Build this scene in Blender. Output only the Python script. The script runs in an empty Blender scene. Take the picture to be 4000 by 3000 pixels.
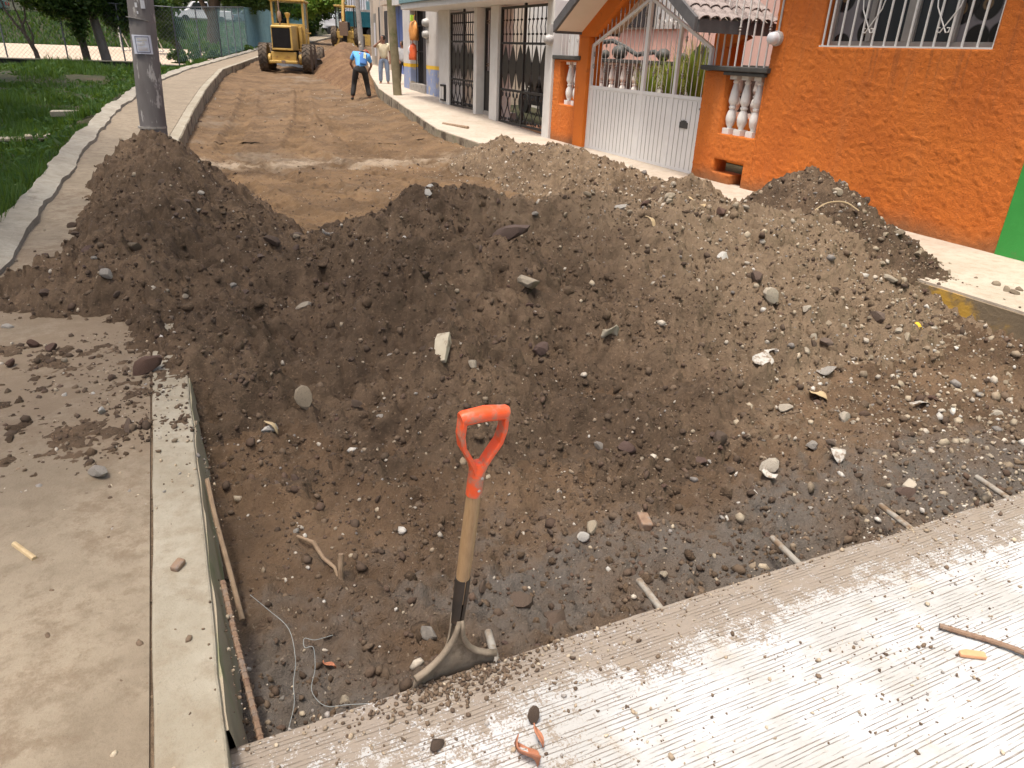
import bpy, bmesh, math, random
import numpy as np
from mathutils import Vector, Matrix, Euler

random.seed(7)
rng = np.random.default_rng(7)
S = bpy.context.scene
COL = S.collection
rad = math.radians
PI = math.pi

# ------------------------------------------------------------------ camera
EYE = 1.62
TH, RO, YAW = rad(25.0), rad(2.4), rad(25.5)


def heading(v):
    x, y, z = v
    c, s = math.cos(YAW), math.sin(YAW)
    return Vector((x * c + y * s, -x * s + y * c, z))


_f = heading((0, math.cos(TH), -math.sin(TH)))
_r0 = Vector((1, 0, 0))
_u0 = Vector((0, math.sin(TH), math.cos(TH)))
_r = heading(_r0 * math.cos(RO) + _u0 * math.sin(RO))
_u = heading(-_r0 * math.sin(RO) + _u0 * math.cos(RO))
cd = bpy.data.cameras.new('camera')
cd.sensor_width = 36
cd.lens = 2780 / 4000 * 36
cd.clip_start = 0.05
cd.clip_end = 2000
cam = bpy.data.objects.new('camera', cd)
COL.objects.link(cam)
m = Matrix((_r, _u, -_f)).transposed().to_4x4()
m.translation = (0, 0, EYE)
cam.matrix_world = m
S.camera = cam

# ------------------------------------------------------------------ light
SUN_EL, SUN_AZ = rad(75), math.atan2(-0.80, -0.42)      # azimuth measured from +Y towards +X
tosun = Vector((math.sin(SUN_AZ) * math.cos(SUN_EL), math.cos(SUN_AZ) * math.cos(SUN_EL), math.sin(SUN_EL)))
w = bpy.data.worlds.new('World')
S.world = w
w.use_nodes = True
wn = w.node_tree
bg = wn.nodes['Background']
sk = wn.nodes.new('ShaderNodeTexSky')
sk.sky_type = 'NISHITA'
sk.sun_disc = False
sk.sun_elevation = SUN_EL
sk.sun_rotation = SUN_AZ
sk.air_density = 1.0
sk.dust_density = 7.0
sk.ozone_density = 0.3
wn.links.new(sk.outputs[0], bg.inputs[0])
bg.inputs[1].default_value = 0.15
sd = bpy.data.lights.new('sun', 'SUN')
sd.energy = 2.3
sd.angle = rad(9.0)
sd.color = (1.0, 0.95, 0.87)
sun = bpy.data.objects.new('sun', sd)
COL.objects.link(sun)
sun.rotation_euler = tosun.to_track_quat('Z', 'Y').to_euler()
S.view_settings.view_transform = 'Standard'
S.view_settings.look = 'None'
S.view_settings.gamma = 1
S.view_settings.exposure = 0.55
S.cycles.max_bounces = 6
S.cycles.diffuse_bounces = 4
S.cycles.transparent_max_bounces = 12
S.cycles.use_denoising = True

# ------------------------------------------------------------------ helpers
MATS = {}


def NN(nt, t, props=None, **inp):
    n = nt.nodes.new(t)
    for k, v in (props or {}).items():
        setattr(n, k, v)
    for k, v in inp.items():
        s = n.inputs[int(k[1:])] if (k[0] == 'i' and k[1:].isdigit()) else n.inputs[k.replace('_', ' ')]
        if isinstance(v, bpy.types.NodeSocket):
            nt.links.new(v, s)
        else:
            s.default_value = v
    return n


def c4(c):
    return (c[0], c[1], c[2], 1.0)


def mixc(nt, fac, a, b, mode='MIX'):
    n = NN(nt, 'ShaderNodeMix', {'data_type': 'RGBA', 'blend_type': mode})
    for i, v in ((0, fac), (6, a), (7, b)):
        if isinstance(v, bpy.types.NodeSocket):
            nt.links.new(v, n.inputs[i])
        else:
            n.inputs[i].default_value = v if i == 0 else c4(v)
    return n.outputs[2]


def mth(nt, op, a, b=0.0, c=None):
    n = nt.nodes.new('ShaderNodeMath')
    n.operation = op
    for i, v in enumerate((a, b) if c is None else (a, b, c)):
        if isinstance(v, bpy.types.NodeSocket):
            nt.links.new(v, n.inputs[i])
        else:
            n.inputs[i].default_value = v
    return n.outputs[0]


def rng_(nt, v, a, b, c=0.0, d=1.0):
    n = NN(nt, 'ShaderNodeMapRange', None, Value=v, From_Min=a, From_Max=b, To_Min=c, To_Max=d)
    n.interpolation_type = 'SMOOTHSTEP'
    return n.outputs[0]


def noise(nt, vec, scale, detail=4, rough=0.6, dist=0.0):
    return NN(nt, 'ShaderNodeTexNoise', None, Vector=vec, Scale=scale, Detail=detail, Roughness=rough, Distortion=dist).outputs[0]


def ramp(nt, fac, stops):
    n = nt.nodes.new('ShaderNodeValToRGB')
    nt.links.new(fac, n.inputs[0])
    e = n.color_ramp.elements
    while len(e) < len(stops):
        e.new(0.5)
    for i, (p, c) in enumerate(stops):
        e[i].position = p
        e[i].color = c4(c)
    return n.outputs[0]


def newmat(name):
    mt = bpy.data.materials.new(name)
    mt.use_nodes = True
    nt = mt.node_tree
    MATS[name] = mt
    b = nt.nodes['Principled BSDF']
    tc = nt.nodes.new('ShaderNodeTexCoord')
    return mt, nt, b, tc.outputs['Object']


def setbump(nt, b, h, strength, dist):
    n = NN(nt, 'ShaderNodeBump', None, Height=h, Strength=strength, Distance=dist)
    nt.links.new(n.outputs[0], b.inputs['Normal'])


def surf(name, cols, scale=3.0, rough=0.8, bump=None, dirt=None, metal=0.0, detail=5, spec=0.4, streak=None, coat=0.0):
    mt, nt, b, vec = newmat(name)
    if streak:
        vec = NN(nt, 'ShaderNodeVectorMath', {'operation': 'MULTIPLY'}, i0=vec, i1=streak).outputs[0]
    n = noise(nt, vec, scale, detail, 0.62)
    k = len(cols)
    if k == 1:
        c = cols[0]
        cols = [tuple(x * 0.88 for x in c), tuple(min(1, x * 1.1) for x in c)]
        k = 2
    col = ramp(nt, n, [(0.3 + 0.4 * i / (k - 1), c) for i, c in enumerate(cols)])
    if dirt:
        dc, ds, lo, hi = dirt[:4]
        dn = noise(nt, vec, ds, 6, 0.65)
        f = rng_(nt, dn, lo, hi)
        col = mixc(nt, f, col, dc)
    nt.links.new(col, b.inputs['Base Color'])
    b.inputs['Roughness'].default_value = rough
    b.inputs['Metallic'].default_value = metal
    b.inputs['Specular IOR Level'].default_value = spec
    if coat:
        b.inputs['Coat Weight'].default_value = coat
    if bump:
        setbump(nt, b, noise(nt, vec, bump[0], 5, 0.65), bump[1], bump[2])
    return mt


class MB:
    def __init__(s):
        s.v = []
        s.f = []

    def add(s, vs, fs):
        k = len(s.v)
        s.v += [tuple(v) for v in vs]
        s.f += [tuple(i + k for i in f) for f in fs]
        return s

    def box(s, x0, x1, y0, y1, z0, z1):
        vs = [(x, y, z) for z in (z0, z1) for y in (y0, y1) for x in (x0, x1)]
        return s.add(vs, [(0, 2, 3, 1), (4, 5, 7, 6), (0, 1, 5, 4), (2, 6, 7, 3), (0, 4, 6, 2), (1, 3, 7, 5)])

    def obox(s, c, size, rot=(0, 0, 0)):
        R = Euler(rot).to_matrix() if not isinstance(rot, Matrix) else rot
        c = Vector(c)
        h = [q / 2 for q in size]
        vs = [c + R @ Vector((x * h[0], y * h[1], z * h[2])) for z in (-1, 1) for y in (-1, 1) for x in (-1, 1)]
        return s.add(vs, [(0, 2, 3, 1), (4, 5, 7, 6), (0, 1, 5, 4), (2, 6, 7, 3), (0, 4, 6, 2), (1, 3, 7, 5)])

    def bar(s, p0, p1, w, h=None, up=(0, 0, 1)):
        p0, p1 = Vector(p0), Vector(p1)
        h = h or w
        d = (p1 - p0)
        L = d.length
        d.normalize()
        a = d.cross(Vector(up))
        if a.length < 1e-4:
            a = d.cross(Vector((0, 1, 0)))
        a.normalize()
        b = a.cross(d)
        R = Matrix((a, d, b)).transposed()
        return s.obox((p0 + p1) / 2, (w, L, h), R)

    def tube(s, path, r, n=8, caps=True):
        path = [Vector(p) for p in path]
        rs = r if hasattr(r, '__len__') else [r] * len(path)
        vs = []
        fs = []
        prev = None
        for i, p in enumerate(path):
            t = (path[min(i + 1, len(path) - 1)] - path[max(i - 1, 0)]).normalized()
            if prev is None:
                a = t.cross(Vector((0, 0, 1)))
                if a.length < 1e-3:
                    a = t.cross(Vector((0, 1, 0)))
            else:
                a = prev - t * prev.dot(t)
            a.normalize()
            prev = a
            b = t.cross(a)
            for k in range(n):
                q = 2 * PI * k / n
                vs.append(p + (a * math.cos(q) + b * math.sin(q)) * rs[i])
        for i in range(len(path) - 1):
            for k in range(n):
                fs.append((i * n + k, i * n + (k + 1) % n, (i + 1) * n + (k + 1) % n, (i + 1) * n + k))
        if caps:
            fs.append(tuple(range(n - 1, -1, -1)))
            fs.append(tuple((len(path) - 1) * n + k for k in range(n)))
        return s.add(vs, fs)

    def cyl(s, p0, p1, r0, r1=None, n=12):
        return s.tube([p0, p1], [r0, r0 if r1 is None else r1], n)

    def lathe(s, prof, n=12, o=(0, 0, 0), R=None):
        o = Vector(o)
        vs = []
        fs = []
        for r, z in prof:
            for k in range(n):
                q = 2 * PI * k / n
                p = Vector((r * math.cos(q), r * math.sin(q), z))
                vs.append(o + (R @ p if R else p))
        m_ = len(prof)
        for i in range(m_ - 1):
            for k in range(n):
                fs.append((i * n + k, i * n + (k + 1) % n, (i + 1) * n + (k + 1) % n, (i + 1) * n + k))
        fs.append(tuple(range(n - 1, -1, -1)))
        fs.append(tuple((m_ - 1) * n + k for k in range(n)))
        return s.add(vs, fs)

    def prism(s, poly, ax, t0, t1):
        k = len(poly)

        def P(a, b, t):
            return {'x': (t, a, b), 'y': (a, t, b), 'z': (a, b, t)}[ax]
        vs = [P(a, b, t0) for a, b in poly] + [P(a, b, t1) for a, b in poly]
        fs = [tuple(range(k - 1, -1, -1)), tuple(range(k, 2 * k))]
        fs += [(i, (i + 1) % k, k + (i + 1) % k, k + i) for i in range(k)]
        return s.add(vs, fs)

    def ell(s, c, r, n=10, m_=7):
        prof = []
        for i in range(m_ + 1):
            q = PI * i / m_
            prof.append((max(1e-4, math.sin(q)), -math.cos(q)))
        R = Matrix.Diagonal(Vector(r))
        return s.lathe(prof, n, c, R)

    def build(s, name, mat_, parent=None, smooth=False, local=False, bevel=0, recalc=True):
        me = bpy.data.meshes.new(name)
        me.from_pydata(s.v, [], s.f)
        if recalc:
            bm = bmesh.new()
            bm.from_mesh(me)
            bmesh.ops.recalc_face_normals(bm, faces=bm.faces)
            bm.to_mesh(me)
            bm.free()
        return link(name, me, mat_, parent, smooth, local, bevel)


def link(name, me, mat_, parent=None, smooth=False, local=False, bevel=0):
    o = bpy.data.objects.new(name, me)
    COL.objects.link(o)
    if mat_ is not None:
        me.materials.append(MATS[mat_] if isinstance(mat_, str) else mat_)
    if smooth:
        me.polygons.foreach_set('use_smooth', [True] * len(me.polygons))
        if smooth != 'all':
            try:
                me.set_sharp_from_angle(angle=rad(40))
            except Exception:
                pass
    if bevel:
        md = o.modifiers.new('bevel', 'BEVEL')
        md.width = bevel
        md.segments = 2
        md.limit_method = 'ANGLE'
    if parent is not None:
        o.parent = parent
        if parent.type == 'EMPTY' and not local:
            o.matrix_parent_inverse = parent.matrix_basis.inverted()
    return o


def tag(o, label=None, cat=None, group=None, kind=None):
    for k, v in (('label', label), ('category', cat), ('group', group), ('kind', kind)):
        if v:
            o[k] = v
    return o


def thing(name, label, cat, loc=(0, 0, 0), rz=0.0, group=None):
    o = bpy.data.objects.new(name, None)
    COL.objects.link(o)
    o.empty_display_size = 0.2
    o.location = loc
    o.rotation_euler = (0, 0, rz)
    return tag(o, label, cat, group)


def copy_tree(o, parent=None):
    c = o.copy()
    COL.objects.link(c)
    if parent is not None:
        c.parent = parent
    for ch in list(o.children):
        copy_tree(ch, c)
    return c


def npmesh(name, V, F, mat_, smooth=False, cols=None, parent=None):
    """fast mesh from numpy arrays; F is (n,3) or (n,4)"""
    me = bpy.data.meshes.new(name)
    k = F.shape[1]
    me.vertices.add(len(V))
    me.vertices.foreach_set('co', np.ascontiguousarray(V, dtype=np.float32).ravel())
    me.loops.add(F.size)
    me.loops.foreach_set('vertex_index', np.ascontiguousarray(F, dtype=np.int32).ravel())
    me.polygons.add(len(F))
    me.polygons.foreach_set('loop_start', np.arange(0, F.size, k, dtype=np.int32))
    me.polygons.foreach_set('loop_total', np.full(len(F), k, dtype=np.int32))
    if smooth:
        me.polygons.foreach_set('use_smooth', np.ones(len(F), dtype=bool))
    me.update(calc_edges=True)
    if cols is not None:
        a = me.color_attributes.new('tint', 'FLOAT_COLOR', 'POINT')
        c = np.ones((len(V), 4), dtype=np.float32)
        c[:, :3] = cols
        a.data.foreach_set('color', c.ravel())
    return link(name, me, mat_, parent)


# value noise on numpy arrays
def vnoise(x, y, seed=0):
    ix = np.floor(x).astype(np.int64)
    iy = np.floor(y).astype(np.int64)
    fx = x - ix
    fy = y - iy
    fx = fx * fx * fx * (fx * (fx * 6 - 15) + 10)
    fy = fy * fy * fy * (fy * (fy * 6 - 15) + 10)

    def hsh(a, b):
        h = (a * 374761393 + b * 668265263 + seed * 1442695041) & 0x7fffffff
        h = ((h ^ (h >> 13)) * 1274126177) & 0x7fffffff
        h = h ^ (h >> 16)
        return (h & 0xffff) / 65535.0
    a = hsh(ix, iy)
    b = hsh(ix + 1, iy)
    c = hsh(ix, iy + 1)
    d = hsh(ix + 1, iy + 1)
    return (a * (1 - fx) + b * fx) * (1 - fy) + (c * (1 - fx) + d * fx) * fy - 0.5


def fbm(x, y, s, octv=4, seed=0, gain=0.5):
    r = 0
    a = 1.0
    for i in range(octv):
        r = r + a * vnoise(x * s + 17.3 * i, y * s - 9.1 * i, seed + i)
        a *= gain
        s *= 2.03
    return r


def polyat(pts, y, k=0):
    a = np.array(pts, float)
    return np.interp(y, a[:, 1], a[:, 2] if k else a[:, 0])


# ------------------------------------------------------------------ materials
def mat_soil(name, dark, light, orange=None, wet=0.0, far=False):
    mt, nt, b, vec = newmat(name)
    n1 = noise(nt, vec, 1.3, 5, 0.6)
    n2 = noise(nt, vec, 9.0, 6, 0.7)
    n3 = noise(nt, vec, 60.0, 4, 0.7)
    col = mixc(nt, rng_(nt, n1, 0.35, 0.68), dark, light)
    col = mixc(nt, rng_(nt, n2, 0.35, 0.7, 0.0, 0.75), col, tuple(c * 0.62 for c in dark))
    col = mixc(nt, rng_(nt, n3, 0.58, 0.72, 0.0, 0.7), col, tuple(min(1, c * 1.75) for c in light))
    if orange:
        col = mixc(nt, rng_(nt, noise(nt, vec, 0.8, 4, 0.6), 0.5, 0.68, 0, 0.8), col, orange)
    nt.links.new(col, b.inputs['Base Color'])
    b.inputs['Roughness'].default_value = 0.92
    b.inputs['Specular IOR Level'].default_value = 0.25
    h = mth(nt, 'ADD', mth(nt, 'MULTIPLY', noise(nt, vec, 38, 5, 0.75), 1.0), mth(nt, 'MULTIPLY', noise(nt, vec, 140, 3, 0.7), 0.45))
    setbump(nt, b, h, 0.9, 0.02)
    return mt


def mat_road():
    """graded earth: grey-brown sub-base by the cut slab, orange-brown clay farther on"""
    mt, nt, b, vec = newmat('road_earth')
    sep = NN(nt, 'ShaderNodeSeparateXYZ', None, Vector=vec)
    n1 = noise(nt, vec, 1.1, 5, 0.6)
    n2 = noise(nt, vec, 6.0, 6, 0.7)
    n3 = noise(nt, vec, 55.0, 4, 0.7)
    near = mixc(nt, rng_(nt, n1, 0.38, 0.64), (0.108, 0.069, 0.041), (0.172, 0.112, 0.067))
    grey = mixc(nt, n2, (0.090, 0.076, 0.064), (0.165, 0.143, 0.122))
    yy = mth(nt, 'ADD', sep.outputs[1], mth(nt, 'MULTIPLY', mth(nt, 'SUBTRACT', n2, 0.5), 1.5))
    near = mixc(nt, mth(nt, 'MULTIPLY', rng_(nt, yy, 2.35, 1.75), rng_(nt, n1, 0.36, 0.56)), near, grey)
    far = mixc(nt, rng_(nt, n1, 0.36, 0.66), (0.122, 0.076, 0.040), (0.200, 0.126, 0.067))
    far = mixc(nt, rng_(nt, noise(nt, vec, 0.45, 6, 0.68), 0.53, 0.66, 0, 0.75), far, (0.20, 0.158, 0.115))
    band = mth(nt, 'ADD', sep.outputs[1], mth(nt, 'MULTIPLY', mth(nt, 'SUBTRACT', n2, 0.5), 1.6))
    bf = mth(nt, 'MULTIPLY', mth(nt, 'MULTIPLY', rng_(nt, band, 11.3, 11.8), rng_(nt, band, 12.6, 12.0)), rng_(nt, n1, 0.38, 0.55))
    far = mixc(nt, mth(nt, 'MULTIPLY', bf, 0.8), far, (0.36, 0.29, 0.21))
    col = mixc(nt, rng_(nt, sep.outputs[1], 4.0, 6.0), near, far)
    col = mixc(nt, rng_(nt, n2, 0.42, 0.75, 0, 0.6), col, (0.075, 0.05, 0.032))
    col = mixc(nt, rng_(nt, n3, 0.6, 0.74, 0, 0.55), col, (0.34, 0.28, 0.21))
    nt.links.new(col, b.inputs['Base Color'])
    b.inputs['Roughness'].default_value = 0.9
    b.inputs['Specular IOR Level'].default_value = 0.25
    h = mth(nt, 'ADD', noise(nt, vec, 30, 5, 0.75), mth(nt, 'MULTIPLY', noise(nt, vec, 120, 3, 0.7), 0.45))
    setbump(nt, b, h, 0.8, 0.018)
    return mt


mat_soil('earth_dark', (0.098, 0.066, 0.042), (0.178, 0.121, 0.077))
mat_soil('earth_dry', (0.150, 0.104, 0.066), (0.255, 0.184, 0.118))
mat_soil('earth_clay', (0.15, 0.085, 0.045), (0.24, 0.145, 0.075))
mat_road()

# stones: tint attribute for the joined gravel, object random for the single stones
mt, nt, b, vec = newmat('gravel')
at = NN(nt, 'ShaderNodeAttribute', {'attribute_name': 'tint'})
col = mixc(nt, rng_(nt, noise(nt, vec, 60, 4, 0.7), 0.45, 0.75, 0, 0.45), at.outputs[0], (0.09, 0.06, 0.04))
nt.links.new(col, b.inputs['Base Color'])
b.inputs['Roughness'].default_value = 0.9
b.inputs['Specular IOR Level'].default_value = 0.25
setbump(nt, b, noise(nt, vec, 120, 4, 0.7), 0.5, 0.006)


def mat_stone(name, stops, soil=0.5):
    mt, nt, b, vec = newmat(name)
    oi = nt.nodes.new('ShaderNodeObjectInfo')
    base = ramp(nt, oi.outputs['Random'], stops)
    n = noise(nt, vec, 9, 5, 0.65)
    col = mixc(nt, rng_(nt, n, 0.5, 0.72, 0, soil), base, (0.11, 0.075, 0.048))
    col = mixc(nt, rng_(nt, noise(nt, vec, 34, 3, 0.6), 0.55, 0.75, 0, 0.35), col, (0.36, 0.32, 0.27))
    nt.links.new(col, b.inputs['Base Color'])
    b.inputs['Roughness'].default_value = 0.88
    b.inputs['Specular IOR Level'].default_value = 0.3
    setbump(nt, b, noise(nt, vec, 26, 5, 0.7), 0.6, 0.02)


mat_stone('stone_dark', [(0, (0.085, 0.058, 0.043)), (0.4, (0.12, 0.085, 0.062)), (0.7, (0.105, 0.066, 0.055)), (1, (0.17, 0.13, 0.10))])
mat_stone('stone_pale', [(0, (0.24, 0.19, 0.135)), (0.5, (0.34, 0.28, 0.20)), (1, (0.42, 0.37, 0.30))])
mat_stone('stone_red', [(0, (0.125, 0.072, 0.052)), (1, (0.105, 0.062, 0.048))], 0.5)
mat_stone('stone_grey', [(0, (0.25, 0.225, 0.195)), (1, (0.40, 0.37, 0.33))], 0.5)
mat_stone('stone_white', [(0, (0.50, 0.475, 0.43)), (1, (0.58, 0.555, 0.51))], 0.4)


def mat_slab():
    mt, nt, b, vec = newmat('slab_concrete')
    sep = NN(nt, 'ShaderNodeSeparateXYZ', None, Vector=vec)
    X, Y = sep.outputs[0], sep.outputs[1]
    wob = noise(nt, NN(nt, 'ShaderNodeVectorMath', {'operation': 'MULTIPLY'}, i0=vec, i1=(1.6, 16.0, 1)).outputs[0], 1.0, 4, 0.6)
    ph = mth(nt, 'ADD', mth(nt, 'MULTIPLY', Y, 2 * PI / 0.0125), mth(nt, 'MULTIPLY', wob, 10.0))
    sn = mth(nt, 'SINE', ph)
    broken = noise(nt, NN(nt, 'ShaderNodeVectorMath', {'operation': 'MULTIPLY'}, i0=vec, i1=(5, 30, 1)).outputs[0], 1.2, 4, 0.65)
    groove = mth(nt, 'MULTIPLY', rng_(nt, sn, 0.72, 1.0), rng_(nt, broken, 0.40, 0.62))
    n1 = noise(nt, vec, 3.2, 6, 0.65)
    n2 = noise(nt, vec, 22, 6, 0.75)
    n3 = noise(nt, vec, 90, 4, 0.7)
    col = mixc(nt, rng_(nt, n1, 0.35, 0.65), (0.40, 0.39, 0.37), (0.52, 0.525, 0.53))
    col = mixc(nt, rng_(nt, noise(nt, vec, 5.5, 6, 0.7), 0.55, 0.72, 0, 0.55), col, (0.42, 0.36, 0.28))
    col = mixc(nt, mth(nt, 'MULTIPLY', groove, 0.85), col, (0.23, 0.175, 0.125))
    # soil trodden over the edge of the cut and over the kerb side
    edge = mth(nt, 'ADD', Y, mth(nt, 'MULTIPLY', mth(nt, 'SUBTRACT', n1, 0.5), 0.55))
    e1 = rng_(nt, edge, 1.0, 1.36)
    side = mth(nt, 'ADD', X, mth(nt, 'MULTIPLY', mth(nt, 'SUBTRACT', n1, 0.5), 1.0))
    e2 = rng_(nt, side, 1.3, 0.1)
    e = mth(nt, 'MAXIMUM', e1, mth(nt, 'MULTIPLY', e2, 0.75))
    thr = mth(nt, 'SUBTRACT', 0.64, mth(nt, 'MULTIPLY', e, 0.225))
    mixn = mth(nt, 'ADD', mth(nt, 'MULTIPLY', n2, 0.5), mth(nt, 'MULTIPLY', noise(nt, vec, 130, 5, 0.75), 0.5))
    f = rng_(nt, mth(nt, 'SUBTRACT', mixn, thr), -0.02, 0.035)
    soil = mixc(nt, n2, (0.165, 0.124, 0.088), (0.29, 0.235, 0.178))
    col = mixc(nt, mth(nt, 'MULTIPLY', f, 0.9), col, soil)
    nt.links.new(col, b.inputs['Base Color'])
    b.inputs['Roughness'].default_value = 0.85
    h = mth(nt, 'SUBTRACT', mth(nt, 'MULTIPLY', n3, 0.35), groove)
    setbump(nt, b, h, 0.8, 0.006)


mat_slab()


def mat_walk(name, c1, c2, c3, soil_amt):
    mt, nt, b, vec = newmat(name)
    n1 = noise(nt, vec, 1.6, 6, 0.68)
    n2 = noise(nt, vec, 11, 6, 0.75)
    n3 = noise(nt, vec, 75, 4, 0.7)
    col = mixc(nt, rng_(nt, n1, 0.34, 0.66), c1, c2)
    col = mixc(nt, rng_(nt, n2, 0.42, 0.7, 0, 0.7), col, c3)
    sy = NN(nt, 'ShaderNodeSeparateXYZ', None, Vector=vec).outputs[1]
    spill = mth(nt, 'MULTIPLY', rng_(nt, sy, 2.0, 3.3), rng_(nt, sy, 7.0, 5.0)) if name == 'walk_left' else 0.0
    fn = mth(nt, 'ADD', mth(nt, 'ADD', mth(nt, 'MULTIPLY', n1, 0.55), mth(nt, 'MULTIPLY', n2, 0.35)), mth(nt, 'MULTIPLY', n3, 0.10))
    f = rng_(nt, mth(nt, 'ADD', fn, mth(nt, 'MULTIPLY', spill, 0.10)), 0.54 - soil_amt, 0.66 - soil_amt)
    col = mixc(nt, mth(nt, 'MULTIPLY', f, 0.75), col, (0.175, 0.125, 0.08))
    col = mixc(nt, rng_(nt, n3, 0.62, 0.76, 0, 0.6), col, (0.09, 0.07, 0.05))
    nt.links.new(col, b.inputs['Base Color'])
    b.inputs['Roughness'].default_value = 0.88
    setbump(nt, b, mth(nt, 'ADD', n3, mth(nt, 'MULTIPLY', n2, 0.8)), 0.5, 0.008)


mat_walk('walk_left', (0.205, 0.162, 0.112), (0.295, 0.243, 0.174), (0.16, 0.123, 0.082), 0.045)
mat_walk('kerb_top', (0.27, 0.235, 0.172), (0.355, 0.32, 0.25), (0.22, 0.175, 0.118), -0.05)
mat_walk('kerb_old', (0.27, 0.24, 0.19), (0.36, 0.33, 0.27), (0.20, 0.172, 0.13), -0.02)
mat_walk('walk_right', (0.43, 0.365, 0.29), (0.52, 0.45, 0.37), (0.35, 0.28, 0.21), -0.10)
surf('kerb_face', [(0.20, 0.16, 0.11), (0.31, 0.26, 0.19), (0.22, 0.21, 0.13)], 3.5, 0.9, (30, 0.7, 0.012), ((0.10, 0.075, 0.05), 2.2, 0.48, 0.62))
surf('kerb_face_moss', [(0.33, 0.275, 0.195), (0.43, 0.36, 0.26)], 6, 0.9, (40, 0.5, 0.006), ((0.24, 0.25, 0.13), 3.0, 0.48, 0.70))
surf('kerb_yellow', [(0.17, 0.13, 0.085), (0.24, 0.18, 0.11)], 3, 0.9, (30, 0.6, 0.012), ((0.50, 0.30, 0.05), 1.7, 0.50, 0.60))
surf('grass_earth', [(0.022, 0.026, 0.012), (0.040, 0.042, 0.018), (0.06, 0.046, 0.027)], 0.6, 0.95, (8, 0.8, 0.1))
surf('court_sand', [(0.44, 0.345, 0.25), (0.52, 0.42, 0.32)], 0.15, 0.95)
surf('orange_post', [(0.56, 0.138, 0.012), (0.65, 0.172, 0.016)], 2.5, 0.75, (60, 0.3, 0.006), ((0.38, 0.10, 0.018), 5, 0.55, 0.75))


def mat_stucco():
    mt, nt, b, vec = newmat('orange_stucco')
    sep = NN(nt, 'ShaderNodeSeparateXYZ', None, Vector=vec)
    n1 = noise(nt, vec, 1.3, 4, 0.6)
    n2 = noise(nt, vec, 19, 6, 0.72)
    n3 = noise(nt, vec, 70, 4, 0.7)
    col = mixc(nt, rng_(nt, n1, 0.35, 0.65), (0.57, 0.140, 0.012), (0.66, 0.175, 0.017))
    col = mixc(nt, rng_(nt, noise(nt, vec, 42, 5, 0.75), 0.44, 0.34, 0, 0.55), col, (0.24, 0.055, 0.010))
    fade = noise(nt, NN(nt, 'ShaderNodeVectorMath', {'operation': 'MULTIPLY'}, i0=vec, i1=(1, 2.2, .45)).outputs[0], 1.6, 5, .6)
    col = mixc(nt, rng_(nt, fade, 0.50, 0.72, 0, 0.22), col, (0.50, 0.19, 0.06))
    drip = noise(nt, NN(nt, 'ShaderNodeVectorMath', {'operation': 'MULTIPLY'}, i0=vec, i1=(1, 14, .5)).outputs[0], 1.0, 4, .6)
    col = mixc(nt, mth(nt, 'MULTIPLY', mth(nt, 'MULTIPLY', rng_(nt, drip, 0.52, 0.68), rng_(nt, sep.outputs[2], 0.9, 1.8)), 0.35), col, (0.22, 0.075, 0.025))
    moss = mth(nt, 'ADD', sep.outputs[2], mth(nt, 'MULTIPLY', mth(nt, 'SUBTRACT', n1, 0.5), 0.3))
    col = mixc(nt, mth(nt, 'MULTIPLY', rng_(nt, moss, 0.34, 0.08), 0.7), col, (0.16, 0.095, 0.045))
    nt.links.new(col, b.inputs['Base Color'])
    b.inputs['Roughness'].default_value = 0.8
    setbump(nt, b, mth(nt, 'ADD', n2, mth(nt, 'MULTIPLY', n3, 0.5)), 0.8, 0.03)


mat_stucco()
surf('green_wall', [(0.035, 0.26, 0.045), (0.045, 0.31, 0.06)], 3, 0.6, (40, 0.35, 0.006), ((0.12, 0.20, 0.07), 4, 0.56, 0.75))
surf('white_paint', [(0.60, 0.58, 0.54), (0.68, 0.67, 0.64)], 4, 0.6, (30, 0.15, 0.004), ((0.55, 0.50, 0.43), 3, 0.60, 0.8))
surf('white_metal', [(0.70, 0.695, 0.68), (0.75, 0.745, 0.73)], 5, 0.4, None, ((0.42, 0.17, 0.05), 9, 0.69, 0.76))
surf('white_iron', [(0.68, 0.66, 0.62), (0.75, 0.73, 0.69)], 8, 0.5)
surf('white_plaster', [(0.72, 0.70, 0.66), (0.79, 0.77, 0.73)], 10, 0.7, (40, 0.2, 0.004), ((0.5, 0.46, 0.40), 7, 0.6, 0.75))
surf('black_iron', [(0.014, 0.013, 0.013), (0.026, 0.024, 0.023)], 12, 0.45)
surf('dark_sheet', [(0.020, 0.017, 0.015), (0.034, 0.028, 0.024)], 4, 0.4)
surf('ledge_dark', [(0.045, 0.045, 0.042), (0.085, 0.082, 0.075)], 9, 0.75, (40, 0.4, 0.006))
surf('roof_grey', [(0.085, 0.082, 0.083), (0.125, 0.12, 0.12)], 7, 0.8, (30, 0.3, 0.006))
surf('tile', [(0.23, 0.19, 0.175), (0.31, 0.26, 0.24), (0.19, 0.155, 0.14)], 9, 0.8, (40, 0.5, 0.008), ((0.16, 0.13, 0.12), 14, 0.58, 0.72))
surf('cream', [(0.66, 0.56, 0.45), (0.72, 0.62, 0.51)], 2, 0.75, (60, 0.15, 0.004))
surf('pink', [(0.68, 0.42, 0.34), (0.74, 0.47, 0.39)], 2, 0.8, (50, 0.2, 0.004))
surf('shop_white', [(0.54, 0.50, 0.46), (0.64, 0.61, 0.57)], 2.2, 0.8, (40, 0.3, 0.006), ((0.42, 0.36, 0.29), 1.8, 0.58, 0.72))
surf('shop_yellow', [(0.72, 0.43, 0.03), (0.80, 0.52, 0.05)], 5, 0.7)
surf('shop_blue', [(0.22, 0.27, 0.44), (0.30, 0.35, 0.50)], 3, 0.8, (40, 0.3, 0.006), ((0.50, 0.42, 0.30), 4.0, 0.53, 0.64))
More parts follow.
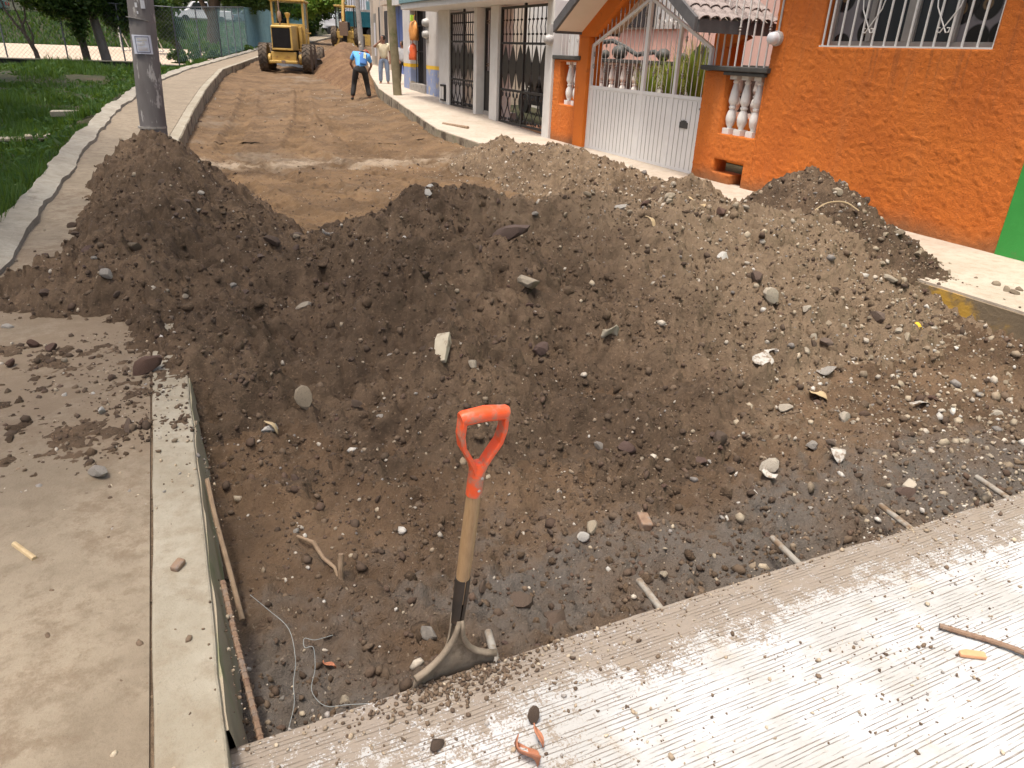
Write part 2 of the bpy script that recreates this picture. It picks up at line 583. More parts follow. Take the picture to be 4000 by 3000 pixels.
surf('door_blue', [(0.10, 0.16, 0.42), (0.15, 0.22, 0.50)], 3, 0.5)
surf('grey_wall', [(0.42, 0.38, 0.33), (0.52, 0.47, 0.41)], 2, 0.85, (40, 0.3, 0.006))
surf('tan_wall', [(0.52, 0.43, 0.33), (0.60, 0.50, 0.40)], 2, 0.85, (40, 0.3, 0.006))
surf('interior_dark', [(0.012, 0.011, 0.011), (0.022, 0.02, 0.02)], 4, 0.8)
surf('curtain', [(0.030, 0.026, 0.028), (0.05, 0.045, 0.045)], 3, 0.6)
surf('frame_grey', [(0.30, 0.28, 0.26), (0.38, 0.36, 0.33)], 5, 0.45, metal=0.4)
surf('concrete', [(0.28, 0.255, 0.23), (0.38, 0.35, 0.31)], 6, 0.9, (35, 0.5, 0.008), ((0.16, 0.14, 0.12), 4, 0.55, 0.7))
surf('pole_concrete', [(0.155, 0.138, 0.133), (0.225, 0.205, 0.195)], 7, 0.9, (30, 0.5, 0.008), ((0.52, 0.49, 0.46), 9, 0.56, 0.64), streak=(1, 1, 0.3))
surf('pole_mossy', [(0.20, 0.17, 0.10), (0.28, 0.24, 0.15)], 7, 0.9, (30, 0.4, 0.008), ((0.13, 0.14, 0.06), 3, 0.5, 0.7))
surf('paper', [(0.62, 0.64, 0.72), (0.70, 0.71, 0.78)], 9, 0.6)
surf('paper_print', [(0.10, 0.10, 0.16)], 9, 0.6)
surf('paper_tint', [(0.55, 0.45, 0.44), (0.60, 0.56, 0.40)], 9, 0.6)
surf('cat_yellow', [(0.46, 0.295, 0.075), (0.54, 0.36, 0.10)], 3, 0.5, None, ((0.30, 0.17, 0.06), 5, 0.52, 0.68))
surf('rubber_mud', [(0.055, 0.045, 0.036), (0.13, 0.095, 0.065)], 6, 0.9, (25, 0.6, 0.02))
surf('rubber', [(0.02, 0.02, 0.02), (0.035, 0.033, 0.03)], 8, 0.8)
surf('steel', [(0.30, 0.28, 0.26), (0.42, 0.40, 0.37)], 8, 0.4, metal=0.8)
surf('rusty', [(0.17, 0.10, 0.07), (0.26, 0.17, 0.11), (0.20, 0.17, 0.15)], 30, 0.8, (90, 0.4, 0.003))
surf('dowel_steel', [(0.25, 0.225, 0.19), (0.34, 0.315, 0.27)], 20, 0.7, (80, 0.4, 0.003), ((0.19, 0.13, 0.08), 14, 0.46, 0.62))
surf('truck_teal', [(0.010, 0.105, 0.135), (0.016, 0.14, 0.17)], 2, 0.45)
surf('car_white', [(0.70, 0.70, 0.70), (0.76, 0.76, 0.76)], 1, 0.25, coat=0.5)
surf('car_blue', [(0.10, 0.13, 0.17), (0.13, 0.16, 0.20)], 1, 0.25, coat=0.5)
surf('car_green', [(0.05, 0.10, 0.09), (0.06, 0.12, 0.10)], 1, 0.25, coat=0.5)
surf('glass_dark', [(0.02, 0.025, 0.03), (0.03, 0.035, 0.04)], 1, 0.12, spec=0.6)
surf('skin', [(0.24, 0.12, 0.075), (0.29, 0.15, 0.095)], 20, 0.6)
surf('shirt_blue', [(0.10, 0.34, 0.72), (0.14, 0.42, 0.80)], 9, 0.85)
surf('vest_blue', [(0.05, 0.14, 0.36), (0.07, 0.18, 0.43)], 9, 0.85)
surf('vest_stripe', [(0.75, 0.72, 0.30), (0.80, 0.78, 0.42)], 9, 0.6)
surf('cloth_dark', [(0.022, 0.020, 0.020), (0.04, 0.037, 0.035)], 12, 0.9)
surf('cloth_cream', [(0.58, 0.50, 0.33), (0.66, 0.60, 0.44)], 12, 0.9)
surf('jeans', [(0.17, 0.22, 0.31), (0.24, 0.30, 0.40)], 12, 0.9)
surf('cloth_grey', [(0.42, 0.42, 0.43), (0.52, 0.52, 0.53)], 12, 0.9)
surf('cap_red', [(0.42, 0.05, 0.04), (0.5, 0.07, 0.05)], 12, 0.8)
surf('hair', [(0.012, 0.010, 0.009), (0.02, 0.017, 0.014)], 30, 0.6)
surf('wood_shaft', [(0.25, 0.145, 0.07), (0.37, 0.235, 0.12), (0.29, 0.175, 0.085)], 14, 0.5, (60, 0.2, 0.002), ((0.20, 0.145, 0.095), 5, 0.48, 0.72), streak=(6, 6, 0.7))
surf('orange_plastic', [(0.72, 0.075, 0.018), (0.80, 0.105, 0.028)], 7, 0.42, (70, 0.15, 0.002), ((0.34, 0.20, 0.14), 24, 0.46, 0.68))
surf('shovel_black', [(0.022, 0.018, 0.015), (0.05, 0.035, 0.026)], 16, 0.55, (60, 0.3, 0.002), ((0.16, 0.075, 0.035), 12, 0.58, 0.75))
surf('shovel_muddy', [(0.20, 0.155, 0.11), (0.30, 0.245, 0.18)], 22, 0.75, (60, 0.4, 0.003), ((0.10, 0.075, 0.05), 12, 0.5, 0.7))
surf('board', [(0.24, 0.175, 0.12), (0.33, 0.26, 0.19)], 9, 0.85, (50, 0.4, 0.004), ((0.12, 0.09, 0.06), 5, 0.5, 0.66), streak=(1, 1, 4))
surf('stick', [(0.20, 0.135, 0.085), (0.32, 0.23, 0.15)], 25, 0.85)
surf('wire', [(0.22, 0.24, 0.24), (0.30, 0.32, 0.31)], 9, 0.5)
surf('brick_shard', [(0.60, 0.30, 0.15), (0.68, 0.38, 0.21)], 25, 0.85, (70, 0.3, 0.003))
surf('dry_leaf', [(0.36, 0.14, 0.075), (0.46, 0.20, 0.11)], 30, 0.7)
surf('tan_leaf', [(0.42, 0.31, 0.17), (0.52, 0.40, 0.24)], 30, 0.7)
surf('carton', [(0.38, 0.33, 0.24), (0.47, 0.42, 0.32)], 12, 0.8, None, ((0.20, 0.15, 0.10), 14, 0.5, 0.65))
surf('plastic_white', [(0.38, 0.355, 0.31), (0.48, 0.455, 0.41)], 30, 0.7, None, ((0.20, 0.15, 0.105), 40, 0.44, 0.62))
surf('bag_orange', [(0.62, 0.24, 0.05), (0.74, 0.34, 0.10)], 12, 0.4)
surf('bag_red', [(0.68, 0.10, 0.03), (0.74, 0.16, 0.05)], 12, 0.4)
surf('bag_white', [(0.6, 0.6, 0.62), (0.7, 0.7, 0.72)], 12, 0.4)
surf('bag_green', [(0.45, 0.70, 0.05), (0.5, 0.75, 0.08)], 12, 0.5)
surf('meter_grey', [(0.38, 0.365, 0.34), (0.46, 0.445, 0.42)], 12, 0.4)
surf('fence_steel', [(0.12, 0.13, 0.14), (0.18, 0.19, 0.20)], 6, 0.55, metal=0.3)
surf('fence_teal', [(0.14, 0.26, 0.28), (0.20, 0.33, 0.35)], 6, 0.55)
surf('bark', [(0.085, 0.062, 0.045), (0.14, 0.105, 0.08)], 9, 0.95, (22, 0.9, 0.04), streak=(1, 1, 0.3))
surf('bark_pale', [(0.17, 0.15, 0.13), (0.27, 0.245, 0.21)], 6, 0.95, (22, 0.7, 0.03), streak=(1, 1, 0.4))
surf('asphalt', [(0.05, 0.05, 0.05), (0.07, 0.07, 0.07)], 6, 0.9)
surf('brown_pots', [(0.05, 0.055, 0.05), (0.09, 0.09, 0.08)], 9, 0.6)


def mat_leaf(name, cols, trans=0.35):
    mt, nt, b, vec = newmat(name)
    geo = nt.nodes.new('ShaderNodeNewGeometry')
    n = noise(nt, vec, 1.2, 3, 0.6)
    fac = mth(nt, 'ADD', mth(nt, 'MULTIPLY', geo.outputs['Random Per Island'], 0.55), mth(nt, 'MULTIPLY', n, 0.45))
    col = ramp(nt, fac, [(0.2 + 0.6 * i / (len(cols) - 1), c) for i, c in enumerate(cols)])
    nt.links.new(col, b.inputs['Base Color'])
    b.inputs['Roughness'].default_value = 0.55
    b.inputs['Specular IOR Level'].default_value = 0.3
    tr = NN(nt, 'ShaderNodeBsdfTranslucent', None, Color=mixc(nt, 0.5, col, (0.20, 0.30, 0.03)))
    mx = NN(nt, 'ShaderNodeMixShader', None, i0=trans, i1=b.outputs[0], i2=tr.outputs[0])
    nt.links.new(mx.outputs[0], nt.nodes['Material Output'].inputs[0])


mat_leaf('leaf_dark', [(0.016, 0.042, 0.010), (0.035, 0.078, 0.016), (0.07, 0.115, 0.026)], 0.35)
mat_leaf('leaf_mid', [(0.03, 0.075, 0.012), (0.06, 0.12, 0.02), (0.11, 0.17, 0.03)], 0.4)
mat_leaf('leaf_bright', [(0.07, 0.16, 0.02), (0.14, 0.24, 0.03), (0.22, 0.28, 0.05)], 0.45)
mat_leaf('grass_blade', [(0.018, 0.05, 0.008), (0.036, 0.095, 0.013), (0.075, 0.13, 0.026)], 0.35)
mat_leaf('yucca', [(0.20, 0.30, 0.05), (0.32, 0.40, 0.07), (0.48, 0.42, 0.10)], 0.4)
# ------------------------------------------------------------------ the lie of the land (road runs along +Y)
LK = [(-.08, -6, .10), (-.08, 4, .10), (0, 9, .14), (.14, 12.5, .20), (.61, 17.4, .30), (1.2, 23, .42), (2.3, 31.7, .60), (4.7, 42, .85), (9, 55, 1.5), (15, 72, 2.3), (22, 90, 3.0)]
LO = [(-1.36, -6, .20), (-1.36, 7, .21), (-1.22, 11.4, .30), (-1.0, 16, .40), (-.4, 23.3, .50), (.75, 30.3, .65), (3.2, 41, .9), (7.4, 55, 1.55), (13.3, 72, 2.35), (20.3, 90, 3.05)]
RK = [(5.3, -6, .10), (5.3, 3, .10), (5.15, 9, .12), (5.0, 11.5, .13), (4.9, 14.3, .18), (5.4, 17.7, .26), (6.27, 23.8, .42), (7.6, 30, .60), (10, 40, .9), (14.5, 55, 1.5), (20.5, 72, 2.3), (27.5, 90, 3.0)]
RO_ = [(6.72, -6, .10), (6.72, 13, .12), (6.8, 16, .22), (7.2, 19.5, .32), (7.35, 24, .43), (8.75, 24.6, .45), (9.75, 36, .78), (13, 45, 1.1), (17.3, 55, 1.5), (23.5, 72, 2.3), (30, 90, 3.0)]
RZ = [(0, -6, -.17), (0, 1.8, -.175), (0, 2.4, -.15), (0, 3.2, -.10), (0, 5, -.12), (0, 8, -.10), (0, 12, -.10), (0, 24, .05), (0, 36, .40), (0, 45, .75), (0, 58, 1.5), (0, 80, 2.4), (0, 95, 3.0)]


def sstep(a, b, x):
    t = np.clip((x - a) / (b - a), 0, 1)
    return t * t * (3 - 2 * t)


def ridge(x, y, pts, slope, rnd=0.25, slope_front=None):
    """height of a heap whose crest runs along pts (x, y, crest height)"""
    best = np.full(np.shape(x), -9.0)
    for (x0, y0, z0), (x1, y1, z1) in zip(pts[:-1], pts[1:]):
        dx, dy = x1 - x0, y1 - y0
        t = np.clip(((x - x0) * dx + (y - y0) * dy) / (dx * dx + dy * dy), 0, 1)
        px, py = x0 + t * dx, y0 + t * dy
        d = np.hypot(x - px, y - py)
        s = slope
        if slope_front is not None:
            s = np.where(y < py, slope_front, slope)
            # blend by direction so that the sides have no crease
            ang = np.clip((py - y) / (d + 1e-6), -1, 1)
            s = slope + (slope_front - slope) * sstep(-0.2, 0.7, ang)
        best = np.maximum(best, z0 + t * (z1 - z0) - s * (np.sqrt(d * d + rnd * rnd) - rnd))
    return best


HEAPS = {
    'left': lambda x, y: np.maximum(
        ridge(x, y, [(-.2, 11.1, .36), (-.2, 9.8, .50), (-.1, 8.3, .60), (-.03, 7.2, .62), (-.1, 6.2, .50), (-.25, 5.3, .38), (-.35, 4.9, .26)], .72, .22),
        ridge(x, y, [(.1, 6.6, .45), (.5, 5.9, .30)], .62, .2)) if False else np.maximum.reduce([
        ridge(x, y, [(-.2, 11.1, .36), (-.2, 9.8, .50), (-.06, 8.3, .60), (.0, 7.2, .61), (-.08, 6.2, .50), (-.25, 5.3, .40), (-.36, 4.8, .31), (-.2, 4.3, .20)], .82, .20),
        ridge(x, y, [(.1, 6.6, .45), (.5, 5.9, .30)], .62, .2),
        ridge(x, y, [(-.5, 5.3, .32), (-.85, 4.95, .20), (-1.25, 5.05, .17)], .55, .15)]),
    'centre': lambda x, y: np.maximum.reduce([
        ridge(x, y, [(1.0, 5.5, .22), (1.35, 5.6, .46), (1.9, 5.65, .53), (2.6, 5.5, .52), (3.3, 5.35, .52), (4.0, 5.1, .52), (4.7, 5.0, .44)], .7, .3, .30),
        ridge(x, y, [(.7, 4.5, .18), (1.35, 4.45, .37), (1.9, 4.3, .36), (2.3, 3.9, .27)], .55, .25, .36),
        ridge(x, y, [(2.5, 3.6, .17), (3.1, 3.75, .23), (3.8, 3.7, .20)], .40, .3),
        ridge(x, y, [(.25, 3.9, .06), (.9, 3.4, .05), (1.7, 3.05, .03), (2.4, 2.95, .0)], .34, .3),
        ridge(x, y, [(.25, 5.3, .32), (.35, 4.5, .20), (.35, 3.6, .04), (.3, 2.9, -.09)], .34, .3)]),
    'right': lambda x, y: np.maximum(
        ridge(x, y, [(5.72, 5.65, .60), (5.8, 5.45, .68), (5.75, 5.1, .60), (5.6, 4.6, .47)], 1.05, .18),
        ridge(x, y, [(5.6, 4.7, .48), (5.5, 4.2, .36), (5.45, 3.75, .20)], .75, .2)),
    'berm': lambda x, y: ridge(x, y, [(4.95, 5.4, .34), (5.0, 6.2, .40), (5.0, 7.4, .38), (5.0, 8.5, .42), (4.95, 9.7, .38), (4.9, 10.8, .42), (4.85, 11.3, .28)], .62, .16),
}
TRK = [[(2.7, 27), (1.7, 19), (.9, 13.5), (1.4, 11), (2.2, 8.6), (3.2, 6.4)], [(4.4, 27), (3.1, 19), (2.0, 13.5), (2.7, 11), (3.6, 8.8), (4.6, 6.8)], [(.3, 12), (.7, 10), (1.3, 8.2), (2.0, 6.6)], [(3.7, 20), (3.2, 13.5), (3.8, 11.5), (4.4, 9.5), (4.9, 7.8)]]


def tracks(x, y):
    z = np.zeros(np.shape(x))
    for ti, pts in enumerate(TRK):
        acc = 0.0
        for (x0, y0), (x1, y1) in zip(pts[:-1], pts[1:]):
            dx, dy = x1 - x0, y1 - y0
            L = math.hypot(dx, dy)
            t = ((x - x0) * dx + (y - y0) * dy) / (L * L)
            off = ((x - x0) * dy - (y - y0) * dx) / L
            inside = (t >= 0) & (t < 1)
            prof = np.clip(1 - (np.abs(off) / 0.22) ** 4, 0, 1)
            s = acc + t * L
            lug = np.sin(2 * PI * (s + 0.7 * np.abs(off)) / 0.24 + ti)
            z = np.where(inside, z + prof * (-0.045 + 0.060 * np.clip(lug, -.3, 1) * (0.6 + vnoise(x * 3, y * 3, 5))), z)
            rim = np.exp(-((np.abs(off) - 0.27) / 0.06) ** 2)
            z = np.where(inside, z + rim * 0.045 * (0.5 + vnoise(x * 6, y * 6, 9)), z)
            acc += L
    return z


def road_base(x, y):
    z = polyat(RZ, y, 1)
    xl, xr = polyat(LK, y), polyat(RK, y)
    z = z + 0.10 * sstep(.9, 0, xr - x) * sstep(6, 9, y) + 0.06 * sstep(.6, 0, x - xl) * sstep(6, 9, y)
    z = z + 0.05 * fbm(x, y, .9, 3, 3) + 0.03 * fbm(x, y, 4, 3, 4)
    return z


def clods(x, y, seed=0):
    a = np.abs(fbm(x, y, 7.5, 3, 20 + seed)) * 2
    b = np.abs(fbm(x, y, 19, 3, 30 + seed)) * 2
    c = fbm(x, y, 46, 2, 40 + seed)
    return 0.080 * (0.35 - a) + 0.050 * (0.35 - b) + 0.022 * c


def ground(x, y):
    """height of the near ground, and which heap it belongs to (0 = road)"""
    b = road_base(x, y)
    det = clods(x, y)
    rough = 0.22 + 0.5 * sstep(4.5, 2.4, y) * (0.75 + vnoise(x * 1.2, y * 1.2, 77))
    b = b + det * rough + tracks(x, y) * sstep(6.4, 7.2, y) + 0.010 * fbm(x, y, 30, 2, 91)
    hs = [b]
    warp = 0.17 * fbm(x, y, 1.6, 4, 11) + 0.08 * fbm(x, y, 4.5, 3, 12) - 0.10 * np.clip(np.abs(fbm(x, y, 1.9, 3, 14)) * -5 + .5, 0, 1)
    for k in ('left', 'centre', 'right', 'berm'):
        h = HEAPS[k](x, y)
        h = h + warp * {'right': .6, 'berm': .8, 'left': 1.1, 'centre': 1.0}[k] + det * 1.0
        if k == 'left':      # a thin ragged film of soil trodden over the pavement
            pz_ = .096 + .032 * np.clip((-.25 - x) / .9, 0, 1)
            mk = sstep(2.45, 2.95, y) * sstep(4.6, 4.2, y) * (x < -.085)
            film = pz_ - .009 + .026 * fbm(x, y, 5.5, 5, 95, .7) + .016 * fbm(x, y, 45, 2, 96) - (1 - mk) * .08
            h = np.where(x < -.085, np.maximum(h, film), h)
        hs.append(h)
    A = np.stack(hs)
    lab = A.argmax(0)
    z = A.max(0)
    # soften the seam between heaps and road a little
    srt = np.sort(A, axis=0)
    gap = srt[-1] - srt[-2]
    z = z + 0.035 * np.clip(1 - gap / 0.07, 0, 1) ** 2
    return z, lab


GX = np.arange(-1.5, 6.72, .0185)
ys = [1.405]
while ys[-1] < 14.25:
    ys.append(ys[-1] + .0098 + .0023 * ys[-1])
GY = np.array(ys)
XX, YY = np.meshgrid(GX, GY)
ZZ, LAB = ground(XX, YY)
XL, XR = polyat(LK, YY), polyat(RK, YY)
inside = (XX > XL - .012) & (XX < XR + .012)
walkz = np.where(XX < XL, polyat(LK, YY, 1), polyat(RK, YY, 1))
keepv = inside | (ZZ > walkz - .05)
# never let the ground poke through the slab's edge face
ZZ = np.where(YY < 1.47, np.minimum(ZZ, -.03 + .02 * vnoise(XX * 9, YY * 9, 3)), ZZ)
ZZ = np.maximum(ZZ, .012 - 1.1 * np.hypot((XX - .54) * .55, YY - 1.46) + .03 * vnoise(XX * 30, YY * 30, 8))


def zat(x, y):
    x = np.asarray(x, float)
    y = np.asarray(y, float)
    i = np.clip(np.searchsorted(GY, y) - 1, 0, len(GY) - 2)
    j = np.clip(((x - GX[0]) / .0185).astype(int), 0, len(GX) - 2)
    fy = np.clip((y - GY[i]) / (GY[i + 1] - GY[i]), 0, 1)
    fx = np.clip((x - GX[j]) / .0185, 0, 1)
    z = (ZZ[i, j] * (1 - fx) + ZZ[i, j + 1] * fx) * (1 - fy) + (ZZ[i + 1, j] * (1 - fx) + ZZ[i + 1, j + 1] * fx) * fy
    out_l = x < polyat(LK, y)
    out_r = x > polyat(RK, y)
    z = np.where(out_l, np.maximum(z, polyat(LK, y, 1)), z)
    z = np.where(out_r, np.maximum(z, polyat(RK, y, 1)), z)
    return np.where(y < 1.4, np.where(out_l, polyat(LK, y, 1), 0.0), z)


ny, nx = XX.shape
idx = np.arange(ny * nx).reshape(ny, nx)
Q = np.stack([idx[:-1, :-1], idx[:-1, 1:], idx[1:, 1:], idx[1:, :-1]], -1).reshape(-1, 4)
VV = np.stack([XX, YY, ZZ], -1).reshape(-1, 3)
kf = keepv.reshape(-1)
lf = LAB.reshape(-1)
Q = Q[kf[Q].sum(1) >= 3]
ql = lf[Q[:, 0]]


def sub(name, sel, mat_):
    q = Q[sel]
    u, inv = np.unique(q, return_inverse=True)
    return npmesh(name, VV[u], inv.reshape(-1, 4), mat_, smooth=True)


road = tag(sub('dirt_road', ql == 0, 'road_earth'), kind='structure')
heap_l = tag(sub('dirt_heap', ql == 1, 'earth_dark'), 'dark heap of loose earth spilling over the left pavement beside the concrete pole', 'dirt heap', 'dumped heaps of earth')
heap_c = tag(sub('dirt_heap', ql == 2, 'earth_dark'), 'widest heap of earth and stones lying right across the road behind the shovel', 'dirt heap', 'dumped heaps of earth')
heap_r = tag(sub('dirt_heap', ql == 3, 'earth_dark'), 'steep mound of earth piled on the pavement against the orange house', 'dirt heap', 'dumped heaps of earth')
heap_b = tag(sub('dirt_berm', ql == 4, 'earth_dry'), 'long low bank of crumbly earth along the right kerb in front of the white gate', 'dirt bank')

# soil of the wide heap: darker on the left, blending to paler brown on the right
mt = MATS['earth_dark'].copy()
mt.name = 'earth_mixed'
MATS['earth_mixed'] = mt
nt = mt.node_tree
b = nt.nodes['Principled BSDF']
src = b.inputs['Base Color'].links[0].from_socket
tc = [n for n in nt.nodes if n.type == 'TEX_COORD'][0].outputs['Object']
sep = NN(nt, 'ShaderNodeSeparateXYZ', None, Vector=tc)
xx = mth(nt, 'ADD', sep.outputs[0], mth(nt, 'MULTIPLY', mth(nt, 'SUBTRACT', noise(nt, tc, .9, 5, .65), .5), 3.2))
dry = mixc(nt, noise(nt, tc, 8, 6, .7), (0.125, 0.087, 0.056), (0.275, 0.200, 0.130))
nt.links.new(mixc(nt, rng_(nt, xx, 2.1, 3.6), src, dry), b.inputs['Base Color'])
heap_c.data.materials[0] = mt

# far part of the road
ys = [14.2]
while ys[-1] < 96:
    ys.append(ys[-1] + .05 + .006 * (ys[-1] - 14))
fy = np.array(ys)
ss = np.linspace(0, 1, 150)
FY, SS = np.meshgrid(fy, ss, indexing='ij')
fl, fr = polyat(LK, FY) - .015, polyat(RK, FY) + .015
FX = fl + SS * (fr - fl)
WIND = [(6.35, 25.5, .25), (6.7, 27.5, .60), (7.4, 33, 1.0), (8.6, 40, 1.35), (10.5, 48, 1.75), (12.3, 54, 1.75)]


def far_ground(x, y):
    bz = road_base(x, y) + 1.2 * tracks(x, y) + .03 * clods(x * .5, y * .5) * 8 + .035 * fbm(x, y, 2.2, 4, 61)
    c = polyat(LK, y) + 1.5
    for o in (.0, 1.7, 2.8):
        bz = bz - .035 * np.exp(-((x - c - o) / .2) ** 2) * sstep(16, 20, y)
    wz = ridge(x, y, WIND, .62, .2) + .12 * fbm(x, y, 1.2, 4, 63) + .5 * clods(x, y)
    return np.maximum(bz, wz), wz > bz


FZ, FW = far_ground(FX, FY)
fidx = np.arange(FX.size).reshape(FX.shape)
FQ = np.stack([fidx[:-1, :-1], fidx[:-1, 1:], fidx[1:, 1:], fidx[1:, :-1]], -1).reshape(-1, 4)
FV = np.stack([FX, FY, FZ], -1).reshape(-1, 3)
fsel = FW.reshape(-1)[FQ[:, 0]]
for name, sel, mt_ in (('dirt_road', ~fsel, 'road_earth'), ('dirt_windrow', fsel, 'earth_clay')):
    q = FQ[sel]
    u, inv = np.unique(q, return_inverse=True)
    o = npmesh(name, FV[u], inv.reshape(-1, 4), mt_, smooth=True)
    if name == 'dirt_road':
        tag(o, kind='structure')
    else:
        tag(o, 'long reddish ridge of graded earth between the road grader and the bent worker', 'dirt bank')


def strip(mb, A, B, thick):
    """solid ribbon between two polylines given as (x, y, z)"""
    n = len(A)
    vs = [p for p in A] + [p for p in B] + [(p[0], p[1], p[2] - thick) for p in A] + [(p[0], p[1], p[2] - thick) for p in B]
    fs = []
    for i in range(n - 1):
        fs += [(i, n + i, n + i + 1, i + 1), (2 * n + i, 2 * n + i + 1, 3 * n + i + 1, 3 * n + i),
               (i, i + 1, 2 * n + i + 1, 2 * n + i), (n + i, 3 * n + i, 3 * n + i + 1, n + i + 1)]
    fs += [(0, 2 * n, 3 * n, n), (n - 1, 2 * n - 1, 4 * n - 1, 3 * n - 1)]
    mb.add(vs, fs)
    return mb


def line(P, y0, y1, step, dx=0.0, dz=0.0, jit=0.0, seed=0):
    y = np.arange(y0, y1 + 1e-6, step)
    x = polyat(P, y) + dx + jit * fbm(y, y * 0 + seed, 2.2, 3, seed)
    z = polyat(P, y, 1) + dz + .5 * jit * fbm(y, y * 0 + 7, 1.3, 3, seed + 3)
    return list(zip(x, y, z))


# concrete slab of the finished road
mb = MB()
n = 90
ex = np.linspace(-.13, 5.29, n)
ey = 1.402 + .012 * fbm(ex, ex * 0, 3.0, 4, 5)
top = [(x, y, 0) for x, y in zip(ex, ey)]
back = [(x, -6.0, 0) for x in ex]
strip(mb, top, back, .19)
tag(mb.build('concrete_road', 'slab_concrete'), kind='structure')

# left pavement: flags between the old outer kerb and the cast kerb strip
pav = thing('left_pavement', 'left pavement', None, (0, 0, 0))
del pav['label']
tag(pav, kind='structure')
strip(MB(), line(LK, -6, 90, .5, -.168, -.004), line(LO, -6, 90, .5, .20, -.085), .30).build('pavement_slab', 'walk_left', pav)
strip(MB(), line(LK, -6, 90, .3, -.150, -.012), line(LK, -6, 90, .3, -.180, -.012), .2).build('joint_fill', 'earth_dry', pav)
o = strip(MB(), line(LK, -6, 90, .06, 0, 0, .014, 2), line(LK, -6, 90, .06, -.160, .0, .008, 3), .45).build('kerb', 'kerb_top', pav, bevel=.008)
strip(MB(), line(LO, -6, 62, .09, .21, -.045, .055, 4), line(LO, -6, 62, .09, 0, 0, .055, 5), .5).build('outer_kerb', 'kerb_old', pav)
# face of the kerb towards the dug-out road
yk_ = np.arange(1.38, 4.3, .06)
jk_ = .014 * fbm(yk_, yk_ * 0 + 2, 2.2, 3, 2) + .006 * fbm(yk_, yk_ * 0, 9, 3, 7)
sec = [(-.03, -.016), (.006, -.016), (.012, -.05), (.040, -.30), (.050, -.45), (-.03, -.45)]
vs = [(-.08 + a + j, y, .10 + b_) for y, j in zip(yk_, jk_) for a, b_ in sec]
fs = [(i * 6 + k, i * 6 + (k + 1) % 6, i * 6 + 6 + (k + 1) % 6, i * 6 + 6 + k) for i in range(len(yk_) - 1) for k in range(6)]
MB().add(vs, fs).build('kerb_face', 'kerb_face_moss', pav)
for y0, y1, mt_ in ((4.25, 90, 'kerb_face'),):
    strip(MB(), line(LK, y0, y1, .06, .010, -.014, .014, 2), line(LK, y0, y1, .06, -.03, -.014, 0, 3), .62).build('kerb_face', mt_, pav)

# right pavement
pav2 = thing('right_pavement', '', None)
tag(pav2, kind='structure')
strip(MB(), line(RK, -6, 90, .25, .006, 0, .012, 6), line(RO_, -6, 90, .25, .10, .012), .3).build('pavement_slab', 'walk_right', pav2)
strip(MB(), line(RK, -6, 9, .2, .03, -.02), line(RK, -6, 9, .2, -.012, -.02, .01, 6), .6).build('kerb_face', 'kerb_yellow', pav2)
strip(MB(), line(RK, 9, 90, .2, .03, -.012), line(RK, 9, 90, .2, -.012, -.012, .02, 6), .6).build('kerb_face', 'kerb_face', pav2)
for k in ('label', 'category'):
    for p in (pav, pav2):
        if k in p:
            del p[k]


# wide terrain
def terrain(x, y):
    lo = polyat(LO, y)
    lz = polyat(LO, y, 1)
    d = lo - x                                    # metres left of the pavement
    ditch = np.interp(y, [0, 12, 20, 30, 36.5, 38], [-.35, -.30, -.2, .10, .38, .42])
    g = lz - .12 + (ditch - lz + .12) * sstep(.1, 1.3, d) + .12 * fbm(x, y, .5, 4, 81) * sstep(.2, 1.5, d)
    field = np.interp(y, [37, 62, 66, 73, 78, 95, 120, 200], [.42, .72, .9, 2.75, 2.95, 3.6, 6, 16])
    bankstart = 0
    g = np.where(y > 37.6, np.where(d > .15, field + .05 * fbm(x, y, .3, 3, 82) * (y > 64), lz - .1), g)
    rz = np.minimum(polyat(RZ, y, 1), polyat(RO_, y, 1)) - .55
    g = np.where(d < -.02, rz, g)
    xr = polyat(RO_, y)
    g = np.where(x > xr + .15, polyat(RO_, y, 1) - .03 + np.clip(x - xr - 8, 0, 60) * .12, g)
    return g


tx = np.unique(np.concatenate([np.arange(-160, -20, 8), np.arange(-20, 26, .5), np.arange(26, 160, 8)]))
ty = np.unique(np.concatenate([np.arange(-60, -6, 6), np.arange(-6, 45, .5), np.arange(45, 100, 1.0), np.arange(100, 400, 15)]))
TX, TY = np.meshgrid(tx, ty)
TZ = terrain(TX, TY)
TI = np.arange(TX.size).reshape(TX.shape)
TQ = np.stack([TI[:-1, :-1], TI[:-1, 1:], TI[1:, 1:], TI[1:, :-1]], -1).reshape(-1, 4)
tag(npmesh('ground', np.stack([TX, TY, TZ], -1).reshape(-1, 3), TQ, 'grass_earth', smooth=True), kind='structure')
# pale sports court behind the fence
cx = np.linspace(0, 1, 30)
cyy = np.linspace(38.6, 64.0, 26)
CY, CS = np.meshgrid(cyy, cx, indexing='ij')
CX = -70 + CS * (polyat(LO, CY) - .6 + 70)
CZ = np.interp(CY, [37, 62, 66], [.42, .72, .9]) + .035
CI = np.arange(CX.size).reshape(CX.shape)
CQ = np.stack([CI[:-1, :-1], CI[:-1, 1:], CI[1:, 1:], CI[1:, :-1]], -1).reshape(-1, 4)
tag(npmesh('sports_court', np.stack([CX, CY, CZ], -1).reshape(-1, 3), CQ, 'court_sand'), kind='structure')

# ------------------------------------------------------------------ stones


def ico(sub):
    bm = bmesh.new()
    bmesh.ops.create_icosphere(bm, subdivisions=sub, radius=1)
    v = np.array([q.co[:] for q in bm.verts])
    bm.verts.ensure_lookup_table()
    f = np.array([[q.index for q in t.verts] for t in bm.faces])
    bm.free()
    return v, f


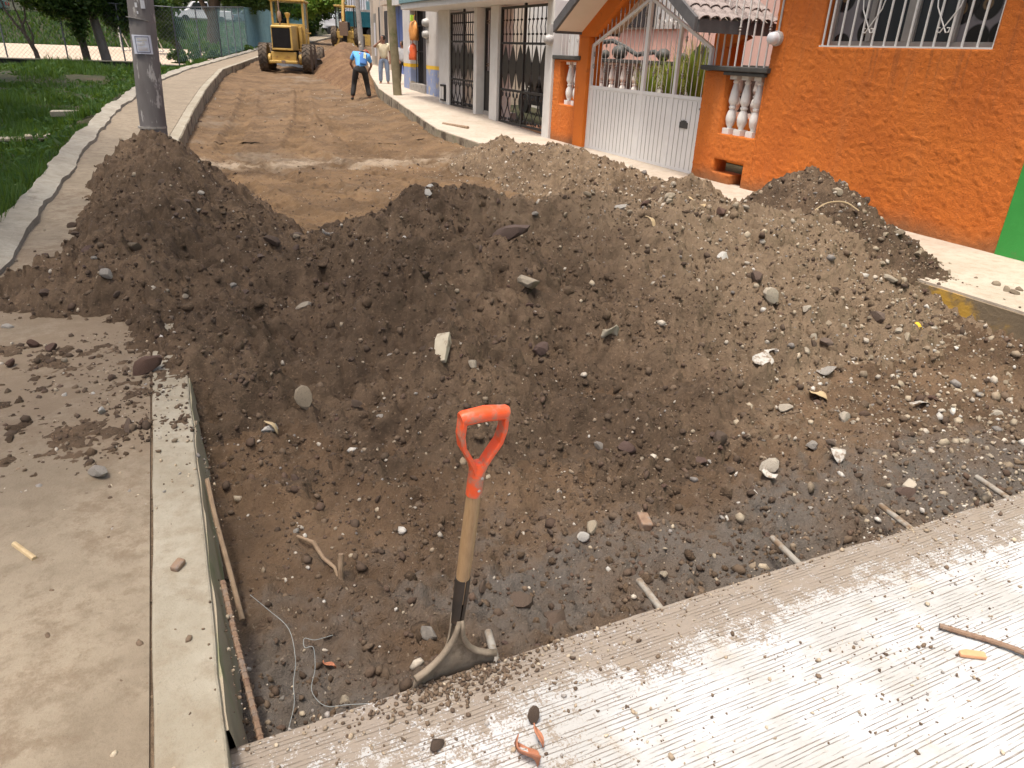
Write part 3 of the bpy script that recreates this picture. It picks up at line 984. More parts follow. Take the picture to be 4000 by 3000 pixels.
def rock_template(sub, r, rough, flat):
    v, f = ico(sub)
    n = 0
    for k in range(3):
        a = r.normal(size=3)
        n = n + np.sin(v @ a * (1.3 + k) + r.uniform(0, 6)) / (k + 1.6)
    v = v * (1 + rough * n[:, None])
    for k in range(6 if sub == 1 else 9):      # broken faces
        a = r.normal(size=3)
        a /= np.linalg.norm(a)
        dd = v @ a
        lim = r.uniform(.35, .7) if sub == 1 else r.uniform(.45, .8)
        v = v - np.outer(np.clip(dd - lim, 0, None), a) * .9
    v = v * np.array([1, r.uniform(.68, .95), flat * r.uniform(.8, 1.1)])
    return v, f


r1 = np.random.default_rng(3)
T1 = [rock_template(1, r1, .22, .7) for _ in range(8)]
T2 = [rock_template(2, r1, .16, .72) for _ in range(10)]


def quats(n, r):
    q = r.normal(size=(n, 4))
    q /= np.linalg.norm(q, axis=1)[:, None]
    w_, x, y, z = q.T
    return np.stack([np.stack([1 - 2 * (y * y + z * z), 2 * (x * y - z * w_), 2 * (x * z + y * w_)], -1),
                     np.stack([2 * (x * y + z * w_), 1 - 2 * (x * x + z * z), 2 * (y * z - x * w_)], -1),
                     np.stack([2 * (x * z - y * w_), 2 * (y * z + x * w_), 1 - 2 * (x * x + y * y)], -1)], 1)


def batch(name, P, Rr, C, r, mat_='gravel', tmpl=T1):
    VS, FS, CS_ = [], [], []
    off = 0
    k = r.integers(0, len(tmpl), len(P))
    M_ = quats(len(P), r)
    for t, (v, f) in enumerate(tmpl):
        s = np.where(k == t)[0]
        if not len(s):
            continue
        v_ = np.einsum('nij,vj->nvi', M_[s], v) * Rr[s][:, None, None] + P[s][:, None, :]
        VS.append(v_.reshape(-1, 3))
        FS.append((f[None] + (np.arange(len(s)) * len(v))[:, None, None]).reshape(-1, 3) + off)
        CS_.append(np.repeat(C[s], len(v), 0))
        off += len(s) * len(v)
    return npmesh(name, np.concatenate(VS), np.concatenate(FS), mat_, cols=np.concatenate(CS_))


PAL = np.array([(.088, .062, .044), (.11, .078, .053), (.075, .052, .037), (.14, .10, .068), (.10, .066, .047), (.26, .205, .145), (.36, .30, .22), (.44, .39, .32), (.22, .20, .18), (.50, .47, .42)])


def pickcol(x, y, r):
    """darker stones on the left of the heap, many pale ones on the right"""
    n = len(x)
    p = sstep(1.6, 4.2, x + 1.5 * vnoise(x * .8, y * .8, 50)) * .46 + .11
    pale = r.random(n) < p
    i = np.where(pale, r.choice([5, 6, 6, 7, 8, 9], n, p=[.28, .22, .1, .2, .12, .08]), r.choice([0, 1, 2, 3, 4], n))
    return PAL[i] * r.uniform(.8, 1.2, (n, 1))


r2 = np.random.default_rng(11)
# gravel and crumbs over heaps and trench
n = 84000
px = r2.uniform(-1.3, 6.5, n)
py = 1.42 + 10.2 * r2.random(n) ** 1.55
zz, ll = ground(px, py)
xl, xr = polyat(LK, py), polyat(RK, py)
ins = ((px > xl) & (px < xr)) | (ll > 0)
wz = np.where(px < xl, polyat(LK, py, 1), polyat(RK, py, 1))
ok = ins & ~(((px < xl) | (px > xr)) & (zz < wz - .02))
dens = np.where(ll == 0, np.where(py > 6.5, .16, .75), 1.0) * (.35 + 1.3 * np.clip(vnoise(px * 1.3, py * 1.3, 60) + .5 + .25 * sstep(2, 4.5, px), 0, 1))
ok &= r2.random(n) < dens
px, py = px[ok], py[ok]
rr = np.clip(np.exp(r2.normal(math.log(.0058), .66, len(px))), .003, .034) * (1 + .30 * sstep(2.2, 4.0, px))
pz = zat(px, py) + rr * .15
tag(batch('loose_gravel', np.stack([px, py, pz], -1), rr, pickcol(px, py, r2), r2), 'small gravel and crumbs of earth strewn over the heaps and trench', 'gravel', kind='stuff')
# clods of the same earth, half sunk, thickest on the heaps
n = 26000
px = r2.uniform(-1.3, 6.4, n)
py = 1.5 + 6.6 * r2.random(n) ** 1.3
zz, ll = ground(px, py)
xl, xr = polyat(LK, py), polyat(RK, py)
wz = np.where(px < xl, polyat(LK, py, 1), polyat(RK, py, 1))
ok = (((px > xl) & (px < xr)) | (zz > wz - .02)) & (r2.random(n) < np.where(ll > 0, .9, .4) * np.clip(vnoise(px * 2.1, py * 2.1, 66) * 1.6 + .55, .12, 1))
px, py = px[ok], py[ok]
rr = np.clip(np.exp(r2.normal(math.log(.0125), .45, len(px))), .006, .045)
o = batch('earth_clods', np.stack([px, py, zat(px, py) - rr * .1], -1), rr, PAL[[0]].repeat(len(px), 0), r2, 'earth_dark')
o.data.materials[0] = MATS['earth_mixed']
hi_ = np.where((py > 2.9) & (px > polyat(LK, py)) & (px < polyat(RK, py)))[0]
k = r2.choice(hi_, 420, replace=False)
rb = r2.uniform(.02, .065, 420) * r2.uniform(.6, 1, 420)
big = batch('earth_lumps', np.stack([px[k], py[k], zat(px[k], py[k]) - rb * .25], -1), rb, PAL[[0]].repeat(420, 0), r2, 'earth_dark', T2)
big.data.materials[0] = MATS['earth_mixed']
tag(big, 'larger lumps of earth half sunk in the dumped heaps', 'earth', kind='stuff')
tag(o, 'broken clods of earth lying over the dumped heaps', 'earth', kind='stuff')
# crumbs on slab and left pavement
n = 7000
px = np.concatenate([r2.uniform(-.05, 4.2, n), r2.uniform(-1.15, -.02, 15000)])
py = np.concatenate([1.40 - .95 * r2.random(n) ** 1.9, r2.uniform(.9, 5.6, 15000)])
sl = px > -.06
cl = np.clip(vnoise(px * 3.2, py * 3.2, 71) + .5, 0, 1)
ok = r2.random(len(px)) < np.where(sl, cl * (1.25 - .18 * px.clip(0, 5)), cl * np.where(px > -.25, .30, .62) * (.22 + .8 * sstep(1.9, 3.4, py)))
px, py, sl = px[ok], py[ok], sl[ok]
rr = np.clip(np.exp(r2.normal(math.log(.0034), .55, len(px))), .0015, .014) * np.where(sl, 1, 1.45)
pz = np.where(sl, .0, np.where(px > -.24, .10, .092)) + rr * .35
cc = PAL[r2.choice([0, 1, 3, 3, 5, 5, 6, 8], len(px))] * r2.uniform(1.1, 1.7, (len(px), 1))
# soil kicked up round the shovel blade
kx, ky = r2.normal(.53, .13, 420), 1.40 - np.abs(r2.normal(0, .05, 420))
kr = r2.uniform(.003, .011, 420)
px, py, pz, rr = np.r_[px, kx], np.r_[py, ky], np.r_[pz, kr * .4], np.r_[rr, kr]
cc = np.r_[cc, PAL[r2.choice([0, 1, 3], 420)] * 1.3]
tag(batch('scattered_crumbs', np.stack([px, py, pz], -1), rr, cc, r2), 'crumbs of dirt scattered over the concrete slab and left pavement', 'gravel', kind='stuff')
# pebbles on the far road
n = 1900
py = 7 + 20 * r2.random(n) ** 1.3
px = polyat(LK, py) + r2.random(n) * (polyat(RK, py) - polyat(LK, py))
rr = np.clip(np.exp(r2.normal(math.log(.009), .6, n)), .005, .04)
pz = np.where(py < 14.2, zat(px, np.minimum(py, 14.2)), far_ground(px, py)[0]) + rr * .2
tag(batch('road_pebbles', np.stack([px, py, pz], -1), rr, pickcol(px, py, r2), r2), 'pebbles and crumbs dotted over the graded road beyond the heap', 'gravel', kind='stuff')

# single stones, parts of the heaps they lie in
TM = {}
for i, (v, f) in enumerate(T2):
    for mname in ('stone_dark', 'stone_pale', 'stone_red', 'stone_grey', 'stone_white'):
        me = bpy.data.meshes.new('stone')
        me.from_pydata(v.tolist(), [], f.tolist())
        me.polygons.foreach_set('use_smooth', [True] * len(me.polygons))
        me.set_sharp_from_angle(angle=rad(24))
        me.materials.append(MATS[mname])
        TM[(i, mname)] = me


def stone(x, y, r, mname, parent=None, name='stone', sink=.3, z=None, sq=(1, 1, 1), seed=None):
    i = random.randrange(len(T2))
    o = bpy.data.objects.new(name, TM[(i, mname)])
    COL.objects.link(o)
    zz_ = float(zat(x, y)) if z is None else z
    o.location = (x, y, zz_ + r * .72 * (1 - sink) * sq[2])
    o.scale = (r * sq[0], r * sq[1], r * sq[2])
    o.rotation_euler = (random.uniform(-.4, .4), random.uniform(-.4, .4), random.uniform(0, 6.3))
    if parent is not None:
        o.parent = parent
    return o


PARENT = {0: road, 1: heap_l, 2: heap_c, 3: heap_r, 4: heap_b}
cnt = 0
cap = {0: 56, 1: 70, 2: 270, 3: 50, 4: 30}
got = {k: 0 for k in cap}
while sum(got.values()) < sum(cap.values()) and cnt < 6000:
    cnt += 1
    x = random.uniform(-1.2, 6.2)
    y = 1.6 + 5.6 * random.random() ** 1.3
    zz_, l_ = ground(np.array([x]), np.array([y]))
    l_ = int(l_[0])
    if got[l_] >= cap[l_]:
        continue
    if l_ == 1 and x < -.05 and y < 4.35:
        continue
    if l_ == 0 and (x < polyat(LK, y) + .1 or x > polyat(RK, y) - .1):
        continue
    if l_ in (2,) and vnoise(np.array([x * 1.1]), np.array([y * 1.1]), 90)[0] < -.12:
        continue
    if l_ == 2 and random.random() > .35 + .65 * float(sstep(1.5, 3.2, x)):
        continue
    r = min(.085, random.lognormvariate(math.log(.024 + .006 * float(sstep(2.2, 3.4, x))), .42))
    p = float(sstep(1.6, 4.2, x)) * .5 + .14
    u = random.random()
    mn = 'stone_pale' if u < p else ('stone_grey' if u < p + .06 else ('stone_red' if u < p + .16 else 'stone_dark'))
    got[l_] += 1
    stone(x, y, r, mn, PARENT[l_], sink=random.uniform(.3, .95), sq=(1, random.uniform(.75, 1.1), random.uniform(.7, 1)))
# ------------------------------------------------------------------ buildings on the right (facades at x = 6.7)
WX = 6.70


def stucco_panel(name, y0, y1, z0, z1, mat_, parent, holes=(), x=WX, thick=.22, step=.017, amp=.011):
    """wall slab with a rough cast front; holes are (y0, y1, z0, z1)"""
    cy = sorted({y0, y1} | {h for q in holes for h in q[:2]})
    cz = sorted({z0, z1} | {h for q in holes for h in q[2:]})

    def fill(c):
        out = []
        for a, b_ in zip(c[:-1], c[1:]):
            k = max(1, int(round((b_ - a) / step)))
            out += list(np.linspace(a, b_, k + 1)[:-1])
        return np.array(out + [c[-1]])
    gy, gz = fill(cy), fill(cz)
    A, B = np.meshgrid(gy, gz)
    rough = amp * (fbm(A, B, 13, 3, 101) + fbm(A * .6, B * 1.3, 30, 2, 102))
    onedge = np.zeros(A.shape, bool)
    for q in holes:
        onedge |= (A >= q[0] - 1e-6) & (A <= q[1] + 1e-6) & (B >= q[2] - 1e-6) & (B <= q[3] + 1e-6)
    XF = x - np.where(onedge, 0, np.abs(rough))
    n_ = A.size
    V1 = np.stack([XF, A, B], -1).reshape(-1, 3)
    V2 = np.stack([np.full(A.shape, x + thick), A, B], -1).reshape(-1, 3)
    I = np.arange(n_).reshape(A.shape)
    solid = np.ones((A.shape[0] - 1, A.shape[1] - 1), bool)
    cyc = (gy[:-1] + gy[1:]) / 2
    czc = (gz[:-1] + gz[1:]) / 2
    for q in holes:
        solid &= ~(((cyc > q[0]) & (cyc < q[1]))[None, :] & ((czc > q[2]) & (czc < q[3]))[:, None])
    F = []
    for i in range(solid.shape[0]):
        for j in range(solid.shape[1]):
            if not solid[i, j]:
                continue
            a, b_, c, d = I[i, j], I[i, j + 1], I[i + 1, j + 1], I[i + 1, j]
            F.append((a, d, c, b_))
            F.append((a + n_, b_ + n_, c + n_, d + n_))
            for (di, dj, e0, e1) in ((-1, 0, a, b_), (1, 0, c, d), (0, -1, d, a), (0, 1, b_, c)):
                ii, jj = i + di, j + dj
                if ii < 0 or jj < 0 or ii >= solid.shape[0] or jj >= solid.shape[1] or not solid[ii, jj]:
                    F.append((e0, e1, e1 + n_, e0 + n_))
    return npmesh(name, np.concatenate([V1, V2]), np.array(F), mat_, smooth=False, parent=parent)


def spiral(cy, cz, r, turns, a0, sgn, n_=22):
    return [(cy + sgn * r * (1 - .72 * t) * math.cos(a0 + turns * 2 * PI * t), cz + r * (1 - .72 * t) * math.sin(a0 + turns * 2 * PI * t)) for t in np.linspace(0, 1, n_)]


# --- orange house with barred window
oh = thing('orange_house', 'orange rough-cast house wall with a white barred window', 'house', (WX, 5.6, .1))
wo = stucco_panel('wall', 3.96, 7.24, .06, 4.2, 'orange_stucco', oh, holes=[(4.54, 6.53, 1.80, 3.15)])
wo.matrix_parent_inverse = oh.matrix_basis.inverted()
MB().box(WX + .22, 12, 4.0, 7.2, .05, 4.2).build('house_body', 'orange_post', oh)
mb = MB().box(6.1, 12.0, 3.9, 7.3, 4.2, 4.34)
mb.build('roof', 'roof_grey', oh)
win = MB()
win.box(WX + .10, WX + .16, 4.55, 6.52, 1.80, 1.86).box(WX + .10, WX + .16, 4.55, 6.52, 3.08, 3.14).box(WX + .10, WX + .16, 6.45, 6.52, 1.86, 3.08).box(WX + .10, WX + .16, 4.55, 4.60, 1.86, 3.08)
wf = win.build('window', 'frame_grey', oh)
for y in (5.03, 5.98):
    MB().box(WX + .09, WX + .15, y - .03, y + .03, 1.862, 3.078).build('mullion', 'frame_grey', wf)
MB().box(WX + .10, WX + .15, 5.45, 5.58, 1.862, 3.078).build('mullion', 'frame_grey', wf)
mt, nt, b, vec = newmat('pane_pattern')
v = NN(nt, 'ShaderNodeTexVoronoi', {'feature': 'F1'}, Vector=vec, Scale=3.4, Randomness=.8)
d_ = v.outputs['Distance']
col = mixc(nt, rng_(nt, d_, .44, .50), (0.012, 0.011, 0.012), (0.16, 0.15, 0.16))
col = mixc(nt, rng_(nt, d_, .20, .16), col, (0.13, 0.085, 0.045))
col = mixc(nt, rng_(nt, d_, .12, .09), col, (0.03, 0.02, 0.02))
nt.links.new(col, b.inputs['Base Color'])
b.inputs['Roughness'].default_value = .12
for y0, y1, mt_ in ((4.60, 5.0, 'pane_pattern'), (6.01, 6.45, 'pane_pattern'), (5.06, 5.45, 'glass_dark'), (5.58, 5.95, 'glass_dark')):
    MB().box(WX + .125, WX + .135, y0 + .001, y1 - .001, 1.862, 3.078).build('pane', mt_, wf)
grille = MB().box(WX + .0, WX + .035, 4.53, 6.535, 1.79, 1.815).build('window_grille', 'white_iron', oh)
for y in (6.50, 6.42, 6.27, 6.13, 5.99, 5.85, 5.70, 5.56, 5.42, 5.27, 5.14, 4.99, 4.85, 4.70, 4.55):
    MB().box(WX + .012, WX + .026, y - .008, y + .008, 1.815, 3.13).build('bar', 'white_iron', grille)
for cy in (5.92, 5.07):
    s = MB()
    xg = WX + .006
    for sg in (-1, 1):
        s.tube([(xg, cy, 1.98), (xg, cy + sg * .055, 2.06), (xg, cy + sg * .115, 2.15), (xg, cy + sg * .135, 2.24), (xg, cy + sg * .12, 2.31), (xg, cy + sg * .075, 2.345), (xg, cy + sg * .03, 2.32), (xg, cy + sg * .02, 2.27), (xg, cy + sg * .05, 2.24), (xg, cy + sg * .07, 2.265)], .006, 6)
        s.tube([(xg, cy + sg * .0, 1.98), (xg, cy + sg * .03, 1.935), (xg, cy + sg * .06, 1.94), (xg, cy + sg * .062, 1.975), (xg, cy + sg * .035, 1.975)], .006, 6)
        s.tube([(xg, cy + sg * .01, 2.40), (xg, cy + sg * .09, 2.37), (xg, cy + sg * .14, 2.42), (xg, cy + sg * .10, 2.50)], .006, 6)
    s.build('scroll', 'white_iron', grille, smooth=True)
# round electricity meter
em = thing('electricity_meter', 'grey domed electricity meter on the corner of the orange house', 'meter', (WX - .02, 7.16, 1.80))
Rx = Matrix.Rotation(-PI / 2, 3, 'Y')
MB().lathe([(.078, 0), (.082, .02), (.082, .05), (.07, .055)], 20, (WX, 7.165, 1.88), Rx).build('base_ring', 'meter_grey', em, smooth=True)
MB().lathe([(.068, .055), (.068, .10), (.06, .13), (.04, .145), (.001, .15)], 20, (WX, 7.165, 1.88), Rx).build('dome', 'bag_white', em, smooth=True)
MB().cyl((WX - .02, 7.165, 1.96), (WX - .02, 7.165, 2.9), .012).build('conduit', 'meter_grey', em)

# --- green house
gh = thing('green_house', 'bright green painted house wall at the right edge', 'house', (WX, 3, .1))
MB().box(WX - .012, WX + .25, -4, 3.955, .055, 4.4).build('wall', 'green_wall', gh)
MB().box(6.4, 12.0, -4.05, 3.9, 4.4, 4.55).build('roof', 'roof_grey', gh)
MB().box(WX + .252, 12, -3.9, 3.85, .05, 4.35).build('house_body', 'green_wall', gh)

# --- orange garden wall, both sides of the white gate
BAL = [(.055, 0), (.055, .10), (.030, .105), (.030, .13), (.046, .17), (.058, .24), (.060, .30), (.048, .38), (.030, .43), (.042, .45), (.042, .475), (.032, .49), (.040, .515), (.055, .56), (.056, .60), (.047, .70), (.034, .82), (.027, .87), (.036, .885), (.036, .905), (.028, .915), (.028, .93), (.055, .935), (.055, 1.0)]


def baluster(x, y, z0, z1, parent, name='baluster'):
    h = z1 - z0
    mb = MB()
    k = 1.15 if h > .6 else .9
    mb.box(x - .055 * k, x + .055 * k, y - .055 * k, y + .055 * k, z0, z0 + .10 * h)
    mb.box(x - .055 * k, x + .055 * k, y - .055 * k, y + .055 * k, z0 + .935 * h, z1)
    mb.lathe([(r * k, z0 + z * h) for r, z in BAL[2:-2]], 14, (x, y, 0))
    return mb.build(name, 'white_plaster', parent, smooth=True)


gw = thing('garden_wall', 'low orange garden wall with three white balusters beside the gate and house', 'wall', (WX, 7.8, .1))
o = stucco_panel('wall', 7.245, 8.42, .05, 1.495, 'orange_stucco', gw, holes=[(7.28, 7.98, .74, 1.485), (7.40, 7.98, .25, .42), (7.40, 7.62, .06, .25)])
o.matrix_parent_inverse = gw.matrix_basis.inverted()
MB().box(WX - .07, WX + .27, 7.20, 8.455, 1.50, 1.56).build('ledge', 'ledge_dark', gw, bevel=.012)
MB().box(WX - .05, WX + .24, 7.245, 8.0, 1.455, 1.497).build('ledge_moulding', 'ledge_dark', gw, bevel=.01)
for y in (7.44, 7.67, 7.89):
    baluster(WX + .10, y, .742, 1.452, gw)
rail = MB().box(WX + .09, WX + .11, 7.27, 8.42, 2.62, 2.65).build('railing', 'white_iron', gw)
for i, y in enumerate(np.linspace(7.30, 8.38, 9)):
    q = MB().box(WX + .092, WX + .108, y - .008, y + .008, 1.56, 2.62 if i else 2.62)
    q.build('bar', 'white_iron', rail)
    if i % 2:
        MB().lathe([(.001, 0), (.022, .03), (.012, .045), (.022, .06), (.001, .10)], 8, (WX + .10, y, 1.90 + .05 * (i % 4))).build('knob', 'frame_grey', rail, smooth=True)
gp = thing('garden_wall', 'narrow orange wall with two white balusters between white pillar and gate', 'wall', (WX, 12.3, .1))
o = stucco_panel('wall', 11.90, 12.80, .05, 1.53, 'orange_stucco', gp, holes=[(11.98, 12.56, .78, 1.50)])
o.matrix_parent_inverse = gp.matrix_basis.inverted()
MB().box(WX - .05, WX + .25, 11.80, 12.82, 1.532, 1.60).build('ledge', 'ledge_dark', gp, bevel=.012)
for y in (12.10, 12.36):
    baluster(WX + .11, y, .782, 1.498, gp)
rail = MB().box(WX + .09, WX + .11, 11.92, 12.78, 1.99, 2.01).build('railing', 'white_iron', gp)
for y in np.linspace(11.98, 12.74, 6):
    MB().box(WX + .093, WX + .107, y - .007, y + .007, 1.60, 1.99).build('bar', 'white_iron', rail)
for y in (12.15, 12.45):
    MB().lathe([(.001, 0), (.02, .03), (.012, .045), (.02, .06), (.001, .09)], 8, (WX + .10, y, 1.80)).build('knob', 'frame_grey', rail, smooth=True)

# --- gate porch: orange posts, gable roof with clay tiles
RXF, RXB, RYC, EL, ER, EZ = 6.15, 7.45, 9.94, 11.82, 8.06, 1.97
RIDZ = EZ + (EL - RYC) * .60
po = thing('gate_porch', 'gabled porch with orange posts and grey clay tiles over the white gate', 'porch', (WX, RYC, .1))
MB().box(WX - .02, WX + .26, 11.56, 11.90, .05, 1.90).build('post', 'orange_post', po, bevel=.01)
MB().box(7.20, 7.42, 8.55, 8.95, .05, 1.96).build('post', 'orange_post', po, bevel=.01)
MB().box(7.20, 7.42, 12.35, 12.62, .05, 1.90).build('post', 'orange_post', po, bevel=.01)
MB().prism([(11.90, 1.90), (11.42, 1.90), (RYC, 2.86), (RYC, 3.02), (11.90, 1.98)], 'x', WX - .02, WX + .26).build('beam', 'orange_post', po)
MB().prism([(8.42, 1.78), (8.05, 1.90), (RYC, 3.02), (RYC, 2.86)], 'x', WX + .28, WX + .40).build('beam', 'orange_post', po)
for sg, E in ((1, EL), (-1, ER)):
    dy = E - RYC
    nrm = Vector((0, sg * .6, 1)).normalized()
    mb = MB()
    a, c = (E, EZ), (RYC, RIDZ)
    mb.prism([(a[0], a[1]), (c[0], c[1]), (c[0], c[1] + .10), (a[0], a[1] + .10)], 'x', RXF + .03, RXB)
    mb.build('soffit', 'cream', po)
    mb = MB().prism([(a[0] + sg * .015, a[1] - .03), (c[0], c[1] - .03), (c[0], c[1] + .13), (a[0] + sg * .015, a[1] + .13)], 'x', RXF - .02, RXF + .03)
    mb.build('fascia', 'roof_grey', po)
    MB().box(RXF + .031, RXB, min(E, E + sg * .04), max(E, E + sg * .04), EZ - .04, EZ + .11).build('fascia', 'roof_grey', po)
# clay tiles
tl = MB()
n_, L_ = 8, .34
vs, fs = [], []
for e, rr_ in ((0, .085), (1, .072)):
    for k in range(n_ + 1):
        q = PI * k / n_
        for th_ in (0, .014):
            vs.append((-math.cos(q) * (rr_ - th_), e * L_, math.sin(q) * (rr_ - th_) * .75))
for k in range(n_):
    a, b_ = 2 * k, 2 * k + 2
    o_ = 2 * (n_ + 1)
    fs += [(a, b_, b_ + o_, a + o_), (a + 1, a + o_ + 1, b_ + o_ + 1, b_ + 1), (a, a + 1, b_ + 1, b_), (a + o_, b_ + o_, b_ + o_ + 1, a + o_ + 1)]
tl.add(vs, fs)
t0 = tl.build('tile', 'tile', po, smooth=True)
tm = t0.data
bpy.data.objects.remove(t0)
for sg, E in ((1, EL), (-1, ER)):
    sl = math.atan(.60)
    for row in range(8):
        for c_ in range(8):
            o = bpy.data.objects.new('tile', tm)
            COL.objects.link(o)
            s_ = row * .275 - .05
            y = E - sg * s_ * math.cos(sl)
            z = EZ + .105 + s_ * math.sin(sl) + .018
            o.location = (RXF + .10 + c_ * .165 + random.uniform(-.006, .006), y + random.uniform(-.008, .008), z)
            R = Matrix.Rotation(sl - .05, 4, 'X')
            if sg > 0:
                R = Matrix.Rotation(PI, 4, 'Z') @ R
            o.rotation_euler = R.to_euler()
            o.rotation_euler.z += random.uniform(-.03, .03)
            o.parent = po
            o.matrix_parent_inverse = po.matrix_basis.inverted()

# --- white metal gate
ga = thing('metal_gate', 'white sheet-metal double gate with spear-tipped bars under the gabled porch', 'gate', (WX + .1, 9.98, .12))
gx0, gx1 = WX + .06, WX + .10
for y0, y1, nm in ((9.99, 11.53, 'gate_leaf'), (9.18, 9.93, 'gate_leaf'), (8.46, 9.12, 'gate_door')):
    lf = MB().box(gx0, gx0 + .018, y0, y1, .15, 1.10).build(nm, 'white_metal', ga)
    k = int((y1 - y0) / .115)
    for i in range(1, k + 1):
        y = y0 + i * (y1 - y0) / (k + 1)
        MB().box(gx0 - .005, gx0 - .001, y - .0025, y + .0025, .165, 1.085).build('groove', 'frame_grey', lf)
fr = MB()
for y in (8.435, 9.15, 9.96, 11.555):
    top_ = 1.76 + (1 - abs(y - 9.96) / 1.55) * .64 if 8.5 < y < 11.5 else 1.77
    fr.box(gx0 - .012, gx1 - .005, y - .025 - (.015 if y == 9.96 else 0), y + .025 + (.015 if y == 9.96 else 0), .10, top_)
for y0, y1 in ((8.46, 9.125), (9.175, 9.92), (10.0, 11.53)):
    fr.box(gx0 - .009, gx1, y0, y1, 1.102, 1.15).box(gx0 - .009, gx1, y0, y1, .10, .148)
fr.bar((gx0 + .012, 8.43, 1.765), (gx0 + .012, 9.93, 2.40), .042, .042)
fr.bar((gx0 + .012, 11.55, 1.765), (gx0 + .012, 9.99, 2.40), .042, .042)
fr.build('gate_frame', 'white_metal', ga)
for i, y in enumerate(np.arange(8.54, 11.5, .118)):
    if min(abs(y - q) for q in (9.15, 9.96)) < .045:
        continue
    zt = 1.765 + (1 - abs(y - 9.96) / 1.56) * .64
    ext = .10 + .10 * ((i * 7) % 5) / 4
    bb = MB().cyl((gx0 + .012, y, 1.15), (gx0 + .012, y, zt + ext), .007, n=6).build('bar', 'white_iron', ga)
    MB().lathe([(.007, 0), (.014, .02), (.001, .08)], 6, (gx0 + .012, y, zt + ext - .005)).build('spear_tip', 'frame_grey', bb)
    if i % 3 == 1:
        for zz_ in (zt - .18, 1.36 + .05 * (i % 2)):
            MB().lathe([(.008, 0), (.022, .025), (.012, .035), (.012, .045), (.022, .055), (.008, .08)], 6, (gx0 + .012, y, zz_)).build('knob', 'frame_grey', bb)
MB().box(gx0 - .016, gx0 - .006, 8.72, 8.90, .72, .80).prism([(8.74, .80), (8.88, .80), (8.86, .825), (8.83, .815), (8.81, .835), (8.79, .815), (8.76, .825)], 'x', gx0 - .014, gx0 - .008).build('letter_plate', 'ledge_dark', ga)
MB().cyl((gx0 - .03, 8.475, 1.0), (gx0, 8.475, 1.0), .016).build('lock', 'frame_grey', ga)
MB().cyl((gx0 - .02, 11.60, 1.80), (gx0 - .02, 11.60, 1.86), .022).build('hinge', 'white_iron', ga)

# --- courtyard behind the gate
ph = thing('pink_house', 'pale pink house seen through the bars of the white gate', 'house', (10.6, 13, .1))
MB().box(10.6, 15, 6.5, 22, 0, 5).build('wall', 'pink', ph)
MB().box(7.9, 10.59, 12.75, 12.9, .1, 1.0).build('side_wall', 'pink', ph)
wn_ = MB().box(10.54, 10.60, 14.1, 16.9, 2.22, 3.6).build('window', 'white_paint', ph)
MB().box(10.50, 10.538, 15.3, 16.8, 2.26, 3.5).build('curtain', 'curtain', wn_)
q = MB()
for y in np.arange(15.34, 16.8, .09):
    q.cyl((10.50, y, 2.26), (10.50, y, 3.5), .03, n=8)
q.build('curtain_fold', 'curtain', wn_, smooth=True)
for y in np.arange(14.2, 15.3, .16):
    MB().cyl((10.48, y, 2.22), (10.48, y, 3.6), .010, n=6).build('bar', 'black_iron', wn_)
for y in np.arange(14.25, 15.2, .2):
    MB().tube([(10.48, a, z) for a, z in spiral(y, 2.34, .07, 1.2, 0, 1, 14)], .010, 5).build('scroll', 'white_iron', wn_)
bw = thing('balustrade', 'inner row of white balusters with dark rail in front of brown brick', 'balustrade', (8.5, 12.6, .1))
mt, nt, b, vec = newmat('brick_brown')
mp = NN(nt, 'ShaderNodeMapping', None, Vector=vec, Rotation=(0, rad(90), rad(90)))
bt = NN(nt, 'ShaderNodeTexBrick', None, Vector=mp.outputs[0], Color1=(0.075, 0.04, 0.03, 1), Color2=(0.10, 0.055, 0.04, 1), Mortar=(0.05, 0.035, 0.03, 1), Scale=4.0)
nt.links.new(bt.outputs[0], b.inputs['Base Color'])
b.inputs['Roughness'].default_value = .9
MB().box(8.85, 9.0, 8.2, 16.0, .1, 1.50).build('brick_wall', 'brick_brown', bw)
MB().box(8.38, 8.62, 8.2, 16.0, 1.502, 1.57).build('rail', 'ledge_dark', bw, bevel=.01)
MB().box(8.36, 8.64, 8.2, 16.0, .1, .80).build('plinth', 'orange_post', bw)
for y in np.arange(8.5, 15.9, .43):
    baluster(8.5, y, .802, 1.50, bw)
# dark curved iron ornaments lying on the rail
def tubeobj(name, label, cat, path, r, mat_, n_=8, group=None):
    return tag(MB().tube(path, r, n_).build(name, mat_, smooth=True), label, cat, group)


tubeobj('hose', 'dark thick hose arching over the inner rail at the left of the gate', 'hose', [(8.55, 14.6, 1.66), (8.55, 14.2, 1.88), (8.55, 13.8, 1.90), (8.55, 13.3, 1.78), (8.55, 12.9, 1.66), (8.55, 12.55, 1.70), (8.55, 12.3, 1.72), (8.55, 12.1, 1.62)], .045, 'brown_pots')
for i, (y, r_) in enumerate(((14.0, .10), (13.45, .16), (11.95, .13), (11.35, .09))):
    o = MB().ell((8.5, y, 1.568 + r_ * .8), (r_, r_, r_ * .85), 14, 9).build('clay_pot', 'brown_pots', smooth=True)
    tag(o, ['smallest dark round pot at the far left on the inner rail', 'biggest dark round pot on the inner rail', 'dark round pot on the inner rail near its middle', 'small dark round pot on the inner rail towards the right'][i], 'pot', 'round pots on the inner rail')
o = MB().prism([(11.15, 1.575), (11.05, 1.72), (10.85, 1.86), (10.75, 1.84), (10.62, 1.74), (10.45, 1.76), (10.2, 1.88), (10.1, 1.86), (10.16, 1.80), (10.35, 1.72), (10.45, 1.66), (10.2, 1.60), (10.05, 1.575)], 'x', 8.44, 8.56).build('garden_ornament', 'brown_pots')
tag(o, 'dark curved garden ornament like a lizard on the inner rail', 'ornament')
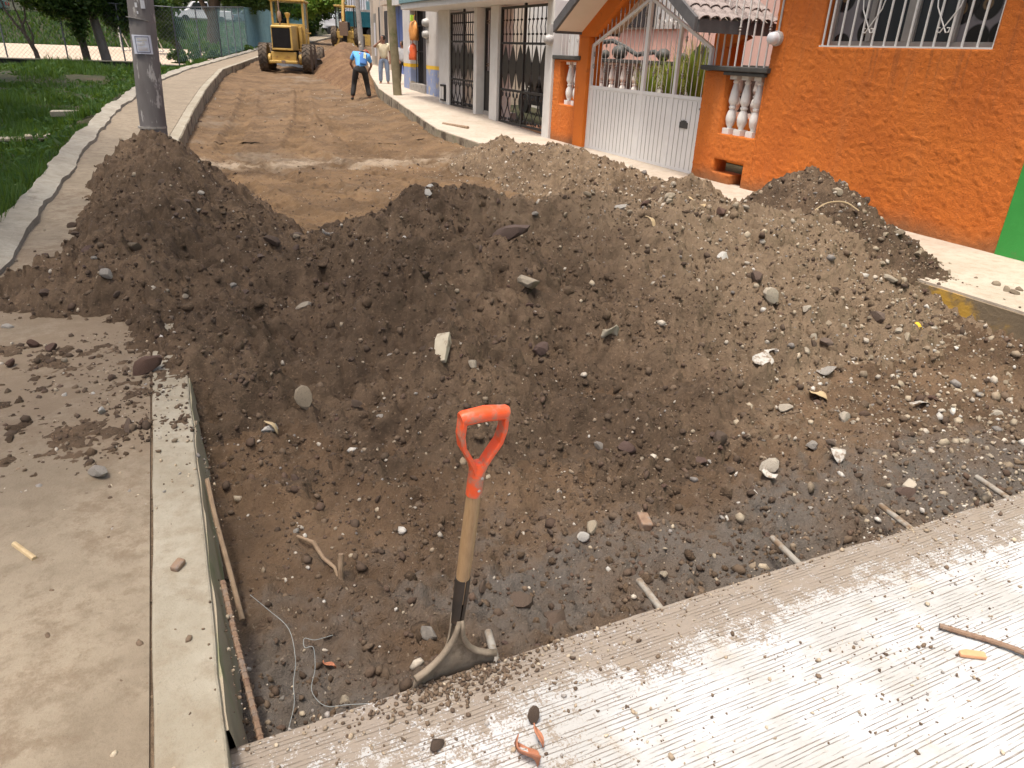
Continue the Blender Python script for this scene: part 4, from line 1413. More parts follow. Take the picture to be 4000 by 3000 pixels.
o = MB().obox((8.45, 14.35, 1.65), (.06, .14, .16), (.3, .2, .1)).build('cloth_scrap', 'fence_teal')
tag(o, 'turquoise scrap hanging on the inner rail beside the left gate post', 'cloth')


def blades(cx, cy, cz, n_, L, spread, seed, w_=.02):
    r = random.Random(seed)
    mb = MB()
    for i in range(n_):
        a = r.uniform(0, 2 * PI)
        l_ = L * r.uniform(.55, 1.05)
        sp = spread * r.uniform(.15, 1)
        d = Vector((math.cos(a), math.sin(a), 0))
        sd_ = Vector((-d.y, d.x, 0))
        p = Vector((cx, cy, cz)) + d * r.uniform(0, .08)
        pts = []
        for t in (0, .35, .7, 1):
            q = p + d * sp * t * t + Vector((0, 0, 1)) * l_ * (t - .35 * t * t * sp)
            pts.append((q, w_ * (1 - t) + .002))
        vs = []
        for q, ww in pts:
            vs += [q - sd_ * ww, q + sd_ * ww]
        mb.add(vs, [(0, 1, 3, 2), (2, 3, 5, 4), (4, 5, 7, 6)])
    return mb


yu = 0
for (cx, cy, h_, s_, lab) in ((8.0, 10.25, 1.35, .55, 'tallest spiky green yucca behind the narrow gate door'), (8.05, 10.95, 1.05, .5, 'middle spiky yucca with drooping yellow-green leaves behind the gate'), (8.1, 11.75, .85, .35, 'smaller spiky plant behind the wide white gate leaf')):
    p = thing('yucca_plant', lab, 'plant', (cx, cy, .1), group='spiky plants behind the gate')
    MB().lathe([(.12, .1), (.16, .32), (.15, .34)], 12, (cx, cy, 0)).build('pot', 'orange_post', p)
    blades(cx, cy, .34 + .4, 190, h_, s_, yu, .02).build('leaves', 'yucca', p)
    MB().cyl((cx, cy, .33), (cx, cy, .80), .03).build('stem', 'bark', p)
    yu += 1

# --- white carport house with black iron gates
ch = thing('carport_house', 'white carport house with square pillars and black iron gates', 'house', (6.8, 16, .2))
MB().box(6.66, 6.98, 12.83, 13.12, .05, 2.5).build('pillar', 'white_paint', ch, bevel=.008)
MB().box(6.70, 7.05, 15.46, 15.88, .05, 2.5).build('pillar', 'white_paint', ch, bevel=.008)
MB().box(6.72, 7.1, 16.72, 16.90, .05, 2.5).build('pillar', 'white_paint', ch, bevel=.008)
MB().box(6.78, 7.2, 18.74, 19.5, .05, 2.5).build('pillar', 'white_paint', ch, bevel=.008)
rs = MB()
rs.prism([(6.05, 12.9), (7.3, 12.9), (7.3, 20.2), (5.98, 20.2)], 'z', 2.502, 2.64)
rs.build('roof_slab', 'white_paint', ch, bevel=.01)
MB().box(5.95, 6.30, 12.85, 20.25, 2.642, 2.72).build('parapet_coping', 'fence_teal', ch)
MB().box(9.2, 9.3, 16.1, 19.3, .15, 2.9).build('back_wall', 'white_paint', ch)
MB().box(7.2, 9.3, 19.3, 19.4, .15, 2.9).build('side_wall', 'tan_wall', ch)
MB().box(7.0, 10.6, 12.92, 19.4, .05, .16).build('floor', 'brick_shard', ch)
MB().box(6.9, 7.4, 15.9, 16.7, .05, .34).build('step', 'concrete', ch)


def iron_gate(name, label, y0, y1, z0, z1, x, nl, group):
    g = thing(name, label, 'gate', (x, (y0 + y1) / 2, z0), group=group)
    f = MB()
    for y in (y0 + .025, (y0 + y1) / 2, y1 - .025):
        f.box(x - .025, x + .025, y - .025, y + .025, z0, z1 + (.1 if abs(y - (y0 + y1) / 2) < .1 else 0))
    zr = [z0 + .03, z0 + (z1 - z0) * .30, z0 + (z1 - z0) * .70, z1 - .02]
    for z in zr:
        f.box(x - .022, x + .022, y0 + .051, (y0 + y1) / 2 - .026, z - .022, z + .022)
        f.box(x - .022, x + .022, (y0 + y1) / 2 + .026, y1 - .051, z - .022, z + .022)
    f.build('frame', 'black_iron', g)
    # upright bars with a scrolled band
    nb = 2 * nl
    for i in range(nb + 1):
        y = y0 + .07 + (y1 - y0 - .14) * i / nb
        zb = (zr[2] + zr[3]) / 2 + .08
        MB().tube([(x, y, zr[2]), (x, y, zb - .22), (x, y + .03, zb - .11), (x, y, zb), (x, y, zr[3])], .011, 6).build('bar', 'black_iron', g)
        MB().ell((x, y, zb + .02), (.03, .035, .022), 8, 5).ell((x, y, zb - .24), (.03, .035, .022), 8, 5).build('scroll', 'black_iron', g)
    # solid lozenge plates
    w2 = (y1 - y0 - .10) / nl / 2
    zc = (zr[1] + zr[2]) / 2
    hh = (zr[2] - zr[1]) / 2 - .03
    for i in range(nl):
        yc = y0 + .05 + w2 * (2 * i + 1)
        pl = [(yc, zc - hh)]
        for k in range(-6, 7):
            t = k / 6
            pl.append((yc + w2 * .97 * (1 - abs(t) ** 1.25) ** .9 + .004, zc + t * hh))
        pl.append((yc, zc + hh))
        for k in range(6, -7, -1):
            t = k / 6
            pl.append((yc - w2 * .97 * (1 - abs(t) ** 1.25) ** .9 - .004, zc + t * hh))
        MB().prism(pl, 'x', x - .005, x + .005).build('lozenge_plate', 'dark_sheet', g)
        MB().cyl((x, yc + w2, zr[1]), (x, yc + w2, zr[2]), .010, n=6).build('bar', 'black_iron', g)
    # crossed loops at the foot
    zb0, zb1 = zr[0] + .02, zr[1] - .02
    for i in range(nl):
        yc = y0 + .05 + w2 * (2 * i + 1)
        s = MB()
        for sg in (-1, 1):
            s.tube([(x, yc + sg * w2 * .25, zb0), (x, yc + sg * w2 * .1, zb0 + .10), (x, yc + sg * w2 * .85, (zb0 + zb1) / 2), (x, yc + sg * w2 * .95, zb0 + (zb1 - zb0) * .7), (x, yc + sg * w2 * .4, zb1)], .012, 6)
            s.ell((x, yc + sg * w2 * .5, zb1 - .07), (.02, .035, .05), 8, 5)
            s.ell((x, yc + sg * w2 * .6, zb0 + .05), (.02, .04, .035), 8, 5)
        s.build('loop', 'black_iron', g, smooth=True)
    return g


iron_gate('iron_gate', 'larger black iron gate with lozenge plates next to the orange post', 13.14, 15.44, .20, 2.46, 6.78, 6, 'black iron gates of the carport')
iron_gate('iron_gate', 'farther black iron gate with lozenge plates beside the shop wall', 16.92, 18.72, .30, 2.44, 6.84, 6, 'black iron gates of the carport')
g = thing('iron_door', 'narrow black iron door with gilt scrolls between two white pillars', 'gate', (6.95, 16.3, .34))
MB().box(6.93, 6.97, 15.90, 16.70, .34, 1.2).build('sheet_panel', 'dark_sheet', g)
f = MB().box(6.92, 6.98, 15.89, 15.94, .34, 2.49).box(6.92, 6.98, 16.66, 16.71, .34, 2.49).box(6.92, 6.98, 15.94, 16.66, 2.44, 2.49)
f.build('frame', 'black_iron', g)
for y in np.arange(16.02, 16.65, .12):
    MB().cyl((6.95, y, 1.2), (6.95, y, 2.44), .009, n=6).build('bar', 'black_iron', g)
    MB().tube([(6.95, a, z) for a, z in spiral(y + .03, 2.2, .05, 1, 0, 1, 12)], .008, 5).tube([(6.95, a, z) for a, z in spiral(y + .03, 1.32, .05, 1, 0, 1, 12)], .008, 5).build('scroll', 'stick', g)
em2 = thing('electricity_meter', 'round electricity meter on the white pillar beside the porch eave', 'meter', (6.64, 12.86, 1.8))
MB().lathe([(.09, 0), (.095, .03), (.09, .08), (.075, .10), (.06, .135), (.02, .15)], 18, (6.66, 12.90, 1.85), Rx).build('dome', 'meter_grey', em2, smooth=True)
MB().box(6.60, 6.66, 12.85, 12.95, 1.93, 2.1).build('base_box', 'meter_grey', em2)
mbx = thing('meter_box', 'small black-framed white box low on the white wall left of the gate', 'box', (6.76, 19.0, .4))
MB().box(6.73, 6.778, 18.95, 19.28, .38, .78).build('frame', 'black_iron', mbx)
MB().box(6.722, 6.732, 19.0, 19.12, .43, .73).box(6.722, 6.732, 19.15, 19.25, .43, .73).build('panel', 'white_paint', mbx)
tr = MB()
tr.box(8.6, 9.0, 13.5, 14.2, .16, 1.2)
o = thing('motorcycle', 'dark motorcycle parked behind the larger black gate', 'motorcycle', (8.4, 16.9, .16))
for y in (16.35, 17.55):
    MB().lathe([(.16, -.05), (.29, -.05), (.31, 0), (.29, .05), (.16, .05)], 20, (8.4, y, .47), Matrix.Rotation(PI / 2, 3, 'Y')).build('wheel', 'rubber', o, smooth=True)
MB().ell((8.4, 16.95, .98), (.16, .45, .18)).obox((8.4, 16.9, .65), (.22, .55, .4)).build('body', 'black_iron', o, smooth=True)
MB().cyl((8.1, 16.5, 1.25), (8.7, 16.5, 1.25), .02).cyl((8.4, 16.5, 1.25), (8.4, 16.35, .5), .03).build('handlebar', 'steel', o)
# --- shop
SX = 7.22
sh = thing('corner_shop', 'small white shop with yellow stripe and flaking blue base', 'shop', (SX, 22, .35))
for y0, y1, z0, z1, mt_, nm in ((19.52, 21.9, 1.17, 2.75, 'shop_white', 'wall'), (23.46, 24.2, 1.17, 2.95, 'shop_white', 'wall'), (19.52, 21.9, 1.07, 1.168, 'shop_yellow', 'stripe'), (23.46, 24.2, 1.07, 1.168, 'shop_yellow', 'stripe'), (19.52, 21.9, .2, 1.068, 'shop_blue', 'dado'), (23.46, 24.2, .2, 1.068, 'shop_blue', 'dado'), (21.91, 23.45, 2.66, 2.95, 'shop_white', 'lintel')):
    MB().box(SX, SX + .25, y0, y1, z0, z1).build(nm, mt_, sh)
MB().box(SX + .27, 11, 19.6, 24.1, .2, 3.0).build('house_body', 'shop_white', sh)
MB().box(SX + .255, SX + .268, 21.92, 23.44, .6, 2.65).build('doorway', 'interior_dark', sh)
MB().box(SX - .05, SX + .25, 21.9, 23.46, .2, .62).build('door_step', 'concrete', sh)
MB().box(SX + .06, SX + .09, 21.93, 22.35, .63, 2.6).build('door_leaf', 'curtain', sh)
for y in (22.55, 22.75, 22.95, 23.15, 23.35):
    MB().cyl((SX + .16, y, .63), (SX + .16, y, 2.65), .012, n=6).build('door_bar', 'black_iron', sh)
MB().box(SX + .15, SX + .17, 22.4, 23.44, 2.2, 2.24).box(SX + .15, SX + .17, 22.4, 23.44, 1.5, 1.54).build('door_rail', 'black_iron', sh)
o = MB().box(5.95, 7.21, 20.26, 20.9, 2.62, 2.75).build('roof_edge', 'white_paint', sh)


def bag(label, x, y, z0, z1, w_, mat_, seed, mat2=None):
    t = thing('shopping_bag', label, 'bag', (x, y, z0), group='bags of goods hanging at the shop door')
    r = random.Random(seed)
    n1_, n2_ = 9, 12
    vs, fs = [], []
    for i in range(n1_):
        t_ = i / (n1_ - 1)
        wid = w_ * (.25 + .75 * math.sin(PI * min(1, (1 - t_) * .62 + .10)) ** .7) * (1 if t_ < .9 else .45)
        for k in range(n2_):
            q = 2 * PI * k / n2_
            rr_ = wid * (1 + .16 * math.sin(3 * q + seed + 2 * t_) + r.uniform(-.07, .07))
            vs.append((x + rr_ * .55 * math.sin(q), y + rr_ * math.cos(q), z0 + (z1 - z0) * t_))
    for i in range(n1_ - 1):
        for k in range(n2_):
            fs.append((i * n2_ + k, i * n2_ + (k + 1) % n2_, (i + 1) * n2_ + (k + 1) % n2_, (i + 1) * n2_ + k))
    fs += [tuple(range(n2_)), tuple(range((n1_ - 1) * n2_, n1_ * n2_))]
    MB().add(vs, fs).build('bag_body', mat_, t, smooth='all')
    MB().tube([(x, y, z1 - .02), (x, y + .02, z1 + .08), (x + .03, y, z1 + .16)], .012, 6).build('handle', mat_, t)
    if mat2:
        MB().ell((x - w_ * .4, y + w_ * .3, z0 + (z1 - z0) * .55), (w_ * .3, w_ * .55, (z1 - z0) * .3)).build('print', mat2, t, smooth=True)
    return t


bag('crumpled orange plastic bag hanging high in the shop doorway', SX - .02, 22.95, 1.82, 2.36, .24, 'bag_orange', 3)
bag('red and white plastic bag hanging lower in the shop doorway', SX - .02, 23.1, 1.28, 1.74, .20, 'bag_red', 5, 'bag_white')
o = MB().obox((SX - .12, 22.85, 2.42), (.08, .09, .16), (0, .1, 0)).build('price_card', 'bag_green')
tag(o, 'lime green card above the orange bag in the doorway', 'card')
for z, lab in ((2.28, 'upper grey round meter on the shop wall by the doorway'), (1.98, 'lower grey round meter on the shop wall by the doorway')):
    t = thing('electricity_meter', lab, 'meter', (SX, 21.72, z), group='meters on the shop wall')
    MB().lathe([(.12, 0), (.125, .05), (.10, .09), (.08, .15), (.02, .17)], 16, (SX, 21.74, z), Rx).build('dome', 'meter_grey', t, smooth=True)
    MB().box(SX - .03, SX - .001, 21.66, 21.82, z - .22, z - .121).build('base_box', 'meter_grey', t)

# --- terrace of plain houses set back beyond the shop
FBA = math.atan2(1.0, 11.5)


def fb(s, off=0.0):
    """point on the set-back facade, s metres along it, off metres in front"""
    return (8.6 + math.sin(FBA) * s - math.cos(FBA) * off, 24.5 + math.cos(FBA) * s + math.sin(FBA) * off)


def fpanel(name, s0, s1, z0, z1, off0, off1, mat_, parent):
    a, b_, c, d = fb(s0, off0), fb(s1, off0), fb(s1, off1), fb(s0, off1)
    vs = [(*p, z) for z in (z0, z1) for p in (a, b_, c, d)]
    return MB().add(vs, [(0, 1, 2, 3), (4, 7, 6, 5), (0, 4, 5, 1), (1, 5, 6, 2), (2, 6, 7, 3), (3, 7, 4, 0)]).build(name, mat_, parent)


bh = thing('blue_door_house', 'house with a tall blue metal door beyond the shop', 'house', (*fb(4), .45))
fpanel('wall', -.3, 8.4, .3, 4.0, -3, 0, 'grey_wall', bh)
dr = fpanel('door', 5.6, 7.6, .52, 3.1, .001, .05, 'door_blue', bh)
fpanel('door_gap', 6.58, 6.62, .55, 3.1, .051, .055, 'black_iron', dr)
fpanel('door_gap', 5.62, 7.58, 1.55, 1.58, .051, .055, 'black_iron', dr)
fpanel('dado', -.3, 5.5, .3, 1.1, .001, .03, 'tan_wall', bh)
fpanel('canopy', 5.2, 8.2, 3.15, 3.3, 0, .5, 'tan_wall', bh)
th_ = thing('tan_house', 'tan house front with dark narrow openings before the dump truck', 'house', (*fb(11), .6))
fpanel('wall', 8.42, 13.0, .4, 5.0, -3, .1, 'tan_wall', th_)
fpanel('window', 10.2, 10.9, 1.88, 3.2, .101, .12, 'curtain', th_)
fpanel('window', 8.8, 9.5, 1.6, 3.0, .101, .12, 'curtain', th_)
dd = fpanel('door', 11.6, 12.2, .66, 2.98, .101, .13, 'frame_grey', th_)
fpanel('door_panel', 11.7, 12.1, 1.2, 2.6, .131, .14, 'bag_white', dd)
fpanel('pilaster', 12.3, 12.5, .45, 3.6, .101, .22, 'grey_wall', th_)
fpanel('pilaster', 9.8, 9.95, .45, 3.6, .101, .22, 'grey_wall', th_)
# ------------------------------------------------------------------ poles
pl = thing('utility_pole', 'scuffed grey concrete utility pole rising out of the left dirt heap', 'pole', (-.17, 10.7, .15))
MB().tube([(-.17, 10.7, .0), (-.13, 10.7, .9), (-.06, 10.7, 2.05), (.25, 10.7, 8.0)], [.168, .162, .152, .11], 10).build('shaft', 'pole_concrete', pl, smooth=True)
MB().tube([(-.155, 10.7, .56), (-.155, 10.7, .585)], [.172, .172], 14).build('band', 'concrete', pl)
MB().tube([(-.092, 10.7, 1.80), (-.091, 10.7, 1.806)], [.162, .162], 14).build('wire_band', 'frame_grey', pl)


def curved_sheet(mb, cx, cy, r, a0, a1, z0, z1, n_=8):
    vs = []
    for k in range(n_ + 1):
        a = a0 + (a1 - a0) * k / n_
        for rr_ in (r, r + .0015):
            for z in (z0, z1):
                vs.append((cx + rr_ * math.sin(a), cy - rr_ * math.cos(a), z))
    fs = []
    for k in range(n_):
        i, j = 4 * k, 4 * k + 4
        fs += [(i + 2, j + 2, j + 3, i + 3), (i, i + 1, j + 1, j), (i + 1, i + 3, j + 3, j + 1), (i, j, j + 2, i + 2)]
    fs += [(0, 2, 3, 1), (4 * n_, 4 * n_ + 1, 4 * n_ + 3, 4 * n_ + 2)]
    mb.add(vs, fs)
    return mb


ps = thing('poster', 'small printed notice with dark border pasted on the concrete pole', 'poster', (-.115, 10.53, 1.42))
pcx, pcy, pr = -.107, 10.7, .166
curved_sheet(MB(), pcx, pcy, pr, -.72, .60, 1.425, 1.635).build('sheet', 'paper', ps)
bd = MB()
for a0, a1, z0, z1 in ((-.50, .42, 1.612, 1.619), (-.50, .42, 1.441, 1.448), (-.50, -.465, 1.448, 1.612), (.385, .42, 1.448, 1.612)):
    curved_sheet(bd, pcx, pcy, pr + .003, a0, a1, z0, z1)
bd.build('border', 'paper_print', ps)
tx_ = MB()
for z, a0, a1 in ((1.590, -.36, -.12), (1.588, -.05, .28), (1.572, -.38, .30), (1.552, -.05, .10), (1.535, -.38, .12), (1.52, -.38, .0), (1.49, -.38, .30), (1.475, -.38, .25), (1.462, -.35, .28)):
    curved_sheet(tx_, pcx, pcy, pr + .003, a0, a1, z, z + .005)
tx_.build('print_lines', 'paper_tint', ps)
pp = MB()
for a, z, w_, h_ in ((.05, 1.92, .30, .09), (-.35, 1.93, .16, .05), (-.2, 2.02, .2, .03), (-.28, 1.86, .10, .03)):
    curved_sheet(pp, -.075, 10.7, .158, a, a + w_, z, z + h_)
tag(pp.build('paper_scraps', 'bag_white'), 'torn white paper scraps stuck on the concrete pole above the notice', 'paper')
p2 = thing('utility_pole', 'mossy brown pole on the right pavement in front of the boys', 'pole', (6.23, 21.5, .36))
MB().tube([(6.23, 21.5, .2), (6.21, 21.5, .4), (6.08, 21.5, 3.0), (5.85, 21.5, 8)], [.125, .125, .115, .09], 12).build('shaft', 'pole_mossy', p2, smooth=True)
p3 = thing('utility_pole', 'thin pale pole farther up the street in front of the dump truck', 'pole', (12.15, 50, 1.0))
MB().tube([(12.15, 50, .8), (12.15, 50, 1.2), (12.02, 50, 4.5), (11.8, 50, 9)], [.17, .17, .15, .11], 10).build('shaft', 'concrete', p3, smooth=True)

# ------------------------------------------------------------------ wheels
RW = Matrix.Rotation(PI / 2, 3, 'Y')


def wheel(parent, x, y, z, r, w_, lugs=0, rim='cat_yellow', mat_='rubber_mud', ax='x', rimr=.55):
    R = RW if ax == 'x' else Matrix.Rotation(PI / 2, 3, 'X')
    h = w_ / 2
    mb = MB()
    mb.lathe([(r * rimr, -h * .9), (r * .80, -h), (r * .93, -h * .92), (r * .975, -h * .6), (r * .975, h * .6), (r * .93, h * .92), (r * .80, h), (r * rimr, h * .9)], 28, (x, y, z), R)
    if lugs:
        for i in range(lugs):
            for sg in (-1, 1):
                a = 2 * PI * (i + (.5 if sg > 0 else 0)) / lugs
                for (d0, d1, da0, da1) in ((0.0, .98, .0, .22),):
                    p0 = Vector((sg * h * .02, r * .985 * math.cos(a + da0), r * .985 * math.sin(a + da0)))
                    p1 = Vector((sg * h * .97, r * .965 * math.cos(a + da1), r * .965 * math.sin(a + da1)))
                    if ax != 'x':
                        p0, p1 = Vector((p0.y, p0.x, p0.z)), Vector((p1.y, p1.x, p1.z))
                    c = Vector((x, y, z))
                    up = ((p0 + p1) / 2)
                    if ax == 'x':
                        up.x = 0
                    else:
                        up.y = 0
                    mb.bar(c + p0, c + p1, r * .07, r * .07, up.normalized())
    t = mb.build('wheel', mat_, parent, smooth=True, local=True)
    m2 = MB()
    m2.lathe([(r * rimr * 1.02, -h * .86), (r * rimr, -h * .5), (r * .35, -h * .3), (r * .2, -h * .32), (r * .2, h * .32), (r * .35, h * .3), (r * rimr, h * .5), (r * rimr * 1.02, h * .86)], 20, (x, y, z), R)
    m2.build('rim', rim, t, smooth=True)
    return t


# ------------------------------------------------------------------ road grader, seen from behind
gr = thing('road_grader', 'yellow road grader seen from behind, standing on the graded earth', 'grader', (5.35, 36.1, .38), rad(-17))
for sx in (-1, 1):
    for y in (0.0, 1.45):
        wheel(gr, sx * .93, y, .60, .60, .38, 18)
    o = MB().obox((sx * .66, .72, .56), (.15, 1.9, .42)).build('tandem_case', 'cat_yellow', gr, local=True, bevel=.06)
    MB().lathe([(.20, -.06), (.22, 0), (.20, .06)], 18, (sx * .66, -.28, .56), RW).build('tandem_cap', 'cat_yellow', gr, smooth=True, local=True)
    wheel(gr, sx * .85, 6.1, .55, .55, .32, 14)
# engine hood + radiator
MB().prism([(-.75, .92), (1.35, .92), (1.35, 1.95), (-.68, 1.90), (-.75, 1.80)], 'x', -.44, .44).build('engine_hood', 'cat_yellow', gr, local=True, bevel=.03)
rd = MB().box(-.40, .36, -.775, -.752, 1.02, 1.80).build('radiator', 'interior_dark', gr, local=True)
q = MB()
for z in np.arange(1.05, 1.79, .05):
    q.box(-.39, .35, -.785, -.776, z, z + .012)
q.build('radiator_slat', 'dark_sheet', rd)
MB().box(-.44, .44, -.80, -.70, 1.80, 1.87).box(-.44, -.401, -.80, -.70, 1.0, 1.80).box(.361, .44, -.80, -.70, 1.0, 1.80).box(-.44, .44, -.80, -.70, .93, 1.0).build('radiator_frame', 'cat_yellow', gr, local=True, bevel=.015)
MB().box(-.52, .52, -.70, -.3, .40, .86).build('rear_frame', 'cat_yellow', gr, local=True, bevel=.02)
MB().box(-.60, .60, -.88, -.70, .40, .52).build('rear_bumper', 'cat_yellow', gr, local=True, bevel=.03)
MB().box(-.08, .08, -.93, -.88, .42, .52).build('tow_hitch', 'rusty', gr, local=True)
MB().box(-.35, .35, -.6, 1.3, .86, .93).box(-.3, .3, 1.0, 2.0, .5, .95).build('underframe', 'interior_dark', gr, local=True)
# cab with glass all round
cb = MB()
for x in (-.72, .64):
    for y in (1.38, 2.72):
        cb.box(x, x + .09, y, y + .09, 1.05, 2.92)
cb.box(-.73, .74, 1.36, 2.83, 1.0, 1.08)
for y in (1.38, 2.75):
    cb.box(-.63, .64, y + .005, y + .06, 1.08, 2.02)
for x in (-.715, .675):
    cb.box(x, x + .05, 1.47, 2.72, 1.08, 1.85)
cb.build('cab', 'cat_yellow', gr, local=True, bevel=.01)
MB().box(-.80, .80, 1.28, 2.92, 2.92, 3.02).build('cab_roof', 'cat_yellow', gr, local=True, bevel=.04)
mt, nt, b, vec = newmat('cab_glass')
b.inputs['Base Color'].default_value = (.8, .9, .9, 1)
b.inputs['Roughness'].default_value = .05
b.inputs['Transmission Weight'].default_value = 1.0
b.inputs['IOR'].default_value = 1.1
for bx_ in ((-.63, .64, 1.40, 1.41, 2.021, 2.915), (-.63, .64, 2.77, 2.78, 2.021, 2.915), (-.70, -.69, 1.47, 2.72, 1.851, 2.915), (.69, .70, 1.47, 2.72, 1.851, 2.915)):
    MB().box(*bx_).build('cab_window', 'cab_glass', gr, local=True)
MB().box(.18, .55, 1.3, 1.375, 1.0, 1.9).box(.50, .62, 1.0, 1.38, 1.0, 1.9).build('side_tank', 'cat_yellow', gr, local=True, bevel=.02)
MB().ell((-.38, 2.2, 2.35), (.10, .12, .14)).obox((-.38, 2.2, 2.0), (.42, .28, .5)).build('seat', 'interior_dark', gr, local=True)
ex = MB()
ex.cyl((-.18, .2, 1.92), (-.18, .2, 2.05), .035).lathe([(.035, 2.05), (.085, 2.12), (.085, 2.42), (.04, 2.48)], 14, (-.18, .2, 0)).cyl((-.18, .2, 2.48), (-.18, .2, 2.88), .032)
ex.build('exhaust', 'rusty', gr, local=True, smooth=True)
MB().cyl((.16, .3, 1.92), (.16, .3, 2.22), .05).lathe([(.06, 2.22), (.10, 2.32), (.12, 2.36), (.12, 2.42), (.03, 2.44)], 14, (.16, .3, 0)).build('air_cleaner', 'cat_yellow', gr, local=True, smooth=True)
MB().bar((.78, 1.5, 1.05), (.86, 1.55, 1.62), .05).obox((.86, 1.55, 1.66), (.22, .08, .06)).build('lamp_bracket', 'cat_yellow', gr, local=True)
MB().prism([(2.6, 1.0), (3.0, 1.25), (6.0, 1.05), (6.35, .9), (6.35, .7), (6.0, .82), (2.9, .95), (2.6, .7)], 'x', -.14, .14).build('main_beam', 'cat_yellow', gr, local=True, bevel=.02)
MB().box(-.75, .75, 6.02, 6.18, .45, .62).build('front_axle', 'cat_yellow', gr, local=True)
bl = MB()
pr_ = [(-.18, .02), (-.10, .12), (-.06, .28), (-.09, .45), (-.18, .56), (-.155, .57), (-.06, .46), (-.03, .28), (-.07, .11), (-.155, .02)]
R = Matrix.Rotation(rad(-32), 3, 'Z')
k = len(pr_)
vs = [Vector((0, 3.6, 0)) + R @ Vector((t, a, z)) for t in (-1.55, 1.55) for a, z in pr_]
bl.add(vs, [tuple(range(k - 1, -1, -1)), tuple(range(k, 2 * k))] + [(i, (i + 1) % k, k + (i + 1) % k, k + i) for i in range(k)])
bl.build('blade', 'steel', gr, local=True)
MB().lathe([(.55, .62), (.62, .62), (.62, .72), (.55, .72)], 24, (0, 3.6, 0)).build('turn_circle', 'cat_yellow', gr, local=True)
MB().bar((-.1, 3.2, .95), (-.6, 3.5, .65), .08).bar((.1, 3.2, .95), (.6, 3.5, .65), .08).build('lift_arm', 'cat_yellow', gr, local=True)

# ------------------------------------------------------------------ backhoe farther up
bk = thing('backhoe_loader', 'yellow backhoe loader seen from behind with its boom folded up', 'backhoe', (12.8, 57, 1.5), rad(-22))
for sx in (-1, 1):
    wheel(bk, sx * .82, 0, .66, .66, .42, 16)
    wheel(bk, sx * .8, 2.3, .42, .42, .28)
    st = MB().bar((sx * .28, -.35, 1.05), (sx * .62, -.45, .12), .13).obox((sx * .64, -.45, .08), (.3, .3, .08))
    st.bar((sx * .5, -.40, 1.15), (sx * .72, -.45, .25), .07)
    st.build('stabiliser_leg', 'cat_yellow', bk, local=True)
MB().box(-.62, .62, -.5, .2, .55, 1.0).build('rear_frame', 'cat_yellow', bk, local=True, bevel=.03)
MB().box(-.45, .45, 1.0, 3.2, .6, 1.35).build('hood', 'cat_yellow', bk, local=True, bevel=.04)
cb = MB()
for x in (-.68, .60):
    for y in (-.35, .95):
        cb.box(x, x + .08, y, y + .08, 1.0, 2.55)
cb.build('cab_post', 'interior_dark', bk, local=True)
MB().box(-.74, .74, -.45, 1.1, 2.55, 2.66).build('cab_roof', 'cat_yellow', bk, local=True, bevel=.03)
for x in (-.63, .61):
    MB().box(x, x + .02, -.26, .94, 1.1, 2.54).build('cab_window', 'cab_glass', bk, local=True)
MB().obox((0, .4, 1.3), (.4, .4, .6)).build('seat', 'interior_dark', bk, local=True)
MB().box(-.13, .13, -.75, -.51, .3, 1.3).build('swing_post', 'interior_dark', bk, local=True)
bm_ = MB().bar((0, -.75, .9), (0, -.95, 2.2), .22, .26, (0, 1, 0)).bar((0, -.95, 2.2), (0, -.55, 3.15), .17, .2, (0, 1, 0))
bm_.build('boom', 'bag_orange', bk, local=True)
MB().bar((.0, -.80, 2.95), (.0, -1.15, 1.6), .15, .2, (0, 1, 0)).build('dipper_arm', 'cat_yellow', bk, local=True)
MB().prism([(-1.3, 1.55), (-.95, 1.6), (-.8, 1.2), (-.95, .8), (-1.2, .7), (-1.25, 1.1)], 'x', -.28, .28).build('bucket', 'rusty', bk, local=True)
for x in (-.12, .12):
    MB().tube([(x, -.72, 1.2), (x, -1.0, 1.7), (x, -.9, 2.3)], .025, 6).build('hose', 'rubber', bk, local=True)
MB().box(-1.1, 1.1, 4.2, 5.0, .15, .9).build('front_bucket', 'cat_yellow', bk, local=True)

# ------------------------------------------------------------------ dump truck, side on
dt = thing('dump_truck', 'teal dump truck standing side-on at the top of the street', 'truck', (18.5, 80, 2.28), 0)
bd = MB().prism([(-.7, 1.05), (3.9, 1.05), (3.9, 2.35), (-.7, 2.35)], 'y', -1.2, 1.2).build('dump_bed', 'truck_teal', dt, local=True)
for x in np.arange(-.6, 3.9, .74):
    MB().box(x, x + .10, -1.27, -1.201, 1.0, 2.36).build('rib', 'truck_teal', bd)
for z in (1.02, 1.66, 2.28):
    MB().box(-.72, 3.92, -1.29, -1.271, z, z + .09).build('rail', 'truck_teal', bd)
MB().box(-2.6, 3.8, -.45, .45, .7, 1.04).build('chassis', 'interior_dark', dt, local=True)
MB().prism([(-.95, .75), (-.95, 2.35), (-1.5, 2.4), (-1.75, 1.7), (-2.9, 1.55), (-3.0, .75)], 'y', -1.05, 1.05).build('cab', 'car_white', dt, local=True, bevel=.05)
MB().box(-1.55, -1.05, -1.065, -1.051, 1.65, 2.2).build('cab_window', 'glass_dark', dt, local=True)
for x in (-2.2, 1.75, 2.95):
    for sy in (-1, 1):
        wheel(dt, x, sy * 1.0, .50, .50, .32, 0, 'car_white', 'rubber', 'y', .56)
MB().box(-2.75, -1.65, -1.12, -.9, .95, 1.1).build('fender', 'car_white', dt, local=True)
MB().box(3.0, 3.9, -1.1, -.8, .45, .8).build('mud_flap', 'rubber', dt, local=True)


